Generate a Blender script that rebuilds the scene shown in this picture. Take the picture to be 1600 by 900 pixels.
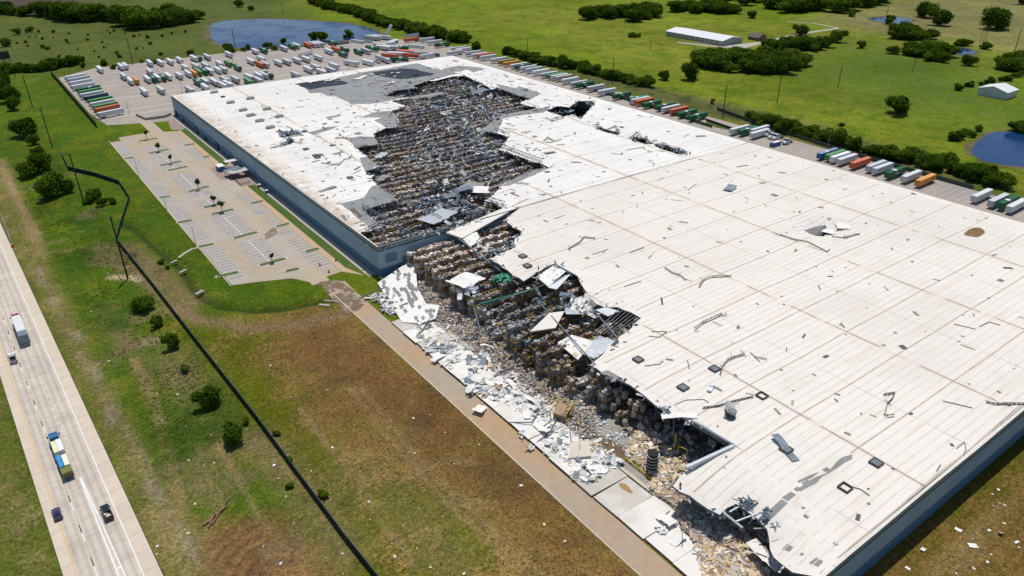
import bpy, bmesh, math, random
import numpy as np
from mathutils import Vector, Matrix
from mathutils.geometry import delaunay_2d_cdt

# ------------------------------------------------------------------ clear
for o in list(bpy.data.objects): bpy.data.objects.remove(o)
scene = bpy.context.scene
COL = scene.collection
R = random.Random(7)
rng = np.random.default_rng(11)

# ------------------------------------------------------------------ camera (X = across the building, Y = along it, away from the camera)
FPX, PITCH, YAW, ROLL, CAMH = 1156.23, 0.493725, 0.632290, -0.0041867, 129.4
_cy, _sy, _cp, _sp = math.cos(YAW), math.sin(YAW), math.cos(PITCH), math.sin(PITCH)
FWD = Vector((_sy*_cp, _cy*_cp, -_sp)); RGT0 = Vector((_cy, -_sy, 0)); UP0 = RGT0.cross(FWD)
RGT = RGT0*math.cos(ROLL) + UP0*math.sin(ROLL); UPV = -RGT0*math.sin(ROLL) + UP0*math.cos(ROLL)
cam_d = bpy.data.cameras.new('camera'); cam = bpy.data.objects.new('camera', cam_d); COL.objects.link(cam)
cam_d.sensor_width = 36; cam_d.lens = FPX/1600*36; cam_d.clip_start = 1; cam_d.clip_end = 20000
m = Matrix((RGT, UPV, -FWD)).transposed().to_4x4(); m.translation = Vector((0, 0, CAMH)); cam.matrix_world = m
scene.camera = cam

# ------------------------------------------------------------------ sky, sun, exposure
SUN = Vector((2.1, 2.6, 12.0)).normalized()
world = bpy.data.worlds.new('World'); scene.world = world; world.use_nodes = True
wn = world.node_tree.nodes; wl = world.node_tree.links
sky = wn.new('ShaderNodeTexSky'); sky.sky_type = 'NISHITA'; sky.sun_disc = False
sky.sun_elevation = math.asin(SUN.z); sky.sun_rotation = math.atan2(SUN.x, SUN.y)
sky.air_density = 1.0; sky.dust_density = 0.6; sky.ozone_density = 1.0
bg = wn['Background']; bg.inputs[1].default_value = 0.09
wl.new(sky.outputs[0], bg.inputs[0])
sun_d = bpy.data.lights.new('sun', 'SUN'); sun_d.energy = 3.6; sun_d.angle = math.radians(0.53); sun_d.color = (1.0, 0.955, 0.89)
sun = bpy.data.objects.new('sun', sun_d); COL.objects.link(sun); sun.rotation_euler = (-SUN).to_track_quat('-Z', 'Y').to_euler()
scene.view_settings.view_transform = 'Standard'; scene.view_settings.look = 'None'
scene.view_settings.exposure = 0.0; scene.view_settings.gamma = 1.0; scene.view_settings.use_curve_mapping = False

# ------------------------------------------------------------------ helpers
def G(u, v, z=0.0):
    """point of the place (at height z) that stands at photo position u, v"""
    d = FWD + RGT*((u-800)/FPX) - UPV*((v-450)/FPX)
    t = (z-CAMH)/d.z
    return Vector((d.x*t, d.y*t, z))
def G2(u, v, z=0.0): p = G(u, v, z); return (p.x, p.y)
def W(poly, z=0.0): return [G2(u, v, z) for u, v in poly]

def tag(o, label=None, cat=None, group=None, kind=None):
    if label: o['label'] = label
    if cat: o['category'] = cat
    if group: o['group'] = group
    if kind: o['kind'] = kind
    return o
def empty(name, loc=(0, 0, 0), rz=0.0, label=None, cat=None, group=None, parent=None):
    o = bpy.data.objects.new(name, None); COL.objects.link(o); o.location = loc; o.rotation_euler = (0, 0, rz)
    o.empty_display_size = 0.5
    if parent: o.parent = parent
    return tag(o, label, cat, group)
def link(name, me, parent=None, loc=None, rz=None):
    o = bpy.data.objects.new(name, me); COL.objects.link(o)
    if parent: o.parent = parent
    if loc is not None: o.location = loc
    if rz is not None: o.rotation_euler = (0, 0, rz)
    return o
def mesh_np(name, v, f, mats, mi=None, col=None, smooth=False):
    """mesh from arrays; f is (N,3) or (N,4); col one colour per face"""
    me = bpy.data.meshes.new(name)
    v = np.asarray(v, dtype=np.float32).reshape(-1, 3); f = np.asarray(f, dtype=np.int32); k = f.shape[1]; n = len(f)
    me.vertices.add(len(v)); me.vertices.foreach_set('co', v.ravel())
    me.loops.add(n*k); me.loops.foreach_set('vertex_index', f.ravel())
    me.polygons.add(n); me.polygons.foreach_set('loop_start', np.arange(n, dtype=np.int32)*k)
    if not isinstance(mats, (list, tuple)): mats = [mats]
    for m_ in mats: me.materials.append(m_)
    if mi is not None: me.polygons.foreach_set('material_index', np.asarray(mi, dtype=np.int32))
    me.update(calc_edges=True)
    me.polygons.foreach_set('use_smooth', np.full(n, bool(smooth)))
    if col is not None:
        a = me.attributes.new('Col', 'FLOAT_COLOR', 'FACE'); c = np.ones((n, 4), dtype=np.float32); c[:, :3] = np.asarray(col)
        a.data.foreach_set('color', c.ravel())
    me.validate()
    return me
BOXV = np.array([[x, y, z] for x in (-1, 1) for y in (-1, 1) for z in (-1, 1)], dtype=np.float32)
BOXF = np.array([[0, 1, 3, 2], [4, 6, 7, 5], [0, 4, 5, 1], [2, 3, 7, 6], [0, 2, 6, 4], [1, 5, 7, 3]], dtype=np.int32)
def rotmats(rz, rx=None, ry=None):
    rz = np.asarray(rz, dtype=float); n = len(rz); c, s = np.cos(rz), np.sin(rz)
    Z = np.zeros((n, 3, 3)); Z[:, 0, 0] = c; Z[:, 0, 1] = -s; Z[:, 1, 0] = s; Z[:, 1, 1] = c; Z[:, 2, 2] = 1
    if rx is None: return Z
    c, s = np.cos(rx), np.sin(rx); X = np.zeros((n, 3, 3)); X[:, 0, 0] = 1; X[:, 1, 1] = c; X[:, 1, 2] = -s; X[:, 2, 1] = s; X[:, 2, 2] = c
    c, s = np.cos(ry), np.sin(ry); Y = np.zeros((n, 3, 3)); Y[:, 1, 1] = 1; Y[:, 0, 0] = c; Y[:, 0, 2] = s; Y[:, 2, 0] = -s; Y[:, 2, 2] = c
    return Z @ Y @ X
def boxes(cen, half, rot=None):
    cen = np.asarray(cen, float).reshape(-1, 3); half = np.asarray(half, float).reshape(-1, 3); n = len(cen)
    p = BOXV[None]*half[:, None]
    if rot is not None: p = np.einsum('nij,nkj->nki', rot, p)
    p = p + cen[:, None]
    f = BOXF[None] + (np.arange(n)*8)[:, None, None]
    return p.reshape(-1, 3), f.reshape(-1, 4)
class MB:
    """collects boxes, bars and quads into one mesh"""
    def __init__(s): s.v = []; s.f = []; s.m = []; s.n = 0
    def add(s, v, f, m=0):
        v = np.asarray(v, float).reshape(-1, 3); f = np.asarray(f, int)
        s.v.append(v); s.f.append(f+s.n); s.m.append(np.full(len(f), m)); s.n += len(v); return s
    def box(s, c, size, rz=0.0, rx=0.0, ry=0.0, m=0):
        r = rotmats([rz], np.array([rx]), np.array([ry])); v, f = boxes([c], [np.array(size)/2], r); return s.add(v, f, m)
    def bar(s, a, b, w, m=0, w2=None):
        a = np.array(a, float); b = np.array(b, float); d = b-a; L = np.linalg.norm(d)
        if L < 1e-6: return s
        d /= L; u = np.cross(d, [0, 0, 1.0])
        if np.linalg.norm(u) < 1e-3: u = np.array([1.0, 0, 0])
        u /= np.linalg.norm(u); t = np.cross(u, d); w2 = w2 or w
        P = [a+u*sx*w/2+t*sy*w2/2 for sx, sy in ((-1, -1), (1, -1), (1, 1), (-1, 1))]; Q = [p+d*L for p in P]
        return s.add(P+Q, [[0, 1, 5, 4], [1, 2, 6, 5], [2, 3, 7, 6], [3, 0, 4, 7], [3, 2, 1, 0], [4, 5, 6, 7]], m)
    def taper(s, a, b, ra, rb, k=7, m=0):
        a = np.array(a, float); b = np.array(b, float); d = b-a; d /= np.linalg.norm(d); u = np.cross(d, [0.3, 0.2, 1.0]); u /= np.linalg.norm(u); t = np.cross(d, u)
        an = np.arange(k)*2*np.pi/k; ring = np.cos(an)[:, None]*u+np.sin(an)[:, None]*t
        v = np.vstack([a+ring*ra, b+ring*rb]); f = [[i, (i+1) % k, k+(i+1) % k, k+i] for i in range(k)]
        s.add(v, f, m)
        c = np.vstack([b+ring*rb, [b+ring[0]*rb*.5+ring[k-1]*rb*.5]]); q = [[0, i, i+1, i+2] for i in range(1, k-2, 2)]; q += [[0, k-2, k-1, k]] if k % 2 else []; s.add(c, q, m); return s
    def quad(s, a, b, c, d, m=0): return s.add([a, b, c, d], [[0, 1, 2, 3]], m)
    def mesh(s, name, mats):
        return mesh_np(name, np.vstack(s.v), np.vstack(s.f), mats, np.concatenate(s.m))
    def build(s, name, mats, parent=None, loc=None, rz=None): return link(name, s.mesh(name, mats), parent, loc, rz)
def fixdegen(me):
    bm = bmesh.new(); bm.from_mesh(me); bmesh.ops.dissolve_degenerate(bm, dist=1e-5, edges=bm.edges); bm.to_mesh(me); bm.free(); return me
def sheet(name, poly, z, mat, parent=None, kind=None, thick=0.0):
    """flat polygon (world xy); with thick it is a slab with sides"""
    bm = bmesh.new(); a = sum(poly[i][0]*poly[(i+1) % len(poly)][1]-poly[(i+1) % len(poly)][0]*poly[i][1] for i in range(len(poly)))
    if a < 0: poly = poly[::-1]
    vs = [bm.verts.new((x, y, z)) for x, y in poly]; f = bm.faces.new(vs); f.normal_update()
    if thick:
        bs = [bm.verts.new((x, y, z-thick)) for x, y in poly]
        for i in range(len(vs)): j = (i+1) % len(vs); bm.faces.new((vs[j], vs[i], bs[i], bs[j]))
    bmesh.ops.triangulate(bm, faces=[f]); me = bpy.data.meshes.new(name); bm.to_mesh(me); bm.free(); me.materials.append(mat)
    o = link(name, me, parent)
    if kind: o['kind'] = kind
    return o
def copy_tree(o, parent=None):
    c = o.copy(); COL.objects.link(c); c.parent = parent
    for ch in CH.get(o.name, []): copy_tree(ch, c)
    return c
CH = {}
def remember(o):
    CH[o.name] = list(o.children)
    for c in o.children: remember(c)
ORD = ['first', 'second', 'third', 'fourth', 'fifth', 'sixth', 'seventh', 'eighth', 'ninth', 'tenth', 'eleventh', 'twelfth', 'thirteenth', 'fourteenth', 'fifteenth', 'sixteenth', 'seventeenth', 'eighteenth', 'nineteenth', 'twentieth']
ORD += ['twenty-'+w for w in ORD[:9]]+['thirtieth']+['thirty-'+w for w in ORD[:9]]+['fortieth']+['forty-'+w for w in ORD[:9]]+['fiftieth']+['fifty-'+w for w in ORD[:9]]
def inpoly(P, poly):
    P = np.asarray(P, float); x, y = P[:, 0], P[:, 1]; r = np.zeros(len(P), bool); n = len(poly)
    for i in range(n):
        x1, y1 = poly[i]; x2, y2 = poly[(i+1) % n]
        c = ((y1 > y) != (y2 > y)); xi = (x2-x1)*(y-y1)/((y2-y1) if y2 != y1 else 1e-12)+x1
        r ^= c & (x < xi)
    return r
def pdist(P, pts, closed=True):
    P = np.asarray(P, float); d = np.full(len(P), 1e9); n = len(pts)
    for i in range(n if closed else n-1):
        a = np.array(pts[i], float); b = np.array(pts[(i+1) % n], float); ab = b-a; t = np.clip(((P-a)@ab)/(ab@ab+1e-12), 0, 1)
        d = np.minimum(d, np.hypot(*(P-a-t[:, None]*ab).T))
    return d
def soft(P, poly, s):
    """1 inside a polygon, fading to 0 over s metres across its border"""
    d = pdist(P, poly); sd = np.where(inpoly(P, poly), d, -d); return np.clip(sd/s*0.5+0.5, 0, 1)
def vnoise(x, y, sc, seed=0):
    x = np.asarray(x)/sc; y = np.asarray(y)/sc; xi = np.floor(x).astype(np.int64); yi = np.floor(y).astype(np.int64); fx = x-xi; fy = y-yi
    def h(a, b):
        n = (a*374761393+b*668265263+seed*1442695041) & 0xffffffff; n = ((n ^ (n >> 13))*1274126177) & 0xffffffff; return ((n ^ (n >> 16)) & 0xffff)/65535.0
    fx = fx*fx*(3-2*fx); fy = fy*fy*(3-2*fy)
    return (h(xi, yi)*(1-fx)+h(xi+1, yi)*fx)*(1-fy)+(h(xi, yi+1)*(1-fx)+h(xi+1, yi+1)*fx)*fy
def fbm(x, y, sc, seed=0, o=4):
    r = 0; a = 0.5; t = 0
    for i in range(o): r = r+a*vnoise(x, y, sc/2**i, seed+i*17); t += a; a *= 0.55
    return r/t
def sstep(a, b, x): t = np.clip((np.asarray(x)-a)/(b-a), 0, 1); return t*t*(3-2*t)

# ------------------------------------------------------------------ materials
MATS = {}
def mat(name, col, rough=0.8, var=0.12, scale=0.5, metal=0.0, bump=0.0, coord='pos', spec=0.3, rnd=0.0, detail=5, col2=None, t2=(0.55, 0.7), s2=None):
    """base colour broken up by two noises; an optional second colour where a noise is high (dirt, wear); rnd = variation from object to object"""
    m_ = bpy.data.materials.new(name); m_.use_nodes = True; nt = m_.node_tree; N = nt.nodes; L = nt.links; b = N['Principled BSDF']
    b.inputs['Roughness'].default_value = rough; b.inputs['Metallic'].default_value = metal; b.inputs['Specular IOR Level'].default_value = spec
    if coord == 'pos': src = N.new('ShaderNodeNewGeometry').outputs['Position']
    else: src = N.new('ShaderNodeTexCoord').outputs['Object']
    nz = N.new('ShaderNodeTexNoise'); nz.inputs['Scale'].default_value = scale; nz.inputs['Detail'].default_value = detail; nz.inputs['Roughness'].default_value = 0.65; L.new(src, nz.inputs['Vector'])
    mr = N.new('ShaderNodeMapRange'); mr.inputs[1].default_value = 0.25; mr.inputs[2].default_value = 0.75; mr.inputs[3].default_value = 1-var; mr.inputs[4].default_value = 1+var; L.new(nz.outputs[0], mr.inputs[0])
    fac = mr.outputs[0]
    if rnd:
        oi = N.new('ShaderNodeObjectInfo'); r2 = N.new('ShaderNodeMapRange'); r2.inputs[3].default_value = 1-rnd; r2.inputs[4].default_value = 1+rnd; L.new(oi.outputs['Random'], r2.inputs[0])
        mu = N.new('ShaderNodeMath'); mu.operation = 'MULTIPLY'; L.new(fac, mu.inputs[0]); L.new(r2.outputs[0], mu.inputs[1]); fac = mu.outputs[0]
    rgb = N.new('ShaderNodeRGB'); rgb.outputs[0].default_value = (*col, 1); c = rgb.outputs[0]
    if col2:
        n2 = N.new('ShaderNodeTexNoise'); n2.inputs['Scale'].default_value = s2 or scale*0.3; n2.inputs['Detail'].default_value = 6; n2.inputs['Roughness'].default_value = 0.6; L.new(src, n2.inputs['Vector'])
        r3 = N.new('ShaderNodeMapRange'); r3.inputs[1].default_value = t2[0]; r3.inputs[2].default_value = t2[1]; L.new(n2.outputs[0], r3.inputs[0])
        mx = N.new('ShaderNodeMix'); mx.data_type = 'RGBA'; L.new(r3.outputs[0], mx.inputs[0]); L.new(c, mx.inputs[6]); mx.inputs[7].default_value = (*col2, 1); c = mx.outputs[2]
    vm = N.new('ShaderNodeVectorMath'); vm.operation = 'SCALE'; L.new(c, vm.inputs[0]); L.new(fac, vm.inputs['Scale']); L.new(vm.outputs[0], b.inputs['Base Color'])
    if bump:
        bp = N.new('ShaderNodeBump'); bp.inputs['Strength'].default_value = bump; bp.inputs['Distance'].default_value = 0.1; L.new(nz.outputs[0], bp.inputs['Height']); L.new(bp.outputs[0], b.inputs['Normal'])
    MATS[name] = m_; return m_
def attr_mat(name, rough=0.8, var=0.15, scale=1.5, spec=0.25):
    m_ = mat(name, (0.5, 0.5, 0.5), rough, var, scale, spec=spec); N = m_.node_tree.nodes; L = m_.node_tree.links
    at = N.new('ShaderNodeAttribute'); at.attribute_name = 'Col'
    for n in N:
        if n.type == 'VECT_MATH': L.new(at.outputs['Color'], n.inputs[0])
    return m_

CONC = mat('pale concrete', (0.40, 0.365, 0.32), 0.9, 0.12, 0.35, bump=0.1, col2=(0.32, 0.27, 0.21), t2=(0.5, 0.72), s2=0.05)
LOTM = mat('yard concrete', (0.365, 0.315, 0.27), 0.9, 0.12, 0.25, col2=(0.30, 0.272, 0.245), t2=(0.42, 0.66), s2=0.022)
PARKM = mat('parking concrete', (0.385, 0.345, 0.295), 0.9, 0.14, 0.4, col2=(0.40, 0.315, 0.215), t2=(0.42, 0.62), s2=0.03)
DRIVEM = mat('driveway concrete', (0.37, 0.30, 0.225), 0.9, 0.10, 0.4, col2=(0.42, 0.275, 0.16), t2=(0.42, 0.66), s2=0.035)
WALKM = mat('tan walkway', (0.48, 0.335, 0.215), 0.9, 0.10, 0.6, col2=(0.42, 0.36, 0.29), t2=(0.55, 0.7), s2=0.15)
HWYM = mat('highway concrete', (0.54, 0.475, 0.40), 0.9, 0.10, 0.6, rnd=0.05, col2=(0.47, 0.41, 0.345), t2=(0.45, 0.65), s2=0.12)
def wheel_tracks(m_):
    N = m_.node_tree.nodes; L = m_.node_tree.links; b = N['Principled BSDF']; s = N.new('ShaderNodeSeparateXYZ'); L.new(N.new('ShaderNodeTexCoord').outputs['Object'], s.inputs[0])
    def M(op, x, y=None):
        n = N.new('ShaderNodeMath'); n.operation = op; L.new(x, n.inputs[0])
        if y is not None: n.inputs[1].default_value = y
        return n.outputs[0]
    d = M('ABSOLUTE', M('SUBTRACT', M('ABSOLUTE', s.outputs[0]), 0.85)); mr = N.new('ShaderNodeMapRange'); mr.interpolation_type = 'SMOOTHSTEP'; mr.inputs[1].default_value = 0.1; mr.inputs[2].default_value = 0.6; mr.inputs[3].default_value = 0.86; mr.inputs[4].default_value = 1.03; L.new(d, mr.inputs[0])
    src = b.inputs['Base Color'].links[0].from_socket; v = N.new('ShaderNodeVectorMath'); v.operation = 'SCALE'; L.new(src, v.inputs[0]); L.new(mr.outputs[0], v.inputs['Scale']); L.new(v.outputs[0], b.inputs['Base Color'])
wheel_tracks(HWYM)
SHOULM = mat('shoulder concrete', (0.58, 0.49, 0.39), 0.9, 0.08, 0.5, rnd=0.035)
PAINTW = mat('white road paint', (0.74, 0.73, 0.70), 0.6, 0.12, 1.5)
PAINTF = mat('worn white paint', (0.68, 0.66, 0.62), 0.7, 0.2, 1.2)
PAINTY = mat('yellow road paint', (0.62, 0.40, 0.09), 0.6, 0.15, 1.5)
PAINTK = mat('black road paint', (0.06, 0.055, 0.05), 0.7, 0.15, 1.5)
KERB = mat('kerb concrete', (0.52, 0.47, 0.37), 0.85, 0.08, 0.8)
FLOORM = mat('slab floor', (0.30, 0.275, 0.24), 0.55, 0.14, 0.3, col2=(0.20, 0.15, 0.095), t2=(0.55, 0.68), s2=0.12)
WALLM = mat('blue grey wall', (0.315, 0.44, 0.535), 0.8, 0.05, 0.4, rnd=0.04, col2=(0.27, 0.39, 0.485), t2=(0.5, 0.75), s2=0.08)
WALLLOW = mat('darker blue wall base', (0.095, 0.205, 0.305), 0.8, 0.05, 0.4, rnd=0.02)
WALLSH = mat('wall top band', (0.25, 0.31, 0.34), 0.8, 0.05, 0.4, rnd=0.02)
GREENST = mat('dark green stripe', (0.012, 0.075, 0.06), 0.6, 0.08, 0.6)
COPING = mat('metal coping', (0.66, 0.62, 0.55), 0.5, 0.06, 0.4)
DECK = mat('grey roof deck', (0.26, 0.265, 0.26), 0.8, 0.12, 0.5, col2=(0.21, 0.215, 0.22), t2=(0.45, 0.65), s2=0.06)
DECKUN = mat('deck underside', (0.16, 0.17, 0.18), 0.8, 0.1, 0.5)
HOLEDK = mat('dark blue hole fill', (0.012, 0.018, 0.032), 0.6, 0.2, 0.6)  # near-black colour imitating the dark inside of a roof hole
GALV = mat('galvanised sheet', (0.46, 0.49, 0.52), 0.45, 0.15, 0.7, metal=0.25, coord='obj')
GALVD = mat('grey blue sheet', (0.17, 0.21, 0.25), 0.5, 0.2, 0.7, metal=0.2, coord='obj')
WSHEET = mat('white torn membrane', (0.76, 0.74, 0.70), 0.7, 0.10, 0.5, coord='obj', col2=(0.55, 0.52, 0.46), t2=(0.58, 0.72), s2=0.3)
INSUL = mat('tan insulation board', (0.60, 0.47, 0.27), 0.9, 0.15, 0.8, coord='obj')
STEEL = mat('steel joist', (0.17, 0.16, 0.155), 0.6, 0.15, 1.0)
STEELB = mat('blue grey steel', (0.15, 0.19, 0.22), 0.6, 0.15, 1.0)
STEELG = mat('green pipe', (0.03, 0.17, 0.10), 0.6, 0.15, 1.0)
YELST = mat('yellow steel', (0.58, 0.42, 0.03), 0.5, 0.12, 1.0)
RACKB = mat('ochre rack beam', (0.46, 0.30, 0.06), 0.6, 0.2, 1.0)
RACKU = mat('dark rack upright', (0.20, 0.15, 0.07), 0.6, 0.2, 1.0)
CART = attr_mat('cartons', 0.85, 0.22, 1.6)
SCRAP = attr_mat('mixed scrap', 0.75, 0.25, 1.2)
PANELW = mat('white tilt panel', (0.72, 0.69, 0.64), 0.8, 0.06, 0.4, rnd=0.03, col2=(0.60, 0.565, 0.51), t2=(0.52, 0.7), s2=0.12)
PANELG = mat('bare grey tilt panel', (0.50, 0.465, 0.41), 0.85, 0.10, 0.4, rnd=0.05, col2=(0.60, 0.57, 0.52), t2=(0.5, 0.7), s2=0.15)
PANELS = mat('panel stain', (0.36, 0.22, 0.09), 0.9, 0.15, 0.6)
MUDW = mat('muddy puddle', (0.15, 0.10, 0.05), 0.25, 0.15, 0.4, spec=0.5)
ASPH = mat('black asphalt', (0.05, 0.05, 0.05), 0.85, 0.15, 0.6)
GRAVEL = mat('pale gravel', (0.40, 0.37, 0.33), 0.95, 0.22, 1.4, bump=0.4)
MULCH = mat('reddish gravel', (0.30, 0.23, 0.20), 0.95, 0.15, 1.0)
TURF = mat('mown turf', (0.055, 0.105, 0.014), 0.95, 0.25, 0.7, bump=0.5, col2=(0.09, 0.12, 0.022), t2=(0.5, 0.7), s2=0.12)
WOODP = mat('weathered pole', (0.055, 0.045, 0.038), 0.9, 0.2, 1.0)
METP = mat('grey light pole', (0.25, 0.26, 0.27), 0.5, 0.1, 1.0)
SCREEN = mat('dark green screen', (0.006, 0.022, 0.024), 0.75, 0.18, 0.6)
SCREENE = mat('screen top rail', (0.02, 0.05, 0.055), 0.6, 0.1, 0.6)
BLACK = mat('black rubber', (0.02, 0.02, 0.021), 0.8, 0.1, 1.0, coord='obj')
GLASSD = mat('dark glass', (0.02, 0.028, 0.035), 0.08, 0.05, 1.0, spec=0.8, coord='obj')
BARK = mat('bark', (0.09, 0.065, 0.045), 0.95, 0.2, 1.5, coord='obj')
# ------------------------------------------------------------------ foliage material
def leaf_mat(name, c1, c2):
    m_ = bpy.data.materials.new(name); m_.use_nodes = True; nt = m_.node_tree; N = nt.nodes; L = nt.links; b = N['Principled BSDF']
    b.inputs['Roughness'].default_value = 0.9; b.inputs['Specular IOR Level'].default_value = 0.02
    at = N.new('ShaderNodeAttribute'); at.attribute_name = 'Col'; oi = N.new('ShaderNodeObjectInfo')
    ad = N.new('ShaderNodeMath'); ad.operation = 'ADD'; L.new(at.outputs['Fac'], ad.inputs[0])
    m2 = N.new('ShaderNodeMath'); m2.operation = 'MULTIPLY_ADD'; L.new(oi.outputs['Random'], m2.inputs[0]); m2.inputs[1].default_value = 0.7; m2.inputs[2].default_value = -0.35; L.new(m2.outputs[0], ad.inputs[1])
    mx = N.new('ShaderNodeMix'); mx.data_type = 'RGBA'; mx.clamp_factor = True; L.new(ad.outputs[0], mx.inputs[0]); mx.inputs[6].default_value = (*c1, 1); mx.inputs[7].default_value = (*c2, 1)
    L.new(mx.outputs[2], b.inputs['Base Color'])
    tr = N.new('ShaderNodeBsdfTranslucent'); L.new(mx.outputs[2], tr.inputs[0]); ms = N.new('ShaderNodeMixShader'); ms.inputs[0].default_value = 0.25
    L.new(b.outputs[0], ms.inputs[1]); L.new(tr.outputs[0], ms.inputs[2]); L.new(ms.outputs[0], N['Material Output'].inputs[0]); return m_
LEAF = leaf_mat('tree foliage', (0.036, 0.078, 0.006), (0.112, 0.170, 0.014))
LEAFB = leaf_mat('bush foliage', (0.040, 0.084, 0.006), (0.118, 0.178, 0.015))
LEAFO = leaf_mat('ornamental foliage', (0.022, 0.055, 0.010), (0.055, 0.10, 0.015))
WEED = leaf_mat('field weeds', (0.05, 0.08, 0.012), (0.14, 0.14, 0.035))
DEADW = mat('dead brush', (0.21, 0.17, 0.13), 0.95, 0.2, 1.0)

# ------------------------------------------------------------------ ground
def axis(segs):
    r = [segs[0][0]]
    for a, b, s in segs: n = max(1, int(round((b-a)/s))); r += [a+(b-a)*(i+1)/n for i in range(n)]
    return np.array(r)
hx = lambda y: -0.65+(197.4-y)*0.0355   # right edge line of the highway
gx = axis([(-6000, -300, 500), (-300, -70, 10), (-70, 112, 1.3), (112, 320, 8), (320, 460, 3), (460, 1300, 7), (1300, 2000, 60), (2000, 9000, 700)])
gy = axis([(-5000, -100, 500), (-100, 0, 10), (0, 60, 3), (60, 500, 1.3), (500, 700, 3), (700, 1400, 7), (1400, 2200, 60), (2200, 9000, 700)])
GX, GY = np.meshgrid(gx, gy); PX = GX.ravel(); PY = GY.ravel(); PP = np.stack([PX, PY], 1)
n1 = fbm(PX, PY, 60, 1); n2 = fbm(PX, PY, 18, 5); n3 = fbm(PX, PY, 7, 9, 3); n4 = fbm(PX, PY, 200, 21)
def C(*c): return np.array(c)[None]
def blend(a, b, t): t = np.clip(t, 0, 1)[:, None]; return a*(1-t)+b*t
lush = C(0.056, 0.104, 0.003); field = C(0.136, 0.176, 0.006); olive = C(0.066, 0.092, 0.016); dirt = C(0.150, 0.085, 0.040); tan_ = C(0.27, 0.195, 0.098)
drygr = C(0.135, 0.120, 0.038); darkol = C(0.045, 0.062, 0.014); brown = C(0.155, 0.082, 0.028)
A = np.repeat(field, len(PX), 0); Bc = np.repeat(C(0.088, 0.136, 0.005), len(PX), 0); MK = np.full(len(PX), 0.45)
A = blend(A, C(0.170, 0.185, 0.018), (n4-0.45)*4)
# left of the yard: lush near, olive pasture far
west = sstep(160, 60, PX); A = blend(A, lush, west); Bc = blend(Bc, C(0.096, 0.122, 0.005), west)
farw = soft(PP, W([(-60, 130), (0, 118), (330, 105), (480, 40), (420, -40), (-500, -40)]), 40); A = blend(A, olive, farw); Bc = blend(Bc, C(0.090, 0.108, 0.022), farw); MK = MK+farw*0.05
ftop = soft(PP, W([(-100, -5), (90, -5), (145, 3), (90, 9), (30, 12), (-100, 20)]), 8); A = blend(A, C(0.085, 0.062, 0.045), ftop); Bc = blend(Bc, C(0.075, 0.055, 0.04), ftop)
# tan hay field at the far right, darker meadow behind the lone tree
hay = soft(PP, W([(1270, 30), (1390, 2), (1500, -30), (2200, -60), (2200, 120), (1600, 85), (1500, 62), (1420, 58), (1330, 45)]), 30); A = blend(A, C(0.19, 0.175, 0.062), hay); Bc = blend(Bc, C(0.14, 0.145, 0.045), hay)
mead = soft(PP, W([(1300, 60), (1500, 90), (1600, 130), (1800, 260), (1500, 190), (1350, 150), (1240, 120)]), 60); A = blend(A, C(0.070, 0.118, 0.016), mead*0.85)
# strips beside the trailer row
east = soft(PP, W([(650, 66), (1030, 138), (1300, 200), (1640, 330), (1640, 350), (1300, 232), (1100, 178), (900, 120), (640, 72)]), 8); A = blend(A, C(0.16, 0.135, 0.05), east); Bc = blend(Bc, darkol, east)
hed = soft(PP, W([(900, 110), (1180, 175), (1480, 270), (1640, 310), (1640, 330), (1300, 230), (1120, 178), (900, 125)]), 6)
A = blend(A, C(0.065, 0.085, 0.02), hed*0.6)
# bottom right lawn: dry olive
sright = sstep(80, 50, PY)*sstep(90, 110, PX); A = blend(A, C(0.090, 0.078, 0.008), sright); Bc = blend(Bc, C(0.150, 0.094, 0.024), sright); MK = MK+sright*0.04
# field between screened fence and driveway
fld = soft(PP, [(36, 40), (88, 40), (88, 226), (70, 228), (50, 232), (37, 250)], 8)
A = blend(A, C(0.096, 0.104, 0.004), fld); Bc = blend(Bc, C(0.235, 0.150, 0.046), fld); MK = MK+fld*(0.06+0.5*(n1-0.5))
dm = soft(PP, W([(425, 515), (490, 492), (556, 494), (620, 548), (700, 612), (800, 700), (900, 790), (1010, 892), (1060, 960), (930, 905), (860, 850), (770, 770), (690, 735), (600, 690), (530, 655), (480, 595), (440, 550)]), 14)
dm2 = np.clip(dm*1.15+(n2-0.5)*0.9*(dm > 0.02), 0, 1); Bc = blend(Bc, brown, dm2); A = blend(A, C(0.195, 0.112, 0.040), dm2*0.9); MK = MK+dm2*0.12
for u, v, r in [(590, 530, 5), (700, 600, 6), (520, 590, 4), (880, 760, 5), (660, 660, 4), (780, 745, 7)]:
    g = G(u, v); t = np.exp(-((PX-g.x)**2+(PY-g.y)**2)/r**2)*n3; A = blend(A, C(0.055, 0.040, 0.024), t*0.9); Bc = blend(Bc, C(0.065, 0.045, 0.026), t*0.9)
pl = soft(PP, W([(290, 842), (340, 818), (420, 808), (490, 850), (530, 905), (560, 1000), (280, 1000)]), 5); A = blend(A, C(0.215, 0.118, 0.044), pl); Bc = blend(Bc, C(0.155, 0.082, 0.030), pl)
def streak(path, w, col, k=1.0, both=True):
    global A, Bc
    d = pdist(PP, [G2(*p) for p in path], False); t = np.exp(-(d/w)**2)*k*(0.35+1.1*n2); A = blend(A, col, t)
    if both: Bc = blend(Bc, col, t*0.9)
streak([(170, 400), (230, 440), (265, 475), (310, 500), (400, 514), (480, 505), (540, 490)], 3.2, C(0.20, 0.135, 0.075), 1.0)
streak([(195, 385), (215, 400), (262, 440), (300, 470)], 5.0, C(0.19, 0.125, 0.07), 0.9)
streak([(175, 433), (205, 434), (215, 437)], 1.6, C(0.42, 0.33, 0.20), 1.6)
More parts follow.
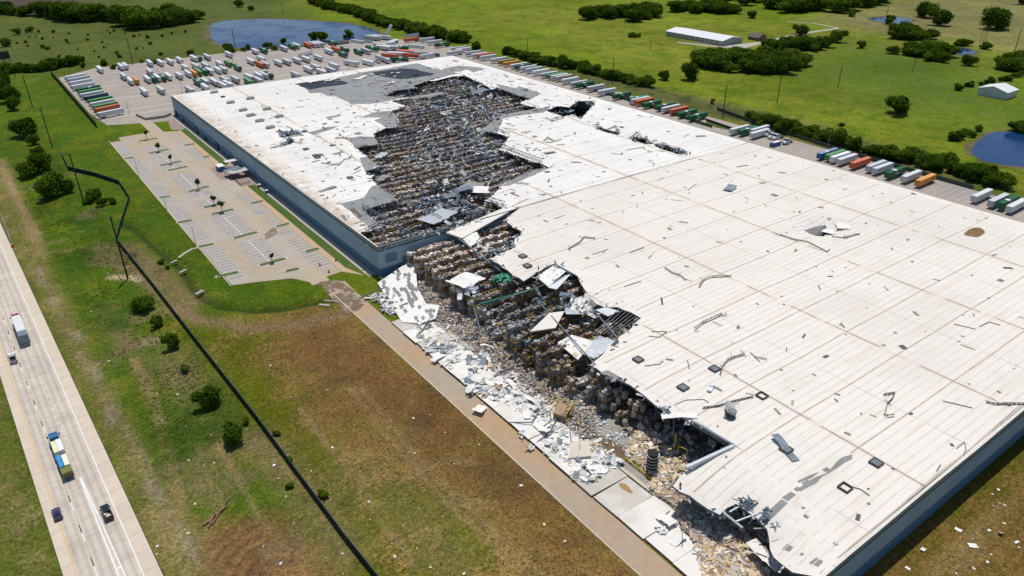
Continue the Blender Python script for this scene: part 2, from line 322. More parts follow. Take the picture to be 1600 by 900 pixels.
streak([(165, 480), (190, 520), (200, 545)], 4, C(0.17, 0.12, 0.06), 0.8); streak([(225, 535), (250, 530)], 3, C(0.20, 0.16, 0.09), 0.9)
streak([(0, 250), (20, 300), (45, 350), (62, 400)], 2.6, C(0.26, 0.185, 0.095), 1.1); streak([(35, 395), (60, 385), (100, 375)], 2, C(0.18, 0.13, 0.06), 0.8)
streak([(260, 560), (300, 600), (340, 680), (300, 760), (260, 800)], 8, C(0.165, 0.125, 0.06), 0.55); streak([(400, 690), (470, 760), (540, 860)], 6, C(0.20, 0.15, 0.075), 0.7); streak([(560, 730), (640, 800), (700, 880)], 8, C(0.19, 0.145, 0.065), 0.6)
# tyre ruts and mown lines
for pth in ([(205, 560), (240, 640), (262, 720), (275, 800)], [(213, 560), (249, 640), (272, 720), (286, 800)], [(560, 600), (640, 700), (740, 800), (850, 900)], [(545, 605), (625, 706), (722, 806), (830, 905)], [(470, 640), (560, 760), (650, 890)], [(700, 790), (740, 780), (775, 790)], [(20, 300), (60, 370), (75, 420)], [(310, 640), (360, 730), (420, 830)], [(640, 745), (700, 720), (735, 722)], [(1450, 900), (1600, 770)], [(1480, 905), (1610, 800)]):
    streak(pth, 0.9, C(0.235, 0.165, 0.075), 0.75)
for r_ in (4, 7, 10, 13, 16, 19):
    g = G(440, 895); pth = [(g.x+r_*math.cos(t), g.y+r_*math.sin(t)) for t in np.arange(0.3, 4.2, .25)]; d = pdist(PP, pth, False); t = np.exp(-(d/0.95)**2)*pl*.85; A = blend(A, C(0.105, 0.058, 0.028), t); Bc = blend(Bc, C(0.095, 0.052, 0.026), t)
verge = soft(PP, [(12, 120), (36, 120), (34, 470), (12, 470)], 6); lp = verge*sstep(.46, .60, fbm(PX, PY, 26, 57)); A = blend(A, C(0.030, 0.068, 0.004), lp*.8); Bc = blend(Bc, C(0.045, 0.080, 0.006), lp*.7); bp_ = .65*verge*sstep(.58, .66, fbm(PX, PY, 14, 58, 5)); A = blend(A, C(0.17, 0.125, 0.060), bp_*.8); Bc = blend(Bc, C(0.20, 0.15, 0.075), bp_*.8)
pth_ = np.exp(-((PX-hx(PY)-8.6-1.2*np.sin(PY/23))/1.1)**2)*(PY < 300)*(PY > 80); A = blend(A, C(0.225, 0.185, 0.135), pth_*.75); Bc = blend(Bc, C(0.26, 0.215, 0.16), pth_*.8)
# verge right of the highway and the median
off = PX-hx(PY); vg = np.exp(-((off-7.5)/4.5)**2)*(PY < 520)*(PY > 60); A = blend(A, C(0.150, 0.128, 0.034), vg*0.8); Bc = blend(Bc, C(0.22, 0.165, 0.068), vg*.9)
gr = 0.7*np.exp(-((off-9.0-1.5*np.sin(PY/17))/1.3)**2)*sstep(0.48, 0.62, n3)*(PY < 320); A = blend(A, C(0.235, 0.19, 0.13), gr); Bc = blend(Bc, C(0.26, 0.215, 0.155), gr)
md = sstep(-13, -15, off)*(PX > -60); A = blend(A, C(0.098, 0.112, 0.017), md); Bc = blend(Bc, C(0.17, 0.14, 0.055), md); MK = MK-md*0.03
# drainage ditch
DITCH = [G2(*p) for p in [(195, 348), (215, 362), (238, 383), (262, 402), (284, 420), (300, 448), (318, 466), (345, 478), (400, 484), (450, 480), (505, 468)]]
dd = pdist(PP, DITCH, False); dz = -1.3*np.exp(-(dd/2.6)**2); t = np.exp(-(dd/1.5)**2); A = blend(A, C(0.02, 0.036, 0.008), t*0.8); Bc = blend(Bc, C(0.022, 0.032, 0.010), t*0.8)
# gentle swells of open land, flat where anything is paved
keep = np.maximum.reduce([sstep(-30, -60, PX), sstep(420, 480, PX)*sstep(60, 120, PX), sstep(760, 860, PY)])
GZ = dz+keep*(fbm(PX, PY, 120, 31)-0.5)*0.0
gm = bpy.data.meshes.new('ground'); nx, ny = len(gx), len(gy); idx = np.arange(nx*ny).reshape(ny, nx)
gf = np.stack([idx[:-1, :-1], idx[:-1, 1:], idx[1:, 1:], idx[1:, :-1]], -1).reshape(-1, 4)
gm = mesh_np('ground', np.stack([PX, PY, GZ], 1), gf, [], smooth=True)
for nm, arr in (('ca', A), ('cb', Bc)):
    a = gm.attributes.new(nm, 'FLOAT_COLOR', 'POINT'); c = np.ones((len(PX), 4), np.float32); c[:, :3] = np.clip(arr, 0.004, 0.6); a.data.foreach_set('color', c.ravel())
a = gm.attributes.new('mk', 'FLOAT', 'POINT'); a.data.foreach_set('value', np.clip(MK, 0, 1).astype(np.float32))
def ground_mat():
    m_ = bpy.data.materials.new('ground cover'); m_.use_nodes = True; N = m_.node_tree.nodes; L = m_.node_tree.links; b = N['Principled BSDF']; b.inputs['Roughness'].default_value = 0.95; b.inputs['Specular IOR Level'].default_value = 0.1
    def att(n): a = N.new('ShaderNodeAttribute'); a.attribute_name = n; return a
    pos = N.new('ShaderNodeNewGeometry').outputs['Position']
    def noise(s, d, r=0.6, dist=0.0): n = N.new('ShaderNodeTexNoise'); n.inputs['Scale'].default_value = s; n.inputs['Detail'].default_value = d; n.inputs['Roughness'].default_value = r; n.inputs['Distortion'].default_value = dist; L.new(pos, n.inputs['Vector']); return n.outputs[0]
    def math_(op, x, y, z=None):
        n = N.new('ShaderNodeMath'); n.operation = op
        for i, q in enumerate((x, y, z)):
            if q is None: continue
            if isinstance(q, (int, float)): n.inputs[i].default_value = q
            else: L.new(q, n.inputs[i])
        return n.outputs[0]
    big = noise(0.055, 8, 0.68, 0.6); fine = noise(0.9, 5, 0.7); tiny = noise(3.2, 3, 0.7); wide = noise(0.011, 4, 0.55)
    f = math_('ADD', math_('MULTIPLY', big, 0.75), math_('MULTIPLY', fine, 0.25)); f = math_('ADD', f, math_('SUBTRACT', att('mk').outputs['Fac'], 0.5))
    mr = N.new('ShaderNodeMapRange'); mr.interpolation_type = 'SMOOTHSTEP'; mr.inputs[1].default_value = 0.42; mr.inputs[2].default_value = 0.54; L.new(f, mr.inputs[0])
    mx = N.new('ShaderNodeMix'); mx.data_type = 'RGBA'; L.new(mr.outputs[0], mx.inputs[0]); L.new(att('ca').outputs['Color'], mx.inputs[6]); L.new(att('cb').outputs['Color'], mx.inputs[7])
    v = math_('MULTIPLY_ADD', fine, 1.9, 0.05); v = math_('MULTIPLY', v, math_('MULTIPLY_ADD', tiny, 1.5, 0.25)); v = math_('MULTIPLY', v, math_('MULTIPLY_ADD', wide, 1.0, 0.50)); v = math_('MULTIPLY', v, math_('MULTIPLY_ADD', noise(0.22, 6, 0.7, 1.2), 1.5, 0.25)); v = math_('MULTIPLY', v, math_('MULTIPLY_ADD', noise(1.7, 2, 0.85, 0.5), 2.4, -0.2)); v = math_('MAXIMUM', v, 0.12)
    vm = N.new('ShaderNodeVectorMath'); vm.operation = 'SCALE'; L.new(mx.outputs[2], vm.inputs[0]); L.new(v, vm.inputs['Scale']); L.new(vm.outputs[0], b.inputs['Base Color'])
    bp = N.new('ShaderNodeBump'); bp.inputs['Strength'].default_value = 0.6; bp.inputs['Distance'].default_value = 0.5; L.new(math_('ADD', fine, math_('MULTIPLY', tiny, 0.5)), bp.inputs['Height']); L.new(bp.outputs[0], b.inputs['Normal'])
    return m_
gm.materials.append(ground_mat()); ground = link('ground', gm); ground['kind'] = 'structure'

# ------------------------------------------------------------------ ponds
def water_mat():
    m_ = bpy.data.materials.new('pond water'); m_.use_nodes = True; N = m_.node_tree.nodes; L = m_.node_tree.links; b = N['Principled BSDF']
    b.inputs['Base Color'].default_value = (0.008, 0.040, 0.125, 1); b.inputs['Roughness'].default_value = 0.12; b.inputs['IOR'].default_value = 1.33
    nz = N.new('ShaderNodeTexNoise'); nz.inputs['Scale'].default_value = 0.35; nz.inputs['Detail'].default_value = 4; L.new(N.new('ShaderNodeNewGeometry').outputs['Position'], nz.inputs['Vector'])
    n2 = N.new('ShaderNodeTexNoise'); n2.inputs['Scale'].default_value = 0.02; n2.inputs['Detail'].default_value = 3; n2.inputs['Distortion'].default_value = 1.0; L.new(N.new('ShaderNodeNewGeometry').outputs['Position'], n2.inputs['Vector'])
    mr = N.new('ShaderNodeMapRange'); mr.inputs[1].default_value = 0.4; mr.inputs[2].default_value = 0.65; mr.inputs[3].default_value = 0.05; mr.inputs[4].default_value = 0.3; L.new(n2.outputs[0], mr.inputs[0]); L.new(mr.outputs[0], b.inputs['Roughness'])
    bp = N.new('ShaderNodeBump'); bp.inputs['Strength'].default_value = 0.25; bp.inputs['Distance'].default_value = 0.3; L.new(nz.outputs[0], bp.inputs['Height']); L.new(bp.outputs[0], b.inputs['Normal']); return m_
WATER = water_mat(); BANK = mat('pond bank', (0.14, 0.105, 0.055), 0.95, 0.25, 0.3, col2=(0.06, 0.075, 0.02), t2=(0.42, 0.6), s2=0.06)
def smooth_poly(pts, k=6):
    n = len(pts); out = []
    for i in range(n):
        p0, p1, p2, p3 = (np.array(pts[(i+j) % n], float) for j in (-1, 0, 1, 2))
        for q in range(k):
            t = q/k; out.append(tuple(0.5*((2*p1)+(-p0+p2)*t+(2*p0-5*p1+4*p2-p3)*t*t+(-p0+3*p1-3*p2+p3)*t**3)))
    return out
def pond(px, grow=1.03):
    w = smooth_poly(W(px)); c = np.mean(w, 0); w = [tuple(np.array(p)*(1+0.012*math.sin(i*1.7))-c*0.012*math.sin(i*1.7)) for i, p in enumerate(w)]
    b = [tuple(c+(np.array(p)-c)*(1+grow/np.hypot(*(np.array(p)-c))*(1+0.5*math.sin(i*0.9)))) for i, p in enumerate(w)]
    sheet('pond_bank', b, 0.05, BANK, kind='structure'); sheet('pond', w, 0.12, WATER, kind='structure')
pond([(328, 44), (340, 35), (380, 31), (430, 30), (490, 33), (540, 37), (575, 44), (592, 52), (575, 59), (540, 63), (500, 68), (450, 73), (400, 76), (360, 74), (334, 64)], 6)
pond([(1361, 29), (1385, 26), (1412, 28), (1426, 33), (1408, 37), (1385, 36), (1370, 33)], 5)
pond([(1488, 78), (1500, 75), (1518, 78), (1525, 82), (1512, 86), (1496, 84)], 5)
pond([(1518, 234), (1534, 216), (1558, 206), (1600, 208), (1660, 217), (1690, 245), (1640, 264), (1590, 260), (1548, 254), (1526, 246)], 3)

# ------------------------------------------------------------------ highway
HA = math.atan(0.0355); HU = Vector((math.sin(HA), -math.cos(HA), 0)); HO = Vector((hx(430), 430, 0))   # along the road towards the camera
def H(s, off, z=0.0): p = HO+HU*s+Vector((math.cos(HA), math.sin(HA), 0))*off; return Vector((p.x, p.y, z))
hw = empty('highway', H(0, -5)); hw['kind'] = 'structure'
SL = 6.1; slabm = {}
for a, b, mt in [(-13.6, -11.35, SHOULM), (-11.35, -7.8, HWYM), (-7.8, -4.15, HWYM), (-4.15, 0.05, HWYM), (0.05, 3.25, SHOULM)]:
    bm_ = MB(); bm_.box((0, 0, 0), (b-a-0.04, SL-0.05, 0.3)); me = bm_.mesh('concrete_slab', mt)
    for i in range(-2, 56):
        c = H((i+0.5)*SL, (a+b)/2, -0.085+R.uniform(-0.004, 0.004)); o = link('concrete_slab', me); o.parent = hw; o.location = c-hw.location; o.rotation_euler = (0, 0, HA)
far = MB()
for a, b in [(-13.6, 3.25)]: far.quad(H(-900, a, 0.05), H(-12.3, a, 0.05), H(-12.3, b, 0.05), H(-900, b, 0.05))
o = far.build('far_roadway', HWYM); o.parent = hw; o.location = -hw.location
base = MB(); base.quad(H(-14, -13.7, 0.02), H(345, -13.7, 0.02), H(345, 3.4, 0.02), H(-14, 3.4, 0.02)); o = base.build('joint_filler', ASPH); o.parent = hw; o.location = -hw.location
pw, py_, pk = MB(), MB(), MB()
def strip(mb, s0, s1, o0, o1=None, w=0.15, z=0.075):
    o1 = o0 if o1 is None else o1; mb.quad(H(s0, o0-w/2, z), H(s1, o1-w/2, z), H(s1, o1+w/2, z), H(s0, o0+w/2, z))
for i in range(0, 56): strip(py_, i*SL, (i+1)*SL, -11.3, w=0.2); strip(pw, i*SL, (i+1)*SL, 0.0, w=0.24)
for i in range(28):
    s = 4+i*12.2; strip(pk, s-3.1, s-0.1, -7.82, w=0.24); strip(pw, s, s+3.4, -7.82, w=0.2)
for i in range(58):
    s = 3+i*4.1
    if s < 240: strip(pw, s, s+1.0, -4.15, w=0.16)
sg = (HO-H(0, 0)).length; gs = (430-178)/math.cos(HA)
for i in range(14): strip(pw, gs+i*6, gs+(i+1)*6, -4.25, w=0.35, z=0.079); strip(pw, gs+i*6, gs+(i+1)*6, -4.0+i*0.13, -4.0+(i+1)*0.13, w=0.3, z=0.083)
for i in range(4): s = gs+36+i*5.5; strip(pw, s, s+0.5, -4.15+0.4+i*0.1, w=0.9+i*0.15, z=0.087)
for mb, mt, nm in ((pw, PAINTW, 'white_lane_marking'), (py_, PAINTY, 'yellow_edge_line'), (pk, PAINTK, 'black_contrast_marking')):
    o = mb.build(nm, mt); o.parent = hw; o.location = -hw.location

# ------------------------------------------------------------------ paved areas
def lift(name, poly, z, mt): return sheet(name, poly, z, mt, kind='structure')
yard = lift('trailer_yard', [(66, 520), (62.5, 560), (62.5, 690), (92, 712), (200, 712), (300, 706), (352, 690), (381, 640), (382, 240), (381, 50), (323, 50), (240, 505), (104, 505), (84, 512)], 0.02, LOTM)
lift('dock_apron', [(323, 50), (352, 50), (352, 560), (323, 560)], 0.032, mat('stained apron', (0.35, 0.275, 0.20), 0.9, 0.12, 0.3, col2=(0.24, 0.225, 0.21), t2=(0.48, 0.62), s2=0.05))
dl = MB()
for k in range(30): y = 300+0*k
for y0 in np.arange(80, 560, 3.66): dl.quad((360, y0, 0.04), (378, y0, 0.04), (378, y0+0.14, 0.04), (360, y0+0.14, 0.04))
for x0 in np.arange(92, 345, 3.66):
    for ya in (560, 601, 642): dl.quad((x0, ya, 0.04), (x0+0.12, ya, 0.04), (x0+0.12, ya+15, 0.04), (x0, ya+15, 0.04))
for ya in (538, 552, 590, 634, 682): dl.quad((70, ya, 0.044), (345, ya, 0.044), (345, ya+0.8, 0.044), (70, ya+0.8, 0.044))
dl.build('stall_marking', PAINTF, yard)
island = sheet('grass_island', W([(1105, 186), (1145, 200), (1146, 205), (1118, 199), (1103, 192)]), 0.15, TURF, thick=0.15); island['kind'] = 'structure'
# employee parking
park = lift('parking_lot', [(59.8, 258), (59.8, 479), (66, 479), (66, 487), (84, 487), (97.2, 480), (97.2, 244), (84, 243), (80, 250), (66, 256)], 0.03, PARKM)
lift('entry_road', [(83.9, 520), (90.8, 520), (90.8, 240), (83.9, 240)], 0.036, mat('entry road', (0.40, 0.355, 0.295), 0.9, 0.1, 0.3, col2=(0.42, 0.335, 0.24), t2=(0.42, 0.62), s2=0.03))
lift('driveway', [(87.2, 240), (95, 236), (94.5, 225), (94.2, 35), (87.4, 35)], 0.042, DRIVEM)
ke = MB(); ke.box((87.1, 135, 0.05), (0.35, 196, 0.12))
a = G(171, 221); b2 = G(361, 447); ke.bar((a.x, a.y, 0.08), (b2.x, b2.y, 0.08), 0.35, w2=0.16)
ke.build('kerb', KERB)['kind'] = 'structure'
lift('walkway', [(97.3, 480), (100, 480), (100, 398), (104.4, 398), (104.4, 372), (100, 360), (100, 246), (103, 236), (97.3, 244)], 0.048, WALKM)
lift('entry_plaza', [(93, 398), (106, 396), (106, 358), (97.5, 360), (97.5, 374), (92, 376)], 0.054, MULCH)
lift('wall_gravel', [(103.8, 234), (106.9, 234), (106.9, 516), (103.8, 516)], 0.051, GRAVEL)
lift('reddish_bed', W([(263, 191), (272, 186), (292, 198), (285, 203), (268, 203)]), 0.05, MULCH)
lift('lawn_strip', [(100.05, 246), (103.75, 240), (103.75, 358), (100.05, 358)], 0.045, TURF)
lift('lawn_strip', [(100.05, 400), (103.75, 400), (103.75, 490), (100.05, 490)], 0.045, TURF)
lift('mud_patch', W([(498, 440), (530, 438), (575, 470), (560, 485), (545, 490), (520, 470)]), 0.05, mat('dark mud film', (0.17, 0.115, 0.075), 0.8, 0.2, 0.3, col2=(0.36, 0.29, 0.215), t2=(0.5, 0.6), s2=0.25))
lift('mud_patch', W([(413, 366), (430, 353), (434, 365), (415, 375)]), 0.05, mat('mud film', (0.20, 0.15, 0.11), 0.8, 0.2, 0.4, col2=(0.36, 0.29, 0.215), t2=(0.55, 0.62), s2=0.3))
# kerbed planting islands
def isl(u0, v0, u1, v1, w=2.0):
    a = G(u0, v0); b = G(u1, v1); d = (b-a).normalized(); n = Vector((-d.y, d.x, 0)); k = []
    for c, ang0 in ((b, -90), (a, 90)):
        for q in range(7): t = math.radians(ang0+q*30); k.append((c.x+(d.x*math.cos(t)+n.x*math.sin(t))*w/2, c.y+(d.y*math.cos(t)+n.y*math.sin(t))*w/2))
    r = empty('planting_island', ((a+b)/2)); r['kind'] = 'structure'
    o = sheet('kerb', k, 0.17, KERB, r, thick=0.16); o.location = -r.location; cc = np.mean(k, 0)
    g = sheet('turf', [tuple(cc+(np.array(p)-cc)*np.array([0.86, 0.86])) for p in k], 0.20, TURF, r, thick=0.05); g.location = -r.location
for q in [(216, 221, 246, 216), (232, 240, 265, 233), (250, 259, 284, 252), (263, 267, 293, 260), (294, 300, 327, 291), (196, 248, 208, 246), (289, 227, 303, 225), (319, 245.5, 328, 244), (251, 309, 265, 307), (318, 325, 353, 316), (330, 336, 365, 327), (279, 348, 299, 344), (365, 373, 402, 362.5), (311, 386, 333, 381.5), (340, 432.5, 372, 425.5), (433, 354, 451, 349.5), (406, 415, 446, 404), (479, 393.5, 497, 388.5), (393, 318, 410, 314), (448, 424, 466, 420)]: isl(*q)
STALL = mat('stained stall concrete', (0.325, 0.295, 0.265), 0.9, 0.16, 0.5, col2=(0.27, 0.25, 0.23), t2=(0.5, 0.68), s2=0.2)
for x0, x1, segs in ((60.6, 66.2, ((262, 300), (306, 352), (358, 388), (394, 440), (446, 470))), (72.6, 83.6, ((266, 294), (300, 335), (341, 352), (357, 398), (405, 425), (430, 455))), (91.2, 96.6, ((252, 284), (289, 312), (318, 350), (412, 440)))):
    for ya, yb in segs: o = sheet('stall_bay', [(x0, ya), (x1, ya), (x1, yb), (x0, yb)], 0.0395, STALL, park)
sl = MB()
def slots(x0, x1, ya, yb, step=2.75, w=0.24):
    for y in np.arange(ya, yb, step): sl.quad((x0, y, 0.046), (x1, y, 0.046), (x1, y+w, 0.046), (x0, y+w, 0.046))
for ya, yb in ((262, 300), (306, 352), (358, 388), (394, 440), (446, 470)): slots(60.6, 66.2, ya, yb)
for ya, yb in ((266, 294), (300, 335), (341, 352), (357, 398), (405, 425), (430, 455)): slots(72.6, 83.6, ya, yb); sl.quad((77.95, ya, 0.05), (78.2, ya, 0.05), (78.2, yb, 0.05), (77.95, yb, 0.05))
for ya, yb in ((252, 284), (289, 312), (318, 350), (356, 372), (412, 440)): slots(91.2, 96.6, ya, yb)
sl.build('stall_marking', PAINTF, park)
# ------------------------------------------------------------------ warehouse
XW, XE, YS, YM, YN, HR = 107.3, 323.0, 45.0, 231.0, 521.1, 12.0
VALLEYS = (147.0, 192.6, 236.6, 281.5)
Z = HR
HOLE_N = [(560, 362), (589, 388), (640, 375), (700, 358), (745, 345), (787, 322), (768, 313), (757, 311), (772, 302), (785, 286), (808, 274), (832, 265), (858, 260), (848, 254), (815, 243), (780, 231), (795, 213), (773, 206), (750, 201), (782, 183), (779, 177), (815, 172), (848, 170), (812, 161), (825, 152), (798, 143), (775, 134), (770, 139), (755, 130), (741, 123), (727, 117), (700, 118), (679, 121), (660, 127), (636, 128), (650, 135), (617, 140), (602, 149), (633, 151), (655, 149), (612, 156), (635, 164), (611, 170), (624, 182), (620, 198), (602, 198), (584, 206), (584, 213), (592, 221), (556, 230), (575, 243), (583, 250), (596, 258), (572, 265), (576, 272), (585, 282), (604, 296), (620, 310), (566, 325), (582, 338), (600, 351)]
HOLE_E = [(852, 173), (870, 166), (889, 168), (905, 158), (924, 158), (930, 163), (908, 184), (895, 178), (880, 182)]
HOLE_D = [(1257, 357), (1275, 350), (1290, 346), (1297, 352), (1289, 362), (1276, 366), (1264, 362)]
CREASE = [[(930, 190), (945, 197), (968, 203), (966, 207), (940, 202)], [(985, 212), (1005, 213), (1018, 219), (1014, 221), (990, 216)], [(1022, 221), (1040, 224), (1062, 231), (1076, 239), (1058, 236), (1036, 229)]]
SROOF = [(1240, 888, 10.6), (1212, 858, 10.4), (1201, 818, 10.4), (1183, 800, 10.6), (1152, 777, 11), (1126, 798, 9.2), (1090, 778, 9.0), (1052, 756, 8.6), (1070, 732, 10), (1100, 715, 11), (1145, 697, 11.6), (1110, 676, 11.6), (1077, 657, 11.6), (1050, 643, 11.6), (1025, 632, 11.6), (1004, 614, 11.6), (985, 600, 11.6), (950, 585, 11.6), (921, 570, 11.6), (933, 560, 11.6), (965, 531, 11.6), (1002, 496, 11.8), (974, 482, 11.8), (966, 478, 11.8), (945, 478, 11.6), (925, 470, 11.6), (912, 450, 11.6), (903, 432, 11.6), (866, 412, 11.6), (838, 425, 11.4), (818, 439, 11.2), (797, 427, 11.2), (765, 405, 11.2), (800, 390, 11.4), (807, 371, 11.4), (819, 363, 11.6), (786, 344, 11.6), (798, 334, 11.8)]
def jag(poly, step=2.2, amp=0.45, closed=True):
    out = []; n = len(poly)
    for i in range(n if closed else n-1):
        a = np.array(poly[i]); b = np.array(poly[(i+1) % n]); L = np.hypot(*(b-a)); k = max(1, int(L/step)); nn = np.array([-(b-a)[1], (b-a)[0]])/max(L, 1e-6)
        for q in range(k): out.append(tuple(a+(b-a)*q/k+nn*(R.uniform(-amp, amp) if q else 0)))
    return out
hn = jag(W(HOLE_N, Z)); he = jag(W(HOLE_E, Z)); hd = jag(W(HOLE_D, Z), 2, 0.3); hc = [jag(W(c_, Z), 2, .5) for c_ in CREASE]
sw = [G2(u, v, z) for u, v, z in SROOF]
sroof = [(XE, YM), (XE, YS), (XW, YS)]+jag(sw, closed=False)+[(140, YM-1.2), (140, YM)] if False else [(XE, YM), (XE, YS), (XW-0.2, YS)]+jag(sw, closed=False)+[(174, YM)]
nroof = [(XW, YM), (XE, YM), (XE, YN), (XW, YN)]
def roofz(x, y):
    x = np.asarray(x, float); y = np.asarray(y, float); P = np.stack([x, y], 1); z = np.full(len(x), HR)
    z -= 3.6*sstep(126, 103, x)*sstep(44, 62, y)*sstep(104, 86, y)+1.2*sstep(118, 105, x)*sstep(43, 50, y)*sstep(64, 56, y)
    z -= 2.0*np.exp(-((x-284)/7.5)**2)*sstep(228, 246, y)*sstep(345, 300, y)
    z -= 0.9*np.exp(-pdist(P, hn)/6.0)*(y > YM)*(0.4+1.2*fbm(x, y, 14, 3, 2))
    z -= 0.8*np.exp(-pdist(P, sw, False)/5.0)*(y < YM)*(0.4+1.2*fbm(x, y, 12, 4, 2))
    c = G(1292, 355, HR); z -= 3.0*np.exp(-(((x-c.x)/9)**2+((y-c.y)/7)**2))
    z += 0.25*(1-np.abs(((x-125)/22.2) % 2-1))*1.0
    z += 0.16*(fbm(x, y, 25, 8, 3)-0.5)*2
    return z
_gxs = np.arange(XW-12, XE+6, 1.0); _gys = np.arange(YS-6, YN+6, 1.0); _a, _b = np.meshgrid(_gxs, _gys); RZG = roofz(_a.ravel(), _b.ravel()).reshape(_a.shape)
def rz1(x, y):
    i = min(max((y-_gys[0]), 0), len(_gys)-2); j = min(max((x-_gxs[0]), 0), len(_gxs)-2); i0, j0 = int(i), int(j); fi, fj = i-i0, j-j0
    return (RZG[i0, j0]*(1-fj)+RZG[i0, j0+1]*fj)*(1-fi)+(RZG[i0+1, j0]*(1-fj)+RZG[i0+1, j0+1]*fj)*fi
GREY_PX = [
 [(474, 137), (484, 146), (500, 146), (514, 151), (522, 150), (545, 160), (548, 163.5), (577, 163), (612, 155), (640, 150), (660, 140), (665, 126), (700, 117), (727, 116), (700, 111), (680, 108), (652, 99.5), (600, 108), (572, 112.5), (545, 118), (520, 122), (500, 127), (476, 131)],
 [(561, 184), (585, 176), (609, 171), (640, 175), (635, 200), (602, 197), (584, 188), (597, 184)],
 [(538, 217), (562, 213), (585, 212), (600, 222), (555, 232), (550, 224)],
 [(561, 246), (575, 242), (605, 258), (570, 267), (566, 256)],
 [(531, 319), (570, 308), (580, 290), (592, 284), (630, 310), (566, 326), (610, 352), (582, 357), (565, 345), (545, 328)],
 [(773, 130), (792, 134), (805, 137), (812, 135), (846, 146), (826, 156), (795, 146)],
 [(745, 202), (784, 182), (786, 188), (776, 207), (770, 212)],
 [(778, 178), (815, 171), (850, 168), (862, 165), (850, 176), (800, 182), (786, 184)],
 [(783, 288), (810, 272), (832, 264), (864, 259), (850, 266), (812, 283), (795, 290)],
 [(508, 184), (530, 179), (534, 181), (512, 187)], [(430, 205), (470, 206), (476, 213), (440, 216)], [(480, 208), (512, 199), (530, 197), (520, 202), (490, 212)],
 [(690, 108), (716, 103), (742, 105), (722, 111), (700, 114)], [(728, 108), (745, 105), (760, 108), (740, 113)],
 [(1316, 716), (1331, 712), (1331, 719), (1262, 762), (1250, 768), (1248, 763), (1300, 732)], [(1240, 764), (1246, 760), (1252, 764), (1246, 768)], [(1252, 755), (1262, 750), (1268, 754), (1258, 760)], [(1284, 735), (1292, 731), (1297, 735), (1290, 739)], [(1307, 722), (1318, 717), (1322, 720), (1312, 726)], [(1222, 774), (1236, 767), (1244, 772), (1232, 780)], [(1206, 786), (1222, 776), (1232, 782), (1214, 795), (1200, 803), (1192, 800)], [(1246, 752), (1280, 738), (1268, 748), (1247, 755)],
 [(940, 578), (950, 576), (972, 588), (980, 597), (968, 596)], [(852, 414), (866, 411), (885, 424), (880, 430)],
]
GREY_PX = [jag(W(p, Z), 2.5, 0.35) for p in GREY_PX]
HOLEDK_PX = [jag(W(p, Z), 3.0, 0.6) for p in ([(569, 116), (590, 112), (625, 107), (650, 108.5), (662, 113), (678, 115), (674, 118), (650, 121), (628, 123.5), (605, 121), (588, 117.5)], [(460, 132), (478, 129), (500, 128), (532, 126), (544, 129.5), (540, 132), (510, 136), (486, 140.5), (474, 137)])]
def in_roof(P, membrane=False):
    P = np.asarray(P, float)
    n = inpoly(P, nroof) & ~inpoly(P, hn) & ~inpoly(P, he)
    for c_ in hc: n = n & ~inpoly(P, c_)
    s = inpoly(P, sroof) & ~inpoly(P, hd); r = n | s
    if membrane:
        for g in GREY_PX+HOLEDK_PX: r &= ~inpoly(P, g)
    return r
def cdt_surface(name, loops, test, dz, mats, thick=0.0, step=3.2):
    pts = []; edges = []
    for lp in loops:
        b = len(pts); pts += list(lp); edges += [(b+i, b+(i+1) % len(lp)) for i in range(len(lp))]
    xs = np.arange(XW+1.5, XE, step); ys = np.arange(YS+1.5, YN, step); gxx, gyy = np.meshgrid(xs, ys); gp = np.stack([gxx.ravel(), gyy.ravel()], 1)+rng.uniform(-0.3, 0.3, (gxx.size, 2))
    dmin = np.full(len(gp), 1e9)
    for lp in loops: dmin = np.minimum(dmin, pdist(gp, lp))
    gp = gp[dmin > 1.0]; pts += [tuple(p) for p in gp]
    vo, eo, fo, *_ = delaunay_2d_cdt([Vector(p) for p in pts], edges, [], 0, 1e-4)
    V2 = np.array([(v.x, v.y) for v in vo]); F = np.array([list(f) for f in fo]); cen = V2[F].mean(1); F = F[test(cen)]
    used = np.unique(F); mp = -np.ones(len(V2), int); mp[used] = np.arange(len(used)); F = mp[F]; V2 = V2[used]
    z = roofz(V2[:, 0], V2[:, 1])+dz; V3 = np.column_stack([V2, z])
    a = V2[F[:, 1]]-V2[F[:, 0]]; b = V2[F[:, 2]]-V2[F[:, 0]]; fl = (a[:, 0]*b[:, 1]-a[:, 1]*b[:, 0]) < 0; F[fl] = F[fl][:, ::-1]
    mi = np.zeros(len(F), int)
    if thick:
        n = len(V3); E = np.vstack([F[:, [0, 1]], F[:, [1, 2]], F[:, [2, 0]]]); key = np.sort(E, 1); _, inv, cnt = np.unique(key, axis=0, return_inverse=True, return_counts=True); be = E[cnt[inv.ravel()] == 1]
        V3 = np.vstack([V3, V3-[0, 0, thick]]); side = np.vstack([np.stack([be[:, 1], be[:, 0], be[:, 0]+n], 1), np.stack([be[:, 1], be[:, 0]+n, be[:, 1]+n], 1)])
        mi = np.concatenate([mi, np.ones(len(F), int), np.ones(len(side), int)]); F = np.vstack([F, F[:, ::-1]+n, side])
    return mesh_np(name, V3, F, mats, mi)
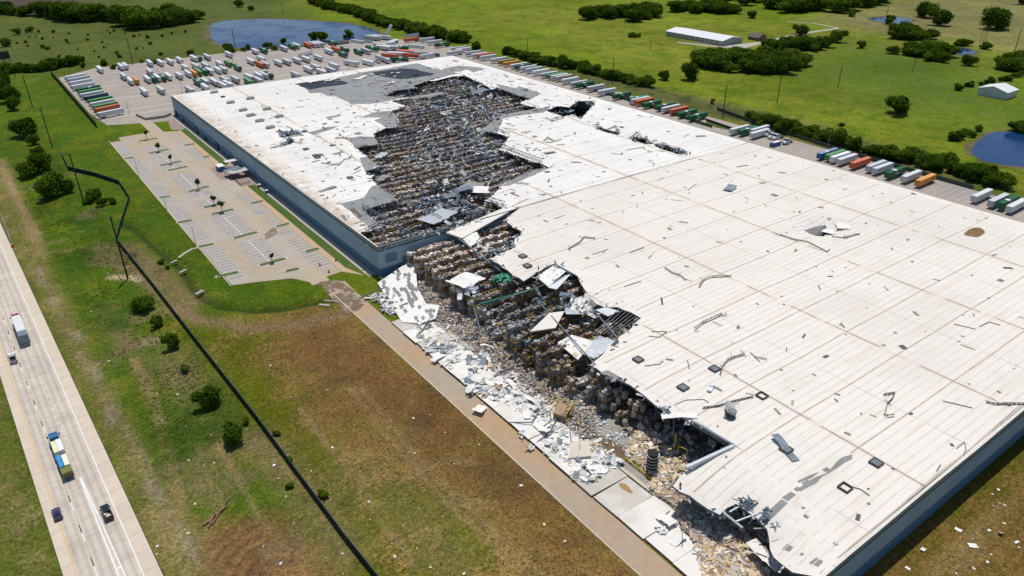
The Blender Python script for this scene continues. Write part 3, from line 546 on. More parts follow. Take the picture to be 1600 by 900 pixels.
def roof_mat(name, c, dirt):
    m_ = mat(name, c, 0.75, 0.035, 0.25, spec=0.2, bump=0.35, col2=tuple(q*0.90 for q in c), t2=(0.45, 0.7), s2=0.03); N = m_.node_tree.nodes; L = m_.node_tree.links; b = N['Principled BSDF']
    pos = N.new('ShaderNodeNewGeometry').outputs['Position']; sx = N.new('ShaderNodeSeparateXYZ'); L.new(pos, sx.inputs[0]); cur = None
    for xk in VALLEYS+((XW+2.0,) if dirt else ()):
        s = N.new('ShaderNodeMath'); s.operation = 'SUBTRACT'; L.new(sx.outputs[0], s.inputs[0]); s.inputs[1].default_value = xk; ab = N.new('ShaderNodeMath'); ab.operation = 'ABSOLUTE'; L.new(s.outputs[0], ab.inputs[0])
        if dirt and xk == XW+2.0: dv = N.new('ShaderNodeMath'); dv.operation = 'MULTIPLY'; dv.inputs[1].default_value = 0.16; L.new(ab.outputs[0], dv.inputs[0]); ab = dv
        if cur is None: cur = ab.outputs[0]
        else: mn = N.new('ShaderNodeMath'); mn.operation = 'MINIMUM'; L.new(cur, mn.inputs[0]); L.new(ab.outputs[0], mn.inputs[1]); cur = mn.outputs[0]
    mr = N.new('ShaderNodeMapRange'); mr.inputs[1].default_value = 0.0; mr.inputs[2].default_value = 1.5; mr.inputs[3].default_value = 0.8 if dirt else 0.62; mr.inputs[4].default_value = 0.0; L.new(cur, mr.inputs[0])
    nz = N.new('ShaderNodeTexNoise'); nz.inputs['Scale'].default_value = 0.16; nz.inputs['Detail'].default_value = 7; nz.inputs['Roughness'].default_value = 0.7; L.new(pos, nz.inputs['Vector'])
    r2 = N.new('ShaderNodeMapRange'); r2.inputs[1].default_value = 0.38 if dirt else 0.42; r2.inputs[2].default_value = 0.58 if dirt else 0.70; L.new(nz.outputs[0], r2.inputs[0])
    mu = N.new('ShaderNodeMath'); mu.operation = 'MULTIPLY'; L.new(mr.outputs[0], mu.inputs[0]); L.new(r2.outputs[0], mu.inputs[1])
    # long faint streaks of dirt washed along the sheets
    mp = N.new('ShaderNodeMapping'); mp.inputs['Scale'].default_value = (0.035, 0.55, 1); L.new(pos, mp.inputs[0]); n3 = N.new('ShaderNodeTexNoise'); n3.inputs['Scale'].default_value = 1.0; n3.inputs['Detail'].default_value = 5; L.new(mp.outputs[0], n3.inputs['Vector'])
    r3 = N.new('ShaderNodeMapRange'); r3.inputs[1].default_value = 0.55; r3.inputs[2].default_value = 0.8; r3.inputs[3].default_value = 0; r3.inputs[4].default_value = 0.34; L.new(n3.outputs[0], r3.inputs[0])
    ad = N.new('ShaderNodeMath'); ad.operation = 'ADD'; ad.use_clamp = True; L.new(mu.outputs[0], ad.inputs[0]); L.new(r3.outputs[0], ad.inputs[1])
    src = b.inputs['Base Color'].links[0].from_socket; mx = N.new('ShaderNodeMix'); mx.data_type = 'RGBA'; L.new(ad.outputs[0], mx.inputs[0]); L.new(src, mx.inputs[6]); mx.inputs[7].default_value = (0.50, 0.36, 0.215, 1); L.new(mx.outputs[2], b.inputs['Base Color'])
    return m_
ROOFN = roof_mat('white membrane', (0.785, 0.765, 0.725), True); ROOFS = roof_mat('cream membrane', (0.735, 0.69, 0.63), False)
SEAM = mat('membrane seam', (0.635, 0.59, 0.525), 0.8, 0.2, 0.2); SEAMH = mat('dirty seam', (0.46, 0.39, 0.32), 0.8, 0.35, 0.3); VALL = mat('drain line', (0.36, 0.27, 0.185), 0.9, 0.5, 0.35)
ware = empty('warehouse', (XW, YS, 0), label='huge storm-torn warehouse with white roof and blue-grey walls, roof ripped open', cat='warehouse')
def wpart(o): o.parent = ware; o.location = -ware.location; return o
wpart(link('roof_deck', cdt_surface('roof_deck', [nroof, hn, he, sroof, hd]+hc, lambda c: in_roof(c), 0.0, [DECK, DECKUN], 0.55)))
wpart(link('roof_membrane', cdt_surface('roof_membrane', [nroof, hn, he]+hc+GREY_PX+HOLEDK_PX, lambda c: in_roof(c, True) & (c[:, 1] > YM), 0.07, [ROOFN])))
wpart(link('roof_membrane', cdt_surface('roof_membrane', [sroof, hd]+GREY_PX, lambda c: in_roof(c, True) & (c[:, 1] < YM), 0.07, [ROOFS])))
for tp in HOLEDK_PX: wpart(link('dark_hole_fill', cdt_surface('dark_hole_fill', [tp], lambda c: inpoly(c, tp) & in_roof(c), 0.05, [HOLEDK])))  # flat sheets in place of holes; the dark interior is painted colour
# seams of the membrane sheets
def ribbon(lines, w, dz):
    V = []; F = []; lines = [np.array(l) for l in lines]
    ins = in_roof(np.vstack(lines), True); inm = in_roof(np.vstack([(l[1:]+l[:-1])/2 for l in lines]), True); i0 = j0 = 0
    for pts in lines:
        n = len(pts); z = np.array([rz1(*q) for q in pts])+dz; e = ins[i0:i0+n]; ok = inm[j0:j0+n-1] & e[1:] & e[:-1]; i0 += n; j0 += n-1
        d = pts[-1]-pts[0]; d = d/np.hypot(*d); nn = np.array([-d[1], d[0]])*w/2; b = len(V)
        for p, q in zip(pts, z): V.append((p[0]+nn[0], p[1]+nn[1], q)); V.append((p[0]-nn[0], p[1]-nn[1], q))
        F += [[b+2*i, b+2*i+1, b+2*i+3, b+2*i+2] for i in range(n-1) if ok[i]]
    return np.array(V), np.array(F)
PITCHY = 15.8; fine_, heavy = [], []
k = 0; y = 61.5-PITCHY*1
for i in range(int((YN-45.7)/(PITCHY/7))):
    yy = 45.9+i*PITCHY/7+R.uniform(-0.12, 0.12)
    h = (i % 7 == 0); xs = np.arange(XW+0.6, XE-0.5, 4.0)
    (heavy if h else fine_).append(np.stack([xs, np.full(len(xs), yy)], 1))
faint = [np.stack([np.full(60, x), np.linspace(YS+1, YN-1, 60)], 1) for x in (125, 169.5, 214.5, 259, 302)]
for nm, ls, w, dz, mt in (('membrane_seam', fine_+faint, 0.2, 0.105, SEAM), ('dirty_seam', heavy, 0.36, 0.115, SEAMH)):
    v, f = ribbon(ls, w, dz); wpart(link(nm, mesh_np(nm, v, f, mt)))['kind'] = 'stuff'
vl = []
for xk, on in [(x, 0.82) for x in VALLEYS]+[]:
    y = YS+0.5
    while y < YN-3:
        L = R.uniform(2, 7)
        if R.random() < on: vl.append(np.array([(xk+R.uniform(-0.05, 0.05), y), (xk+R.uniform(-0.05, 0.05), min(y+L, YN-1))]))
        y += L
v, f = ribbon(vl, 0.34, 0.125); wpart(link('drain_line', mesh_np('drain_line', v, f, VALL)))['kind'] = 'stuff'
# expansion joint along the fire wall and coping along the eaves
cp = MB()
for x in np.arange(174, XE, 4): cp.box((x+2, YM, rz1(x+2, YM)+0.16), (4, 0.5, 0.16))
wpart(cp.build('expansion_joint', SEAMH))
cp = MB(); cp.box((XW, (YM+YN)/2, 12.72), (0.5, YN-YM, 0.12)); cp.box(((XW+XE)/2, YN, 12.35), (XE-XW, 0.5, 0.12)); cp.box((XE, (YS+YN)/2, 12.25), (0.6, YN-YS, 0.14))
for x in np.arange(XW, XE-0.1, 4): cp.box((x+2, YS, rz1(x+2, YS)+0.14), (4.0, 0.55, 0.12))
wpart(cp.build('eave_coping', COPING))
# tilt-up wall panels, each with its painted bands
def wall_panel_mesh(w, h, skip=None):
    mb = MB()
    for z0, z1, m_, t in ((0, 3.3, 1, 0.30), (3.3, h-2.1, 0, 0.30), (h-2.1, h-1.6, 2, 0.33), (h-1.6, h, 3, 0.30)): mb.box((0, 0, (z0+z1)/2), (w-0.07, t, z1-z0), m=m_)
    return mb.mesh('wall_panel', [WALLM, WALLLOW, GREENST, WALLSH])
def wall(a, b, h, pw=8.5):
    a = np.array(a, float); b = np.array(b, float); L = np.hypot(*(b-a)); n = max(1, round(L/pw)); w = L/n; me = wall_panel_mesh(w, h); rz = math.atan2(b[1]-a[1], b[0]-a[0])
    for i in range(n):
        c = a+(b-a)*(i+0.5)/n; o = link('wall_panel', me, ware); o.location = Vector((c[0], c[1], 0))-ware.location; o.rotation_euler = (0, 0, rz)
wall((XW, YM), (XW, YN), 12.66); wall((XW, YS+0.16), (XE, YS+0.16), 11.5); wall((XW, YN), (XE, YN), 12.28); wall((XE, YS), (XE, YN), 11.5); wall((XW, YM+0.16), (139, YM+0.16), 12.5); wall((139, YM), (XE, YM), 11.2)
fb = MB(); fb.box(((XW+XE)/2, YS-0.12, 0.45), (XE-XW, 0.2, 0.9)); wpart(fb.build('wall_base_ledge', WALLLOW))
for u, v in ((611, 402), (637, 404)):   # two shuttered openings in the end wall
    c = None
    for z in (7.0,):
        d = G(u, v, 0); t = (YM-0.05)/d.y; c = Vector((d.x*t, YM-0.05, CAMH*(1-t)))
    mb = MB(); mb.box((0, 0, 0), (4.4, 0.3, 3.0)); o = mb.build('window', WALLLOW, ware, c-ware.location); f2 = MB(); f2.box((0, -0.1, 1.55), (4.8, 0.4, 0.22)); f2.box((0, -0.1, -1.55), (4.8, 0.4, 0.16)); f2.box((-2.3, -0.08, 0), (0.18, 0.34, 3.0)); f2.box((2.3, -0.08, 0), (0.18, 0.34, 3.0)); f2.build('frame', WALLSH, o)
wpart(sheet('warehouse_floor', [(XW, YS), (XE, YS), (XE, YN), (XW, YN)], 0.10, FLOORM, thick=0.2))
# rooftop units and hatches
UNIT = mat('rooftop unit grey', (0.42, 0.42, 0.40), 0.6, 0.15, 0.8, coord='obj'); HATCHF = mat('hatch frame', (0.07, 0.075, 0.085), 0.6, 0.1, 1.0); HATCHG = mat('hatch glazing', (0.22, 0.24, 0.26), 0.35, 0.2, 0.8)
mbh = MB(); mbh.box((0, 0, 0.75), (4.2, 2.3, 1.1)); mbh.box((0.2, 0, 1.4), (3.4, 1.7, 0.3)); mbh.box((-2.3, 0.2, 0.7), (0.7, 1.5, 0.8)); UM = mbh.mesh('housing', UNIT); mbc = MB(); mbc.box((0, 0, 0.1), (4.5, 2.6, 0.3)); UC = mbc.mesh('curb', STEEL)
for u, v in [(335, 143), (360.7, 159), (391.6, 153), (380, 171), (417.5, 169.5), (392, 179), (406, 187.5), (422.5, 198), (436.6, 181)]:
    p = G(u, v, 13.0); z = rz1(p.x, p.y)+0.1; o = link('rooftop_unit', UM, ware, Vector((p.x, p.y, z))-ware.location, R.uniform(-0.06, 0.06)+math.pi/2*0); link('curb', UC, o)
mh = MB()
for sx in (-1, 1): mh.box((sx*1.15, 0, 0.3), (0.22, 2.5, 0.7)); mh.box((0, sx*1.15, 0.3), (2.1, 0.22, 0.7))
HM = mh.mesh('roof_hatch', HATCHF); mg = MB(); mg.box((0, 0, 0.42), (2.1, 2.1, 0.12)); 
for q in range(-2, 3): mg.box((q*0.4, 0, 0.5), (0.06, 2.1, 0.06))
HG = mg.mesh('glazing', HATCHG)
for u, v in [(997, 563), (1067, 607), (1116, 579), (1368, 726), (824, 416), (817, 402), (1228, 704), (1320, 764), (1190, 621), (348.5, 152), (476, 207), (478, 234), (496, 247), (493, 244), (547, 278)]:
    p = G(u, v, HR); o = link('roof_hatch', HM, ware, Vector((p.x, p.y, rz1(p.x, p.y)))-ware.location, 0.0)
    if (u, v) not in ((1190, 621), (1320, 764), (348.5, 152)): link('glazing', HG, o)
mh = MB(); mh.taper((0, 0, 0), (0, 0, 0.9), 0.35, 0.3, 8)
for u, v in [(1090, 195), (1095, 196), (343, 189), (368, 207), (1222, 224), (1218, 218), (1404, 180)][:5]:
    p = G(u, v, HR); fixdegen(mh.build('roof_vent', STEEL, ware, Vector((p.x, p.y, rz1(p.x, p.y)))-ware.location).data)

# ------------------------------------------------------------------ trusses and debris builders
def joist_mb(pts, depth=0.9, bay=0.9, w=0.13, up=(0, 0, 1), mb=None):
    mb = mb or MB(); pts = [np.array(p, float) for p in pts]; up = np.array(up, float)*depth; k = 0
    for a, b in zip(pts[:-1], pts[1:]):
        mb.bar(a, b, w); mb.bar(a+up, b+up, w); L = np.linalg.norm(b-a); n = max(1, int(L/bay))
        for i in range(n):
            p = a+(b-a)*i/n; q = a+(b-a)*(i+1)/n; mb.bar(p if k % 2 else p+up, q+up if k % 2 else q, w*0.75); k += 1
    return mb
def thing(mb, name, mt, label, cat, group=None):
    """one-mesh thing: its origin goes to its base"""
    V = np.vstack(mb.v); c = V.mean(0); c[2] = V[:, 2].min(); mb.v = [v-c for v in mb.v]
    o = mb.build(name, mt, None, Vector(c)); return tag(o, label, cat, group)
def bent_sheet(l, w, curl=0.6, seed=0, n=7, thick=0.05):
    r = random.Random(seed); mb = MB(); m_ = 3; ang = 0; x, z = 0, 0; prof = [(0, 0)]
    for i in range(n): ang = ang*.55+r.uniform(-curl, curl); x += l/n*math.cos(ang); z += l/n*math.sin(ang); prof.append((x, z))
    zz = np.array([p[1] for p in prof]); zz = zz-zz.min(); top = []
    for i, (x, _) in enumerate(prof):
        for j in range(m_+1): top.append((x+r.uniform(-.1, .1)*w*0.4-l/2, (j/m_-0.5)*w*(1+r.uniform(-.12, .12)), zz[i]+r.uniform(0, 0.12)*w*curl+thick))
    top = np.array(top); f = [[i*(m_+1)+j, (i+1)*(m_+1)+j, (i+1)*(m_+1)+j+1, i*(m_+1)+j+1] for i in range(n) for j in range(m_)]
    k = len(top); bot = top-[0, 0, thick]; f2 = [[a+k for a in q[::-1]] for q in f]; mb.add(np.vstack([top, bot]), f+f2)
    ring = [j for j in range(m_+1)]+[i*(m_+1)+m_ for i in range(1, n+1)]+[n*(m_+1)+j for j in range(m_-1, -1, -1)]+[i*(m_+1) for i in range(n-1, 0, -1)]
    mb.add(np.vstack([top, bot]), [[ring[i], ring[i-1], ring[i-1]+k, ring[i]+k] for i in range(len(ring))]); return mb
def slab(corners, t=0.35, mats=None, patches=0, seed=1, pm=1):
    """thick slab on four 3D corners with raised patches where the skin has gone"""
    c = [np.array(p, float) for p in corners]; n = np.cross(c[1]-c[0], c[3]-c[0]); n /= np.linalg.norm(n); n = n if n[2] > 0 else -n; mb = MB(); d = [p-n*t for p in c]
    mb.add(c+d, [[0, 1, 2, 3], [7, 6, 5, 4], [0, 4, 5, 1], [1, 5, 6, 2], [2, 6, 7, 3], [3, 7, 4, 0]]); r = random.Random(seed)
    bl = lambda u, v: (c[0]*(1-u)+c[1]*u)*(1-v)+(c[3]*(1-u)+c[2]*u)*v
    for i in range(patches):
        u = r.randint(0, 9)/10+0.02; v = r.randint(0, 9)/10+0.01; du = r.choice((0.05, 0.08, 0.08, 0.16)); dv = r.choice((0.05, 0.07, 0.09, 0.2)); u1 = min(0.99, u+du); v1 = min(0.99, v+dv)
        mb.add([p+n*(0.03+0.004*i/ max(1, patches)) for p in (bl(u, v), bl(u1, v), bl(u1, v1), bl(u, v1))], [[0, 1, 2, 3]], pm)
    return mb
def crumple(l, w, n, seed, hmax=1.4):
    r = random.Random(seed); mb = MB()
    for i in range(n):
        s = bent_sheet(r.uniform(.18, .5)*l, r.uniform(.15, .45)*w, .8, seed*31+i, 5); V = np.vstack(s.v); F = np.vstack(s.f); m_ = rotmats([r.uniform(0, 6.28)], np.array([r.uniform(-.9, .9)]), np.array([r.uniform(-.6, .6)]))[0]; V = V@m_.T; V -= [0, 0, V[:, 2].min()]; mb.add(V*[1, 1, .8]+[r.gauss(0, .17)*l, r.gauss(0, .16)*w, r.uniform(0, .3)*hmax], F)
    return mb
def P3(u, v, z): p = G(u, v, z); return (p.x, p.y, p.z)
def onroof(u, v, dz=0.12): p = G(u, v, HR); return (p.x, p.y, rz1(p.x, p.y)+dz)
# twisted steel lying on the roof
TW = [
 ([(800, 322), (812, 316), (826, 311)], 0.3, 'short bent rod beside the joint of the white roof'),
 ([(888, 390), (905, 380), (912, 372), (930, 374)], 0.9, 'tangled joist remnants on cream roof right of the torn edge'),
 ([(1038, 420), (1050, 428), (1062, 432), (1072, 440)], 0.8, 'bent joist lying in a crook on mid cream roof'),
 ([(1093, 450), (1100, 440), (1112, 435), (1138, 434)], 1.1, 'curved light-coloured truss arched across the cream roof'),
 ([(1086, 517), (1100, 506), (1129, 493)], 1.5, 'straight square truss length lying on the cream roof'),
 ([(1124, 588), (1128, 574), (1140, 562), (1162, 556)], 1.1, 'curved joist springing from a roof hatch'),
 ([(1097, 638), (1120, 636), (1140, 630), (1176, 622)], 0.8, 'long joist lying beside the toppled rooftop unit'),
 ([(1382, 650), (1386, 632), (1394, 624), (1398, 615), (1380, 618)], 1.0, 'buckled ladder-like joist on the right of cream roof'),
 ([(1540, 630), (1556, 634), (1575, 633), (1602, 633)], 0.9, 'loop of wrecked joist at the right roof eave'),
 ([(1218, 369), (1240, 376), (1262, 380), (1292, 396), (1296, 392)], 0.6, 'long bent joist below the roof dent'),
 ([(1300, 366), (1318, 372), (1332, 368), (1343, 366)], 0.6, 'curled rail at the lip of the roof dent'),
 ([(852, 185), (862, 190), (880, 185), (875, 181)], 1.0, 'wire-like joist tangle on white roof near the collapsed slit'),
 ([(850, 222), (856, 216), (866, 222), (878, 219)], 1.0, 'dark joist tangle on white roof above the hole'),
 ([(925, 192), (935, 196), (946, 200), (960, 196), (968, 204)], 1.3, 'wrecked truss standing in the roof crease, upper end'),
 ([(984, 212), (995, 206), (1002, 212), (1016, 218)], 1.3, 'wrecked truss standing in the middle of the roof crease'),
 ([(1024, 222), (1036, 222), (1044, 226), (1060, 230), (1074, 238)], 1.4, 'dark wrecked truss at the lower end of roof crease'),
 ([(1530, 512), (1545, 505), (1562, 510)], 0.25, 'thin bent rod lying far right on cream roof'),
 ([(1473, 628), (1495, 633), (1519, 639)], 0.3, 'straight dark bar on cream roof near the right eave'),
 ([(1490, 508), (1524, 516)], 0.2, 'thin straight rod on cream roof, upper right'),
 ([(1007, 572), (1030, 570), (1036, 565)], 0.3, 'hooked rod on cream roof below the first hatch'),
 ([(975, 449), (1002, 440)], 0.2, 'thin straight rod on cream roof above the pit'),
 ([(926, 398), (950, 390)], 0.25, 'short rod on cream roof under the joist tangle'),
 ([(984, 396), (1006, 388)], 0.2, 'short rod on cream roof at mid height'),
 ([(1075, 299), (1082, 292), (1089, 288)], 0.25, 'short bent rod on cream roof near the white joint'),
 ([(1018, 519), (1042, 519), (1030, 528), (1014, 526)], 0.3, 'pair of loose rods at the edge of the square pit'),
 ([(1074, 565), (1077, 578)], 0.3, 'short stub of rod between two roof hatches'),
 ([(1172, 552), (1187, 567)], 0.25, 'slanting rod right of the arched joist'),
 ([(1055, 631), (1072, 625), (1100, 625), (1107, 630)], 0.15, 'thin curved wire on cream roof above the dark opening'),
 ([(1330, 762), (1344, 766), (1358, 776)], 0.4, 'bent rail beside the broken hatch'),
 ([(1494, 702), (1507, 691), (1509, 702), (1505, 712)], 0.15, 'thin hooked wire near the right eave'),
 ([(1463, 738), (1469, 728)], 0.3, 'short bar near the right eave'),
 ([(502, 256), (530, 259), (538, 250), (548, 248)], 0.7, 'bent joist on the white roof left of the hole'),
 ([(440, 215), (455, 222), (470, 226)], 0.9, 'crumpled duct strip on the white roof'),
]
for i, (pts, d, lab) in enumerate(TW):
    P = [np.array(onroof(u, v, 0.15)) for u, v in pts]
    if d >= 0.6:
        mb = joist_mb(P, d*0.8, 0.9, 0.15, up=(R.uniform(-.5, .5), R.uniform(-.5, .5), 0.75))
        for q in range(int(5*d)):
            b = P[R.randrange(len(P))]; mb.bar(b+[R.uniform(-1, 1), R.uniform(-1, 1), 0], b+[R.uniform(-2.2, 2.2), R.uniform(-2.2, 2.2), R.uniform(0, 1.0)], 0.12)
    else:
        mb = MB()
        for a, b in zip(P[:-1], P[1:]): mb.bar(a, b, 0.16 if d < 0.2 else 0.26, w2=0.2)
    thing(mb, 'twisted_joist' if d >= 0.6 else 'loose_rod', STEEL, lab, 'debris')
# sheet metal and boards on the roof
for i, (u, v, l, w, rz, mt, cu, lab) in enumerate([
 (1140, 296, 7, 4, 0.3, GALVD, 0.35, 'crumpled dark grey duct panel alone on the cream roof'),
 (1226, 702, 9, 2.0, 1.2, GALVD, 0.25, 'bent blue-grey flashing wrapped round a hatch'),
 (1300, 352, 9, 5, 0.2, WSHEET, 0.25, 'white torn board standing in the roof dent'),
 (1322, 351, 7, 6, -0.9, WSHEET, 0.08, 'square white panel tipped up at the roof dent'), (449, 211, 12, 4, 0.2, GALVD, 0.7, 'heap of crumpled grey metal on the white roof, upper'),
 (448, 225, 11, 4, 0.4, GALVD, 0.7, 'heap of crumpled grey metal on the white roof, lower'), (463, 209, 5, 4, 1.0, GALV, 0.6, 'pale crumpled sheet beside the metal heap'),
 (512, 296, 9, 2.4, 0.25, DECK, 0.1, 'grey strip of deck lying on white roof above the wall'), (1110, 609, 3.5, 1.2, 0.4, GALV, 0.4, 'small folded shard on cream roof'),
 (1040, 640, 5, 2.2, 0.9, GALV, 0.5, 'torn flashing sticking up at the edge of dark opening'), (1062, 648, 9, 2.2, -0.65, WSHEET, 0.25, 'long white strip hanging over the dark opening'),
 (433, 230, 8, 1.2, 0.1, GALVD, 0.3, 'narrow dark strip beside the metal heap'), (530, 240, 6, 1.0, 0.3, GALVD, 0.3, 'narrow grey strip on the white roof by the hole'),
 (500, 243, 4, 2.5, 0.7, STEEL, 0.4, 'dark patch of wreckage on white roof, middle'), (520, 228, 3.5, 2, 0.1, GALVD, 0.4, 'small grey scrap on the white roof'),
 (612, 130, 6, 2.0, 0.5, WSHEET, 0.4, 'white scrap at the rim of the grey deck'), (580, 118, 7, 3, 0.2, WSHEET, 0.5, 'white flap on the dark hole patch'),
 (650, 117, 4, 2, 0.9, WSHEET, 0.3, 'small white scrap on the dark hole patch'), (618, 115, 8, 1.5, 0.2, WSHEET, 0.4, 'white ribbon across the dark hole patch'),
 (500, 127, 16, 3.2, 0.05, WSHEET, 0.3, 'long white cloth draped at the torn rear edge'), (520, 125.5, 12, 3.2, 0.0, WSHEET, 0.35, 'second white cloth draped at the torn rear edge'),
 (562, 123, 12, 3.5, 0.3, WSHEET, 0.2, 'white flap folded over the grey deck')]):
    mb = bent_sheet(l, w, cu, 100+i) if cu < .5 or l > 11.5 and cu < .6 else crumple(l, w, 16, 100+i); o = mb.build('sheet_scrap', mt, None, Vector(onroof(u, v, 0.13)), rz); tag(o, lab, 'debris')
c = onroof(1523, 364, 0.14); pts = [(c[0]+6.0*math.cos(t)*(1+0.15*math.sin(3*t)), c[1]+3.2*math.sin(t)*(1+0.2*math.sin(2*t+1))) for t in np.arange(0, 6.28, 0.3)]
sheet('mud_stain', pts, c[2]+0.02, mat('brown roof mud', (0.20, 0.125, 0.045), 0.9, 0.3, 0.5), None); bpy.data.objects['mud_stain'].parent = ware; bpy.data.objects['mud_stain'].location = -ware.location
thing(slab([onroof(1256, 357, -.3), onroof(1290, 345, -.2), (lambda q: (q[0], q[1], q[2]-2.2))(onroof(1295, 353)), (lambda q: (q[0], q[1], q[2]-2.4))(onroof(1270, 365))], .15), 'folded_deck', [DECK, DECK], 'grey deck folded down inside the roof dent', 'debris')
for i, (u, v, l, w, lab) in enumerate([(938, 197, 9, 3, 'upper end'), (960, 204, 8, 3, 'upper middle'), (996, 213, 9, 3.5, 'centre'), (1014, 219, 7, 3, 'lower middle'), (1036, 225, 9, 3.5, 'lower end'), (1062, 233, 9, 3, 'last heap by the joint')]):
    o = crumple(l, w, 14, 60+i, 2.2).build('crushed_deck', GALVD if i % 2 else DECK, None, Vector(onroof(u, v, -.3)), -1.2); tag(o, 'crushed grey deck in the crease of the white roof, '+lab, 'debris')
t = empty('toppled_unit', Vector(onroof(1141, 648, .1)), .5, 'pale rooftop unit toppled half off its dark curb', 'rooftop unit'); o = link('housing', UM, t, (.3, .5, .9)); o.rotation_euler = (.45, .15, .3); link('curb', UC, t)
# small grit blown over the roof (nobody could count it)
n = 2600; px = rng.uniform(XW+2, XE-2, n); py = rng.uniform(YS+2, YN-4, n); ok = in_roof(np.stack([px, py], 1)); wgt = np.where(py > YM, np.exp(-pdist(np.stack([px, py], 1), hn)/40)*1.2, 0.25); ok &= rng.random(n) < wgt; px, py = px[ok], py[ok]; n = len(px)
cen = np.column_stack([px, py, roofz(px, py)+0.16]); half = np.column_stack([rng.exponential(0.5, n)*(1+.8*(py > YM))+0.12, rng.exponential(0.2, n)*(1+.9*(py > YM))+0.1, np.full(n, 0.06)]); v, f = boxes(cen, half, rotmats(rng.uniform(0, 3.14, n))); cs = np.array([(0.20, 0.20, 0.21), (0.12, 0.11, 0.10), (0.36, 0.34, 0.31), (0.28, 0.24, 0.19)])[rng.integers(0, 4, n)]
tag(link('roof_litter', mesh_np('roof_litter', v, f, SCRAP, col=np.repeat(cs, 6, 0))), 'small dark litter blown across the white roof', 'litter', kind='stuff')

# shreds of deck and membrane hanging along the torn rims
V_, F_, C_, n0 = [], [], [], 0
for lp in (hn, sw, he)+tuple(hc):
    lp = [tuple(q[:2]) for q in lp]
    for i in range(len(lp)-1):
        a, b = np.array(lp[i]), np.array(lp[i+1]); L = np.hypot(*(b-a))
        for q in range(int(L*.55)+(1 if R.random() < L*.55 % 1 else 0)):
            p = a+(b-a)*R.random(); nn = np.array([-(b-a)[1], (b-a)[0]])/max(L, .01); s = bent_sheet(R.uniform(.8, 3.2), R.uniform(.25, 1.1), .7, R.randrange(10**6), 4, .04); V = np.vstack(s.v); F = np.vstack(s.f); V = V@rotmats([R.uniform(0, 6.28)], np.array([R.uniform(-1, 1)]), np.array([R.uniform(-.9, .9)]))[0].T
            p = p+nn*R.gauss(0, .7); V = V+[p[0], p[1], rz1(p[0], p[1])-R.uniform(-.25, 1.3)]; V_.append(V); F_.append(F+n0); n0 += len(V); C_.append(np.repeat([R.choice(((.70, .68, .64), (.26, .27, .27), (.17, .20, .23), (.45, .46, .46), (.10, .11, .12)))], len(F), 0))
tag(link('rim_shreds', mesh_np('rim_shreds', np.vstack(V_), np.vstack(F_), SCRAP, col=np.vstack(C_))), 'torn strips of deck and membrane hanging along the hole rims', 'debris', kind='stuff')
# ------------------------------------------------------------------ pallet racks seen through the torn roof
KRAFT = np.array([(0.40, 0.27, 0.155), (0.47, 0.335, 0.21), (0.52, 0.41, 0.29), (0.62, 0.55, 0.46), (0.70, 0.67, 0.62), (0.33, 0.22, 0.13), (0.44, 0.36, 0.31), (0.30, 0.29, 0.30), (0.12, 0.17, 0.24), (0.10, 0.09, 0.085), (0.06, 0.22, 0.17), (0.42, 0.13, 0.09), (0.55, 0.38, 0.30)])
PALE = np.array([0.60, 0.52, 0.455]); KRAFT = KRAFT*.70+PALE*.22; KRAFT = KRAFT*.93+KRAFT.mean(1)[:, None]*.07; GOODS = np.array([(.60, .46, .27), (.68, .57, .40), (.74, .69, .60), (.48, .34, .19), (.66, .52, .33)])
KP = np.array([0.10, 0.11, 0.12, 0.13, 0.12, 0.08, 0.11, 0.09, 0.025, 0.06, 0.005, 0.004, 0.06]); KP = KP/KP.sum()
def near(P, poly, grow): return inpoly(P, poly) | (pdist(P, poly) < grow)
hs_open = [(XW-1, 60), (XW-1, YM)]+[(175, YM)]+sw[::-1]    # opening over the southern half, west of the roof edge
hw_ = np.convolve(rng.random(130), np.ones(4)/4, 'same')[5:110]; hw_ = (hw_-hw_.min())/(hw_.max()-hw_.min())
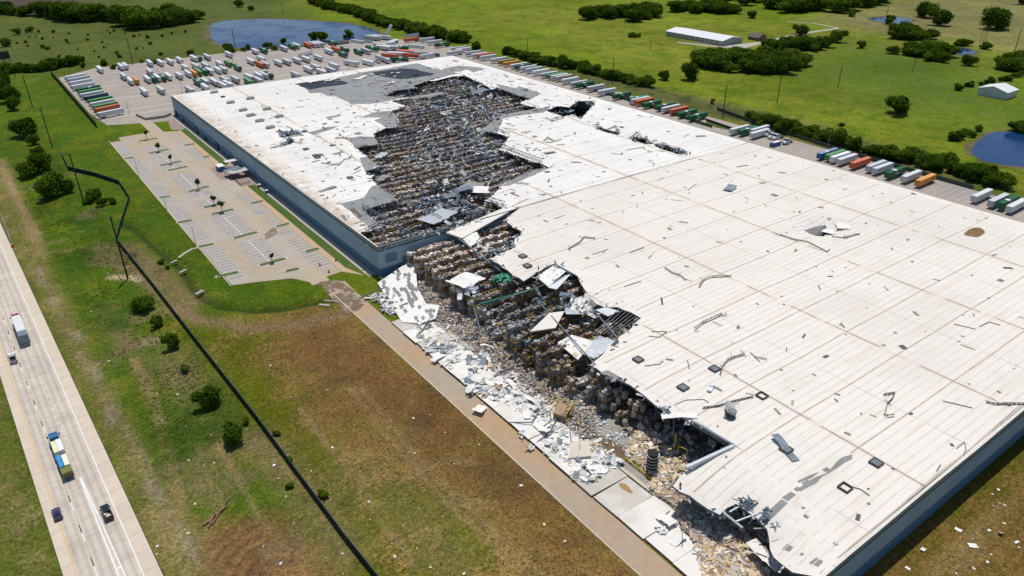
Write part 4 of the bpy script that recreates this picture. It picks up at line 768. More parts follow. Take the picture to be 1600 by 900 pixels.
def rack_row(y0, xs, hfun, label, group, x_floor=0.5, beams=True, dens=1.0, tint=1.0, wob=1.0, spill=.6):
    """one double row of racks along X: uprights, beams and the goods on it"""
    if len(xs) < 3: return
    C_, Hh, CC, RZ, RX, RY = [], [], [], [], [], []
    up, be = MB(), MB(); base = Vector((xs.min(), y0, 0.1)); LV = (0.15, 2.45, 4.75, 7.05); last = None
    for x in xs:
        if last is None or x-last > 2.65:
            h = hfun(x, y0)
            for dy in (-1.25, 1.25): up.bar((x-0.7-base.x, dy, 0), (x-0.7-base.x+R.uniform(-.15, .15), dy+R.uniform(-.1, .1), max(2.2, min(8.6, h-0.3))), 0.12)
            if beams:
                for lz in LV[1:]:
                    if lz < h+0.4:
                        for dy in (-1.28, 1.28): be.bar((x-0.7-base.x, dy, lz-0.1), (x+2.0-base.x, dy, lz-0.1+R.uniform(-.1, .1)), 0.14, w2=0.2)
                        be.bar((x-0.7-base.x, -1.2, lz-0.1), (x-0.7-base.x, 1.2, lz-0.1), 0.12); be.bar((x+0.6-base.x, -1.2, lz-0.08), (x+0.6-base.x, 1.2, lz-0.08), 0.1)
            last = x
        for dy in (-0.66, 0.66):
            h = hfun(x, y0+dy); shy = (1.1*math.sin(x*.11+y0*.37)+.5*math.sin(x*.31+y0))*wob; tone = rng.choice(len(KRAFT), p=KP)
            for li, lz in enumerate(LV):
                if lz > h or rng.random() > 0.93*dens+0.02: continue
                top = (li == 3) or LV[min(3, li+1)] > h
                if not top:
                    lh = rng.uniform(1.2, 1.9); C_.append((x-base.x, dy, lz+lh/2)); Hh.append((0.56, 0.58, lh/2)); CC.append(KRAFT[rng.choice(len(KRAFT), p=KP)]); RZ.append(0); RX.append(0); RY.append(0)
                else:
                    lh = .75+.8*hw_[int(abs(x)*.7+dy) % 97]; tl = rng.normal(0, 0.06); C_.append((x-base.x+rng.normal(0, .15), dy*rng.uniform(.7, 1.2)+.45*shy, lz+lh/2+rng.normal(0, .12))); Hh.append((rng.uniform(.5, .7), rng.uniform(.5, .66), lh/2)); CC.append(KRAFT[tone]*rng.uniform(0.85, 1.2)); RZ.append(rng.normal(0, .2)); RX.append(tl); RY.append(rng.normal(0, .06))
                    for q in range(rng.integers(0, 4)):
                        bh = rng.uniform(0.15, 0.32); C_.append((x-base.x+rng.uniform(-.4, .4), dy+.45*shy+rng.uniform(-.5, .5), lz+lh+bh*0.7)); Hh.append((rng.uniform(.18, .36), rng.uniform(.16, .32), bh)); CC.append(KRAFT[tone if rng.random() < 0.55 else rng.choice(len(KRAFT), p=KP)]*rng.uniform(0.85, 1.15)); RZ.append(rng.uniform(0, 3.1)); RX.append(rng.normal(0, .25)); RY.append(rng.normal(0, .25))
        if rng.random() < spill:   # goods spilled into the aisle
            for q in range(rng.integers(2, 6)): s = rng.uniform(.25, .6); C_.append((x-base.x+rng.uniform(-.6, .6), rng.uniform(1.4, 4.6), rng.uniform(.2, 4.6))); Hh.append((s, s*rng.uniform(.6, 1), s*rng.uniform(.5, 1))); CC.append(KRAFT[rng.choice(len(KRAFT), p=KP)]); RZ.append(rng.uniform(0, 3)); RX.append(rng.normal(0, .5)); RY.append(rng.normal(0, .5))
    if not C_: return
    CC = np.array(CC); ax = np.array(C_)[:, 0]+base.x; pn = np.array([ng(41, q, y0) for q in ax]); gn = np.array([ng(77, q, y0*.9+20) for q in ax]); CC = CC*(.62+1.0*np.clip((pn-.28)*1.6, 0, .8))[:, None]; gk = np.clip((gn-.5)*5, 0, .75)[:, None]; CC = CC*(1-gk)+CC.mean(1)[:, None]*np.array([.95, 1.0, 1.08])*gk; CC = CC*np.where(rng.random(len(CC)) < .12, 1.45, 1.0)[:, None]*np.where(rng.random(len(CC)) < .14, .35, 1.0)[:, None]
    t = empty('pallet_rack', base, label=label, cat='pallet rack', group=group)
    up.build('uprights', RACKU, t)['kind'] = 'stuff'
    if be.n: be.build('beams', RACKB, t)['kind'] = 'stuff'
    v, f = boxes(C_, Hh, rotmats(np.array(RZ), np.array(RX), np.array(RY))); tag(link('cartons', mesh_np('cartons', v, f, CART, col=np.repeat(np.clip(np.array(CC)*tint, 0, .85), 6, 0)), t), kind='stuff')
NG = {s_: fbm(*[q.ravel() for q in np.meshgrid(np.arange(100, 330), np.arange(40, 480))], sc_, s_, 3).reshape(440, 230) for s_, sc_ in ((41, 22), (77, 14))}
def ng(s_, x, y): return NG[s_][min(max(int(y-40), 0), 439), min(max(int(x-100), 0), 229)]
col_n = lambda x, y: 9.6-5.0*float(sstep(0.54, 0.70, ng(41, x, y)))-1.2*R.random()
k = 0
for i in range(38):
    y0 = 235.2+i*6.3; xs = np.arange(XW+3.2, 318, 1.42); xs = xs[near(np.stack([xs, np.full(len(xs), y0)], 1), hn, 9.0)]
    if len(xs) < 4: continue
    k += 1; rack_row(y0, xs, col_n, f'carton-laden rack row under the big roof hole, {ORD[k-1]} behind the end wall', 'rack rows in the big hole', beams=(i % 7 == 3))
k = 0
def west_end(y): return float(np.interp(y, [60, 78, 92, 104, 112, 130, 150, 175, 200, 231], [142, 140, 136, 126, 120, 116, 115, 117, 118, 119]))
def col_s(x, y):
    e = x-west_end(y); h = 9.0-4.6*float(sstep(0.52, 0.70, ng(77, x, y)))-0.9*R.random()
    if y > 180: return 8.8-1.4*R.random()-(1.5 if ng(77, x, y) > .62 else 0)
    return h-(1.6*R.random() if e < 4 else 0)
for i in range(26):
    y0 = 227.2-i*6.0; w0 = west_end(y0)+R.uniform(-1.0, 1.2); xs = np.arange(w0, 190, 1.42); xs = xs[near(np.stack([xs, np.full(len(xs), y0)], 1), hs_open, 8.0)]
    if len(xs) < 4: continue
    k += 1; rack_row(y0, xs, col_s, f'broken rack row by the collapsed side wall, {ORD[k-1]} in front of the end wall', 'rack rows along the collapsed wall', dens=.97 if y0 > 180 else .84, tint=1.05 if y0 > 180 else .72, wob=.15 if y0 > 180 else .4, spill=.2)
# sheets, ducts and fallen roof strewn over the racks of the big hole: blown scraps, uncountable
n = 2000; px = rng.uniform(112, 300, n*5); py = rng.uniform(233, 470, n*5); P = np.stack([px, py], 1); ok = inpoly(P, hn) & (fbm(px, py, 26, 61, 3)+rng.normal(0, .06, n*5) > 0.56); P = P[ok][:n]; n = len(P)
cen = np.column_stack([P, rng.uniform(8.2, 9.8, n)]); half = np.column_stack([rng.exponential(0.75, n)+0.2, rng.exponential(0.35, n)+0.12, np.full(n, 0.05)]); cs = np.array([(0.62, 0.62, 0.6), (0.30, 0.33, 0.36), (0.14, 0.17, 0.20), (0.07, 0.20, 0.17), (0.10, 0.20, 0.36), (0.5, 0.5, 0.5), (0.25, 0.24, 0.23)])[rng.choice(7, n, p=[.17, .22, .28, .04, .03, .09, .17])]
v, f = boxes(cen, half, rotmats(rng.uniform(0, 3.1, n), rng.normal(0, .5, n), rng.normal(0, .5, n))); tag(link('metal_scraps', mesh_np('metal_scraps', v, f, SCRAP, col=np.repeat(cs, 6, 0))), 'grey and white metal scraps strewn over the racks in the big hole', 'debris', kind='stuff')
for i, (u, v, l, w, rz, mt, cu, z, lab) in enumerate([
 (685, 338, 16, 9, 0.35, GALV, 0.05, 10, 'big pale ribbed deck section lying on the racks'), (735, 293, 13, 9, 0.5, DECK, 0.25, 10, 'grey folded roof piece at the edge of the big hole'),
 (752, 297, 9, 7, 0.9, WSHEET, 0.3, 10.5, 'white membrane flap hanging into the big hole'), (716, 304, 16, 4, -0.1, GALVD, 0.5, 9.6, 'dark buckled deck curling over racks at the big hole'),
 (672, 287, 12, 3, 0.2, WSHEET, 0.5, 9.6, 'white crumpled strip across racks, left of the curled deck'), (688, 291, 11, 4, -0.4, GALVD, 0.6, 9.4, 'dark crumpled sheet across the racks'),
 (700, 205, 8, 2.5, 1.2, WSHEET, 0.5, 9.6, 'white sheet standing among the racks, mid hole'), (698, 178, 9, 3.5, 0.2, WSHEET, 0.5, 9.6, 'pale rag lying across racks, upper hole'),
 (725, 140, 9, 3, 1.1, WSHEET, 0.5, 9.8, 'white sheet hanging at the back of the big hole'), (745, 145, 22, 7, 0.0, GALVD, 0.5, 10, 'dark collapsed deck at the back right of the big hole'),
 (765, 153, 8, 3, 0.8, WSHEET, 0.5, 9.4, 'white scrap beside the dark collapsed deck'), (727, 210, 8, 5, 0.2, GALVD, 0.6, 9.4, 'blue grey sheet on racks near the roof corner'),
 (596, 243, 9, 4, 0.7, GALV, 0.2, 9.8, 'small grey slab on racks near the left rim'), (602, 279, 9, 4, 0.2, DECK, 0.3, 10, 'tan-grey deck flap at the left rim of the hole'),
 (577, 277, 4, 2.4, 1.3, WSHEET, 0.1, 11.6, 'white board tipping at the left rim of the hole'), (640, 250, 7, 3, 0.2, GALVD, 0.5, 9.4, 'dull sheet across the racks, left middle'), (680, 160, 14, 2.5, 0.1, STEELB, 0.3, 9.6, 'blue grey girder strip lying across the racks, upper hole'),
 (668, 150, 26, 6, 0.05, DECK, 0.12, 11.0, 'long grey deck tongue drooping at upper left rim'), (638, 134, 24, 5, 0.25, DECK, 0.12, 11.2, 'grey deck tongue drooping at the rear left rim'), (700, 122, 30, 3.5, 0.02, WSHEET, 0.12, 11.7, 'long white lip of membrane along rear rim'),
 (820, 176, 22, 5, 0.05, DECK, 0.12, 10.8, 'grey deck tongue drooping at the right rim'), (880, 178, 12, 4, -0.5, GALVD, 0.5, 10.0, 'crumpled deck fallen in the right slit'), (920, 165, 8, 4, 1.0, GALV, 0.4, 10.5, 'pale sheet standing at the end of the right slit')]):
    p = G(u, v, z); o = (bent_sheet(l, w, cu, 300+i, 9) if cu < .4 or l > 15 else crumple(l, w, 12, 300+i, 2)).build('fallen_roof_sheet', mt, None, p, rz); tag(o, lab, 'debris')
# joists fallen across the racks
for i in range(18):
    while True:
        q = np.array([R.uniform(115, 295), R.uniform(238, 460)])
        if inpoly([q], hn)[0] and pdist([q], hn)[0] > 6: break
    a = R.uniform(-1.3, 1.3)+(0 if i % 2 else 1.57); L = R.uniform(6, 16); z0, z1 = R.uniform(8.4, 9.6), R.uniform(8.2, 11.2); d = np.array([math.cos(a), math.sin(a)])*L/2
    thing(joist_mb([(q[0]-d[0], q[1]-d[1], z0), (q[0]+R.uniform(-1, 1), q[1]+R.uniform(-1, 1), (z0+z1)/2-.3), (q[0]+d[0], q[1]+d[1], z1)], .9, 1.5, .2, up=(R.uniform(-.6, .6), R.uniform(-.6, .6), .7)), 'fallen_joist', STEELB if i % 3 else STEEL, 'bent joist fallen across the racks in the big roof hole', 'joist', 'joists fallen across the racks')
# trusses still spanning the rims
for a, b, d, lab in [((783, 231, 11.2), (848, 255, 11.2), 1.3, 'open web truss edging the white roof at the big hole'), ((757, 311, 11.0), (789, 323, 11.2), 1.4, 'open web truss at the roof corner by the joint'), ((566, 325, 11.2), (645, 372, 10.6), 1.2, 'dark girder truss bridging the lower left of the hole'), ((595, 350, 11.2), (570, 364, 11), 1.0, 'broken truss stub over the corner of the wall'), ((773, 205, 11), (796, 213, 11), 1.2, 'truss stub under the grey roof corner'), ((600, 222, 10.5), (640, 232, 9.5), 1.0, 'sagging truss inside the left rim'), ((623, 310, 10.5), (690, 345, 9.2), 1.0, 'sagging dark joist across the lower hole')]:
    A_, B_ = np.array(P3(*a)), np.array(P3(*b)); A_[2] += .7; B_[2] += .7; mb = joist_mb([A_, (A_+B_)/2-[0, 0, 0.2], B_], d*1.15, 1.6, 0.22, up=(0, 0, 1)); thing(mb, 'roof_truss', STEELB, lab, 'truss')
for u, v, h in [(781, 240, 9), (818, 252, 9), (634, 262, 9.5), (720, 268, 10.5), (700, 250, 10), (660, 200, 10), (718, 330, 11), (684, 322, 10.5)]:
    p = G(u, v, 9); mb = MB(); mb.bar((0, 0, 0), (R.uniform(-.3, .3), R.uniform(-.3, .3), h+1.5), 0.3); mb.box((0, 0, 0.05), (0.7, 0.7, 0.1)); o = mb.build('steel_column', STEELB, ware); o.location = Vector((p.x, p.y, 0.1))-ware.location

# ------------------------------------------------------------------ collapsed side: fallen tilt-up panels
kinds = {0: 'w', 1: 'w', 2: 'w', 3: 'g', 4: 'g', 5: 'w', 6: 'w', 7: 'w', 8: 'w'}
desc = ['white panel under cartons at the bottom edge', 'white panel strewn with cartons beside the driveway', 'white panel beside a crumpled white sheet', 'bare grey panel with a brown stain', 'bare grey panel with a fallen white board on it', 'white panel under the tan slab', 'white panel crossed by dark bars', 'white panel below the yellow crate', 'white panel under splintered boards', 'white panel with crumpled grey flashing', 'white panel heaped with blue-grey sheet', 'white panel with a curl of grey duct', 'white panel with an orange stain', 'cream panel with a brown oval stain', 'white panel heaped with silver sheeting', 'cream panel at the foot of the standing wall corner']
for i in range(16):
    y0 = 62.2+i*8.5+4.25; g = i in (3, 4, 13, 15); L = 11.7+R.uniform(-.25, .25); mb = MB(); mb.box((-L/2, 0, 0.0), (L, 8.3, 0.28)); tilt = R.uniform(0.004, 0.03)+(0.03 if i in (5, 11, 14) else 0)
    root = mb.build('fallen_wall_panel', [PANELG if g else PANELW], None, Vector((106.2+R.uniform(-.3, .3), y0+R.uniform(-.08, .08), 0.32+R.uniform(0, .12))), R.uniform(-.025, .025)); root.rotation_euler.y = tilt*0.6
    tag(root, 'fallen '+desc[i], 'wall panel', 'fallen wall panels beside the driveway')
    e = MB(); e.box((-L-0.03, 0, -0.07), (0.09, 8.3, 0.2)); e.build('edge_strip', STEEL, root)
    if i in (3, 12, 13):
        cx, cy, rx_, ry_ = {3: (-3.2, 1.5, 0.9, 2.2), 12: (-8.5, -2.2, 0.7, 0.6), 13: (-6.5, 0.5, 0.7, 1.7)}[i]; sheet('stain', [(cx+rx_*math.cos(t)*(1+.2*math.sin(3*t)), cy+ry_*math.sin(t)) for t in np.arange(0, 6.28, .4)], 0.146, PANELS, root)
ft = MB(); ft.box((106.75, 146, 0.22), (0.45, 170, 0.3)); ft.box((107.35, 146, 0.16), (0.5, 170, 0.13)); wpart(ft.build('footing', KERB))
# puddles on the slab
for u, v, rx_, ry_, s in [(745, 522, 4.5, 3.2, 1), (795, 563, 4.2, 2.6, 2), (960, 700, 2.2, 6.5, 3), (905, 665, 2.5, 3, 4), (940, 690, 1.5, 2, 5), (760, 535, 3, 2, 6)]:
    p = G(u, v, 0.12); o = sheet('puddle', [(p.x+rx_*math.cos(t)*(1+.25*math.sin(2*t+s)), p.y+ry_*math.sin(t)*(1+.25*math.sin(3*t+s))) for t in np.arange(0, 6.28, .25)], 0.12+.005*s, MUDW); o['kind'] = 'structure'
# loose cartons and small wreckage: uncountable
def litter(name, label, n, area, colors, probs, size, zmax, flat=0.6, maskf=None, mtl=None, aspect=1.0, seed=0):
    xs = [p[0] for p in area]; ys = [p[1] for p in area]; P = np.column_stack([rng.uniform(min(xs), max(xs), n*4), rng.uniform(min(ys), max(ys), n*4)]); ok = inpoly(P, area)
    if maskf is not None: ok &= rng.random(len(P)) < maskf(P)
    P = P[ok][:n]; n = len(P); s = size[0]+rng.exponential(size[1], n); s = np.minimum(s, size[0]+4*size[1])
    z = 0.35+rng.random(n)*zmax(P); cen = np.column_stack([P, z]); half = np.column_stack([s*aspect, s*rng.uniform(.5, .95, n), s*rng.uniform(flat*0.6, flat, n)]); cs = np.array(colors)[rng.choice(len(colors), n, p=np.array(probs)/sum(probs))]*rng.uniform(.8, 1.15, (n, 1))
    v, f = boxes(cen, half, rotmats(rng.uniform(0, 3.1, n), rng.normal(0, .35, n), rng.normal(0, .35, n))); return tag(link(name, mesh_np(name, v, f, mtl or CART, col=np.repeat(np.clip(cs, 0, .85), 6, 0))), label, 'debris', kind='stuff')
strip_s = [(100.5, 118), (109, 112), (121, 124), (121, 215), (104, 226), (98, 220), (98, 140)]
litter('small_wreckage', 'small pale wreckage covering the slab along fallen panels', 11000, strip_s, [(0.55, .47, .38), (.62, .58, .52), (.45, .33, .22), (.34, .33, .33), (.66, .48, .40), (.16, .24, .32), (.5, .42, .15), (.2, .17, .15)], [.18, .2, .16, .12, .12, .06, .03, .13], (.05, .11), lambda P: .25+1.0*np.exp(-((P[:, 0]-112)/4)**2), .6, lambda P: np.clip(1.5*fbm(P[:, 0], P[:, 1], 9, 3, 3)-.25+.35*(P[:, 0] > 107)-.45*(P[:, 0] < 105), 0, 1))
litter('white_board_litter', 'white and grey boards littering the fallen panels', 1700, [(95, 100), (109, 100), (109, 222), (96, 222)], [(.74, .73, .71), (.6, .6, .6), (.2, .24, .28), (.35, .38, .42), (.5, .4, .25)], [.44, .2, .15, .14, .07], (.07, .22), lambda P: np.full(len(P), .5), .12, lambda P: np.clip(4*fbm(P[:, 0], P[:, 1], 8, 13, 3)-1.7, 0, 1), SCRAP, 2.4)
pile1 = [G2(*p) for p in [(985, 690), (1005, 668), (1030, 685), (1048, 712), (1072, 735), (1050, 760), (1060, 775), (1085, 790), (1060, 800), (1010, 765), (1022, 750), (978, 716)]]
litter('spilled_cartons', 'spilled tan cartons round the black coil drum', 2600, pile1, list(GOODS)+list(KRAFT[3:8]), [.13, .16, .14, .1, .1, .12, .1, .05, .06, .04], (.16, .14), lambda P: np.full(len(P), 1.0), .8, lambda P: np.clip(1.9*fbm(P[:, 0], P[:, 1], 6, 23, 3)-.2, 0, 1))
pile2 = [G2(*p) for p in [(1085, 850), (1120, 842), (1150, 838), (1180, 850), (1195, 880), (1200, 905), (1190, 940), (1110, 940), (1095, 890)]]
litter('spilled_cartons', 'heap of tan cartons at the bottom edge beside the roof corner', 3600, pile2, list(GOODS)+list(KRAFT[3:8])+[(.6, .5, .1), (.6, .25, .28)], [.15, .16, .12, .1, .1, .1, .08, .06, .06, .04, .015, .015], (.2, .16), lambda P: 1.6*np.clip(pdist(P, pile2)/5, 0.1, 1), .8)
litter('shaded_cartons', 'dark scattered cartons in the shade under the drooping roof', 1800, [G2(*p) for p in [(1052, 770), (1085, 780), (1190, 830), (1200, 850), (1150, 850), (1085, 850), (1060, 820)]], KRAFT, KP, (.2, .2), lambda P: np.full(len(P), 1.0), .8)
litter('floor_cartons', 'cartons lying on the shaded floor behind the opening', 900, [(112, 62), (150, 62), (150, 110), (124, 118), (114, 90)], KRAFT, KP, (.2, .25), lambda P: np.full(len(P), 1.5), .8)
litter('glass_litter', 'pale blue shards on the slab below the yellow crate', 450, [G2(*p) for p in [(890, 645), (905, 632), (960, 665), (1000, 690), (985, 710), (930, 690)]], [(.62, .68, .7), (.4, .5, .55), (.7, .7, .68)], [.4, .3, .3], (.04, .09), lambda P: np.full(len(P), .2), .2, None, SCRAP)
# larger scraps that can be told apart
SB = [('white', WSHEET), ('silver', DECK), ('blue-grey', GALVD), ('tan', INSUL)]
spots = [(660, 468, 5, 2.4), (640, 462, 6, 2), (618, 466, 5, 2), (622, 478, 7, 2.2), (655, 515, 8, 1.6), (668, 512, 7, 1.2), (686, 560, 6, 2), (700, 572, 6, 2.6), (712, 565, 5, 2), (733, 562, 6, 1.6), (740, 580, 4, 2), (755, 598, 7, 1.2), (770, 600, 6, 2), (772, 615, 5, 3.4), (790, 612, 5, 1.6), (800, 602, 5, 1.6), (810, 600, 4.5, 1.3), (812, 625, 5, 3), (830, 628, 6, 1.2), (838, 638, 5, 2.4), (842, 625, 4, 2.5), (822, 645, 6, 2), (850, 655, 7, 1.5), (864, 668, 6, 1.4), (845, 672, 7, 1.6), (858, 640, 4, 2), (715, 535, 6, 1.2), (760, 545, 5, 1.0), (727, 545, 6, 1.2), (780, 580, 5, 1.4), (932, 736, 5, 3.2), (915, 728, 3, 2), (925, 745, 5, 2), (1040, 815, 4.5, 2.5), (1050, 820, 4, 2), (1034, 830, 4, 1.6), (1060, 845, 4, 1.8), (1088, 860, 3.5, 1.8), (880, 675, 5, 1.4), (672, 540, 6, 1.2), (693, 538, 5, 1), (800, 585, 6, 1.2), (750, 640, 4, 3), (735, 612, 5, 2.2), (1115, 855, 3.5, 1.5), (900, 745, 3, 1.5), (830, 700, 4, 1.6), (815, 680, 4, 1.2)]
for i, (u, v, l, w) in enumerate(spots):
    cn, mt = SB[R.choice((0, 0, 0, 1, 2, 0, 0))]; p = G(u, v, 0.6); o = (bent_sheet(l, w, 0.45, 500+i) if i % 3 == 0 else crumple(l, w*1.5, 7, 500+i, .8)).build('torn_sheet', mt, None, p, R.uniform(0, 3.1)); tag(o, f'torn {cn.replace("silver", "grey")} sheet among the wreckage on the fallen panels', 'debris', f'torn {cn.replace("silver", "grey")} sheets among the wreckage')
for i, (pts, lab) in enumerate([([(655, 525), (668, 505), (676, 490)], 'long dark twisted beam across the wreckage'), ([(700, 535), (720, 528)], 'short beam on the panel above orange stain'), ([(845, 690), (862, 672), (870, 655)], 'crossed dark bars on a fallen panel'), ([(838, 692), (855, 678), (880, 665)], 'dark red bar slanting over a fallen panel'), ([(905, 660), (905, 705)], 'upright bent post by the puddle'), ([(890, 662), (893, 695)], 'second bent post by the puddle'), ([(1064, 805), (1066, 850)], 'standing ladder truss amid the bottom wreckage'), ([(795, 660), (830, 660), (845, 640)], 'bent rail over the white panel'), ([(770, 590), (800, 575), (820, 570)], 'white girder lying across the slab'), ([(560, 466), (590, 452), (640, 440)], 'rail across the silver sheeting')]):
    P = [np.array(P3(u, v, 0.6+0.8*(j % 2))) for j, (u, v) in enumerate(pts)]; mb = joist_mb(P, 0.7, 1.0, 0.16, up=(.3, .2, .7)) if i % 2 == 0 else MB()
    if i % 2:
        for a, b in zip(P[:-1], P[1:]): mb.bar(a, b, 0.25)
    thing(mb, 'bent_beam', STEELB if i % 3 else STEEL, lab, 'beam')
# large roof slabs tipped over the wreckage
def slabthing(name, px, t, mt, lab, patches=0, seed=1, pmat=DECK): return thing(slab([P3(*p) for p in px], t, patches=patches, seed=seed), name, [mt, pmat], lab, 'roof slab')
def polyslab(px, t, patches, seed, area):
    bm = bmesh.new(); vs = [bm.verts.new(P3(*q)) for q in px]; f = bm.faces.new(vs); f.normal_update(); f.material_index = 0; bs = [bm.verts.new(Vector(v.co)-Vector((0, 0, t))) for v in vs]
    for i in range(len(vs)): j = (i+1) % len(vs); bm.faces.new((vs[j], vs[i], bs[i], bs[j]))
    bmesh.ops.triangulate(bm, faces=[f]); r = random.Random(seed); pl = [q[:2] for q in px]; zz = lambda u, v: sum(q[2]/((q[0]-u)**2+(q[1]-v)**2+30) for q in px)/sum(1/((q[0]-u)**2+(q[1]-v)**2+30) for q in px); bm.verts.ensure_lookup_table(); tris = [[Vector(v.co) for v in fc.verts] for fc in bm.faces if len(fc.verts) == 3]
    def hit(u, v):
        o_ = Vector((0, 0, CAMH)); d = G(u, v, 0)-o_
        for T in tris:
            n_ = (T[1]-T[0]).cross(T[2]-T[0]); 
            if abs(n_.dot(d)) < 1e-9: continue
            k = n_.dot(T[0]-o_)/n_.dot(d); q = o_+d*k
            if all(n_.dot((T[(i+1) % 3]-T[i]).cross(q-T[i])) >= -1e-3 for i in range(3)): return q+Vector((0, 0, .06))
    eu = np.array([7.5, 11.5])/13.7; ev = np.array([10, -7.0])/12.2
    for i in range(patches):
        c = np.array([r.uniform(*area[0]), r.uniform(*area[1])]); s1 = r.choice((5, 6, 6, 9, 16)); s2 = r.choice((4.5, 5, 5.5)); gi = round((c[0]-596)/5.6), round((c[1]-412)/5.6); c = np.array([596+gi[0]*5.6, 412+gi[1]*5.6]); q = [c, c+eu*s1, c+eu*s1+ev*s2, c+ev*s2]; h_ = [hit(*x) for x in q]
        if all(h_): nf = bm.faces.new([bm.verts.new(x+Vector((0, 0, .002*i))) for x in h_]); nf.material_index = 1
    me = bpy.data.meshes.new('roof_slab'); bm.to_mesh(me); bm.free(); return me
me = polyslab([(590, 442, .9), (641, 407, 3.6), (650, 422, 3.4), (652, 449, 2.6), (666, 474, 2.4), (687, 477, 2.6), (681, 497, 1.6), (657, 505, 1.2), (628, 503, .8)], .4, 75, 4, ((596, 680), (412, 500))); me.materials.append(WSHEET); me.materials.append(DECK)
o = link('roof_slab', me); bm_c = sum((Vector(v.co) for v in me.vertices), Vector())/len(me.vertices); bm_c.z = .6; me.transform(Matrix.Translation(-bm_c)); o.location = bm_c; tag(o, 'large white roof slab with missing grey squares lying beside the wall corner', 'roof slab')
slabthing('roof_slab', [(838, 432, 10.3), (866, 414, 11.2), (884, 424, 11.2), (857, 448, 10.0)], 0.4, WSHEET, 'small white slab with grey squares hanging at the torn edge', 16, 6)
slabthing('roof_slab', [(828, 518, 8.6), (858, 489, 9.4), (882, 486, 9.4), (868, 512, 8.8)], 0.5, ROOFS, 'cream roof slab lying on racks above the blue drums', 0)
slabthing('roof_slab', [(871, 535, 8.4), (893, 523, 9), (928, 533, 9), (903, 562, 8.0)], 0.4, WSHEET, 'white roof slab fallen on racks, left of the silver one', 5, 8, INSUL)
slabthing('roof_slab', [(905, 550, 8.2), (936, 524, 9.4), (965, 534, 9.6), (930, 561, 8.2)], 0.4, GALV, 'silver roof slab with white square hanging from torn edge', 6, 3, WSHEET)
slabthing('roof_slab', [(697, 363, 11.6), (786, 325, 11.9), (800, 328, 11.9), (722, 372, 11.0)], 0.5, ROOFS, 'cream strip of roof left on the fire wall', 0)
slabthing('roof_slab', [(720, 371, 10.6), (745, 362, 11), (752, 375, 10), (735, 385, 9.4)], 0.3, WSHEET, 'torn white flap hanging below the cream strip', 6, 5, INSUL)
slabthing('roof_slab', [(888, 716, 1.4), (893, 689, 1.9), (920, 690, 1.9), (924, 712, 1.4)], 0.6, mat('tan roof slab', (0.60, 0.54, 0.45), .8, .1, .4, coord='obj'), 'tan square slab lying on the fallen panels', 3, 2, KERB)
slabthing('roof_slab', [(856, 449, 9.8), (883, 430, 11), (892, 428, 11.3), (870, 452, 9.6)], 0.3, GALV, 'long silver ridge sheet sliding off the torn edge', 0)
slabthing('roof_slab', [(930, 484, 11.2), (947, 480, 11.5), (968, 486, 11.3), (950, 494, 10.8)], 0.3, GALV, 'folded silver deck beside the square pit', 0)
for i, (u, v, l, w, rz, mt, z, lab) in enumerate([(728, 440, 12, 9, .3, WSHEET, 8.8, 'white membrane draped over racks like a tent'), (735, 456, 10, 5, .2, GALV, 7.5, 'silver crumpled sheet below the white draped membrane'), (908, 478, 12, 7, .2, WSHEET, 9.6, 'crumpled white heap at the torn roof edge'), (898, 490, 9, 6, .9, GALV, 9.2, 'crumpled silver heap at the torn roof edge'), (916, 492, 8, 5, 1.6, WSHEET, 9.6, 'torn white rag at the rim of the pit'), (885, 470, 9, 5, .5, GALVD, 9.2, 'dark buckled deck at the torn roof edge'), (775, 395, 11, 3, .5, GALVD, 9, 'blue crumpled sheeting on racks near the torn edge'), (760, 390, 9, 1.6, .6, WSHEET, 9, 'white pipe-like roll on the racks'), (748, 382, 8, 1.6, 1.2, WSHEET, 9, 'white roll standing on the racks'), (800, 380, 10, 5, .4, GALVD, 9.6, 'dark crumple at the roof notch'), (845, 470, 9, 3, .6, GALVD, 8.8, 'grey sheet across racks in the collapsed side'), (780, 435, 9, 3, .3, mat('green tarp', (.05, .30, .20), .7, .2, .8, coord='obj'), 8.8, 'green tarp across racks near the torn edge'), (800, 432, 8, 4, .2, MATS['green tarp'] if 'green tarp' in MATS else GALV, 9.2, 'second green tarp at the torn edge'), (1212, 822, 4, 2, .8, GALV, 9, 'silver flashing torn from roof corner'), (1195, 806, 4, 2, .5, GALVD, 9.8, 'dark deck fold at the roof notch'), (1196, 870, 9, 3, 1.4, WSHEET, 4, 'white sheet hanging from the roof corner'), (1168, 786, 6, 1.6, -.6, GALVD, 10.3, 'dark bent deck over the broken bay')]):
    p = G(u, v, z); o = (bent_sheet(l, w, .4, 700+i, 9) if i in (0, 3, 15, 17, 18) else crumple(l, w, 14, 700+i, 1.6)).build('draped_sheet', mt, None, p, rz); tag(o, lab, 'debris')
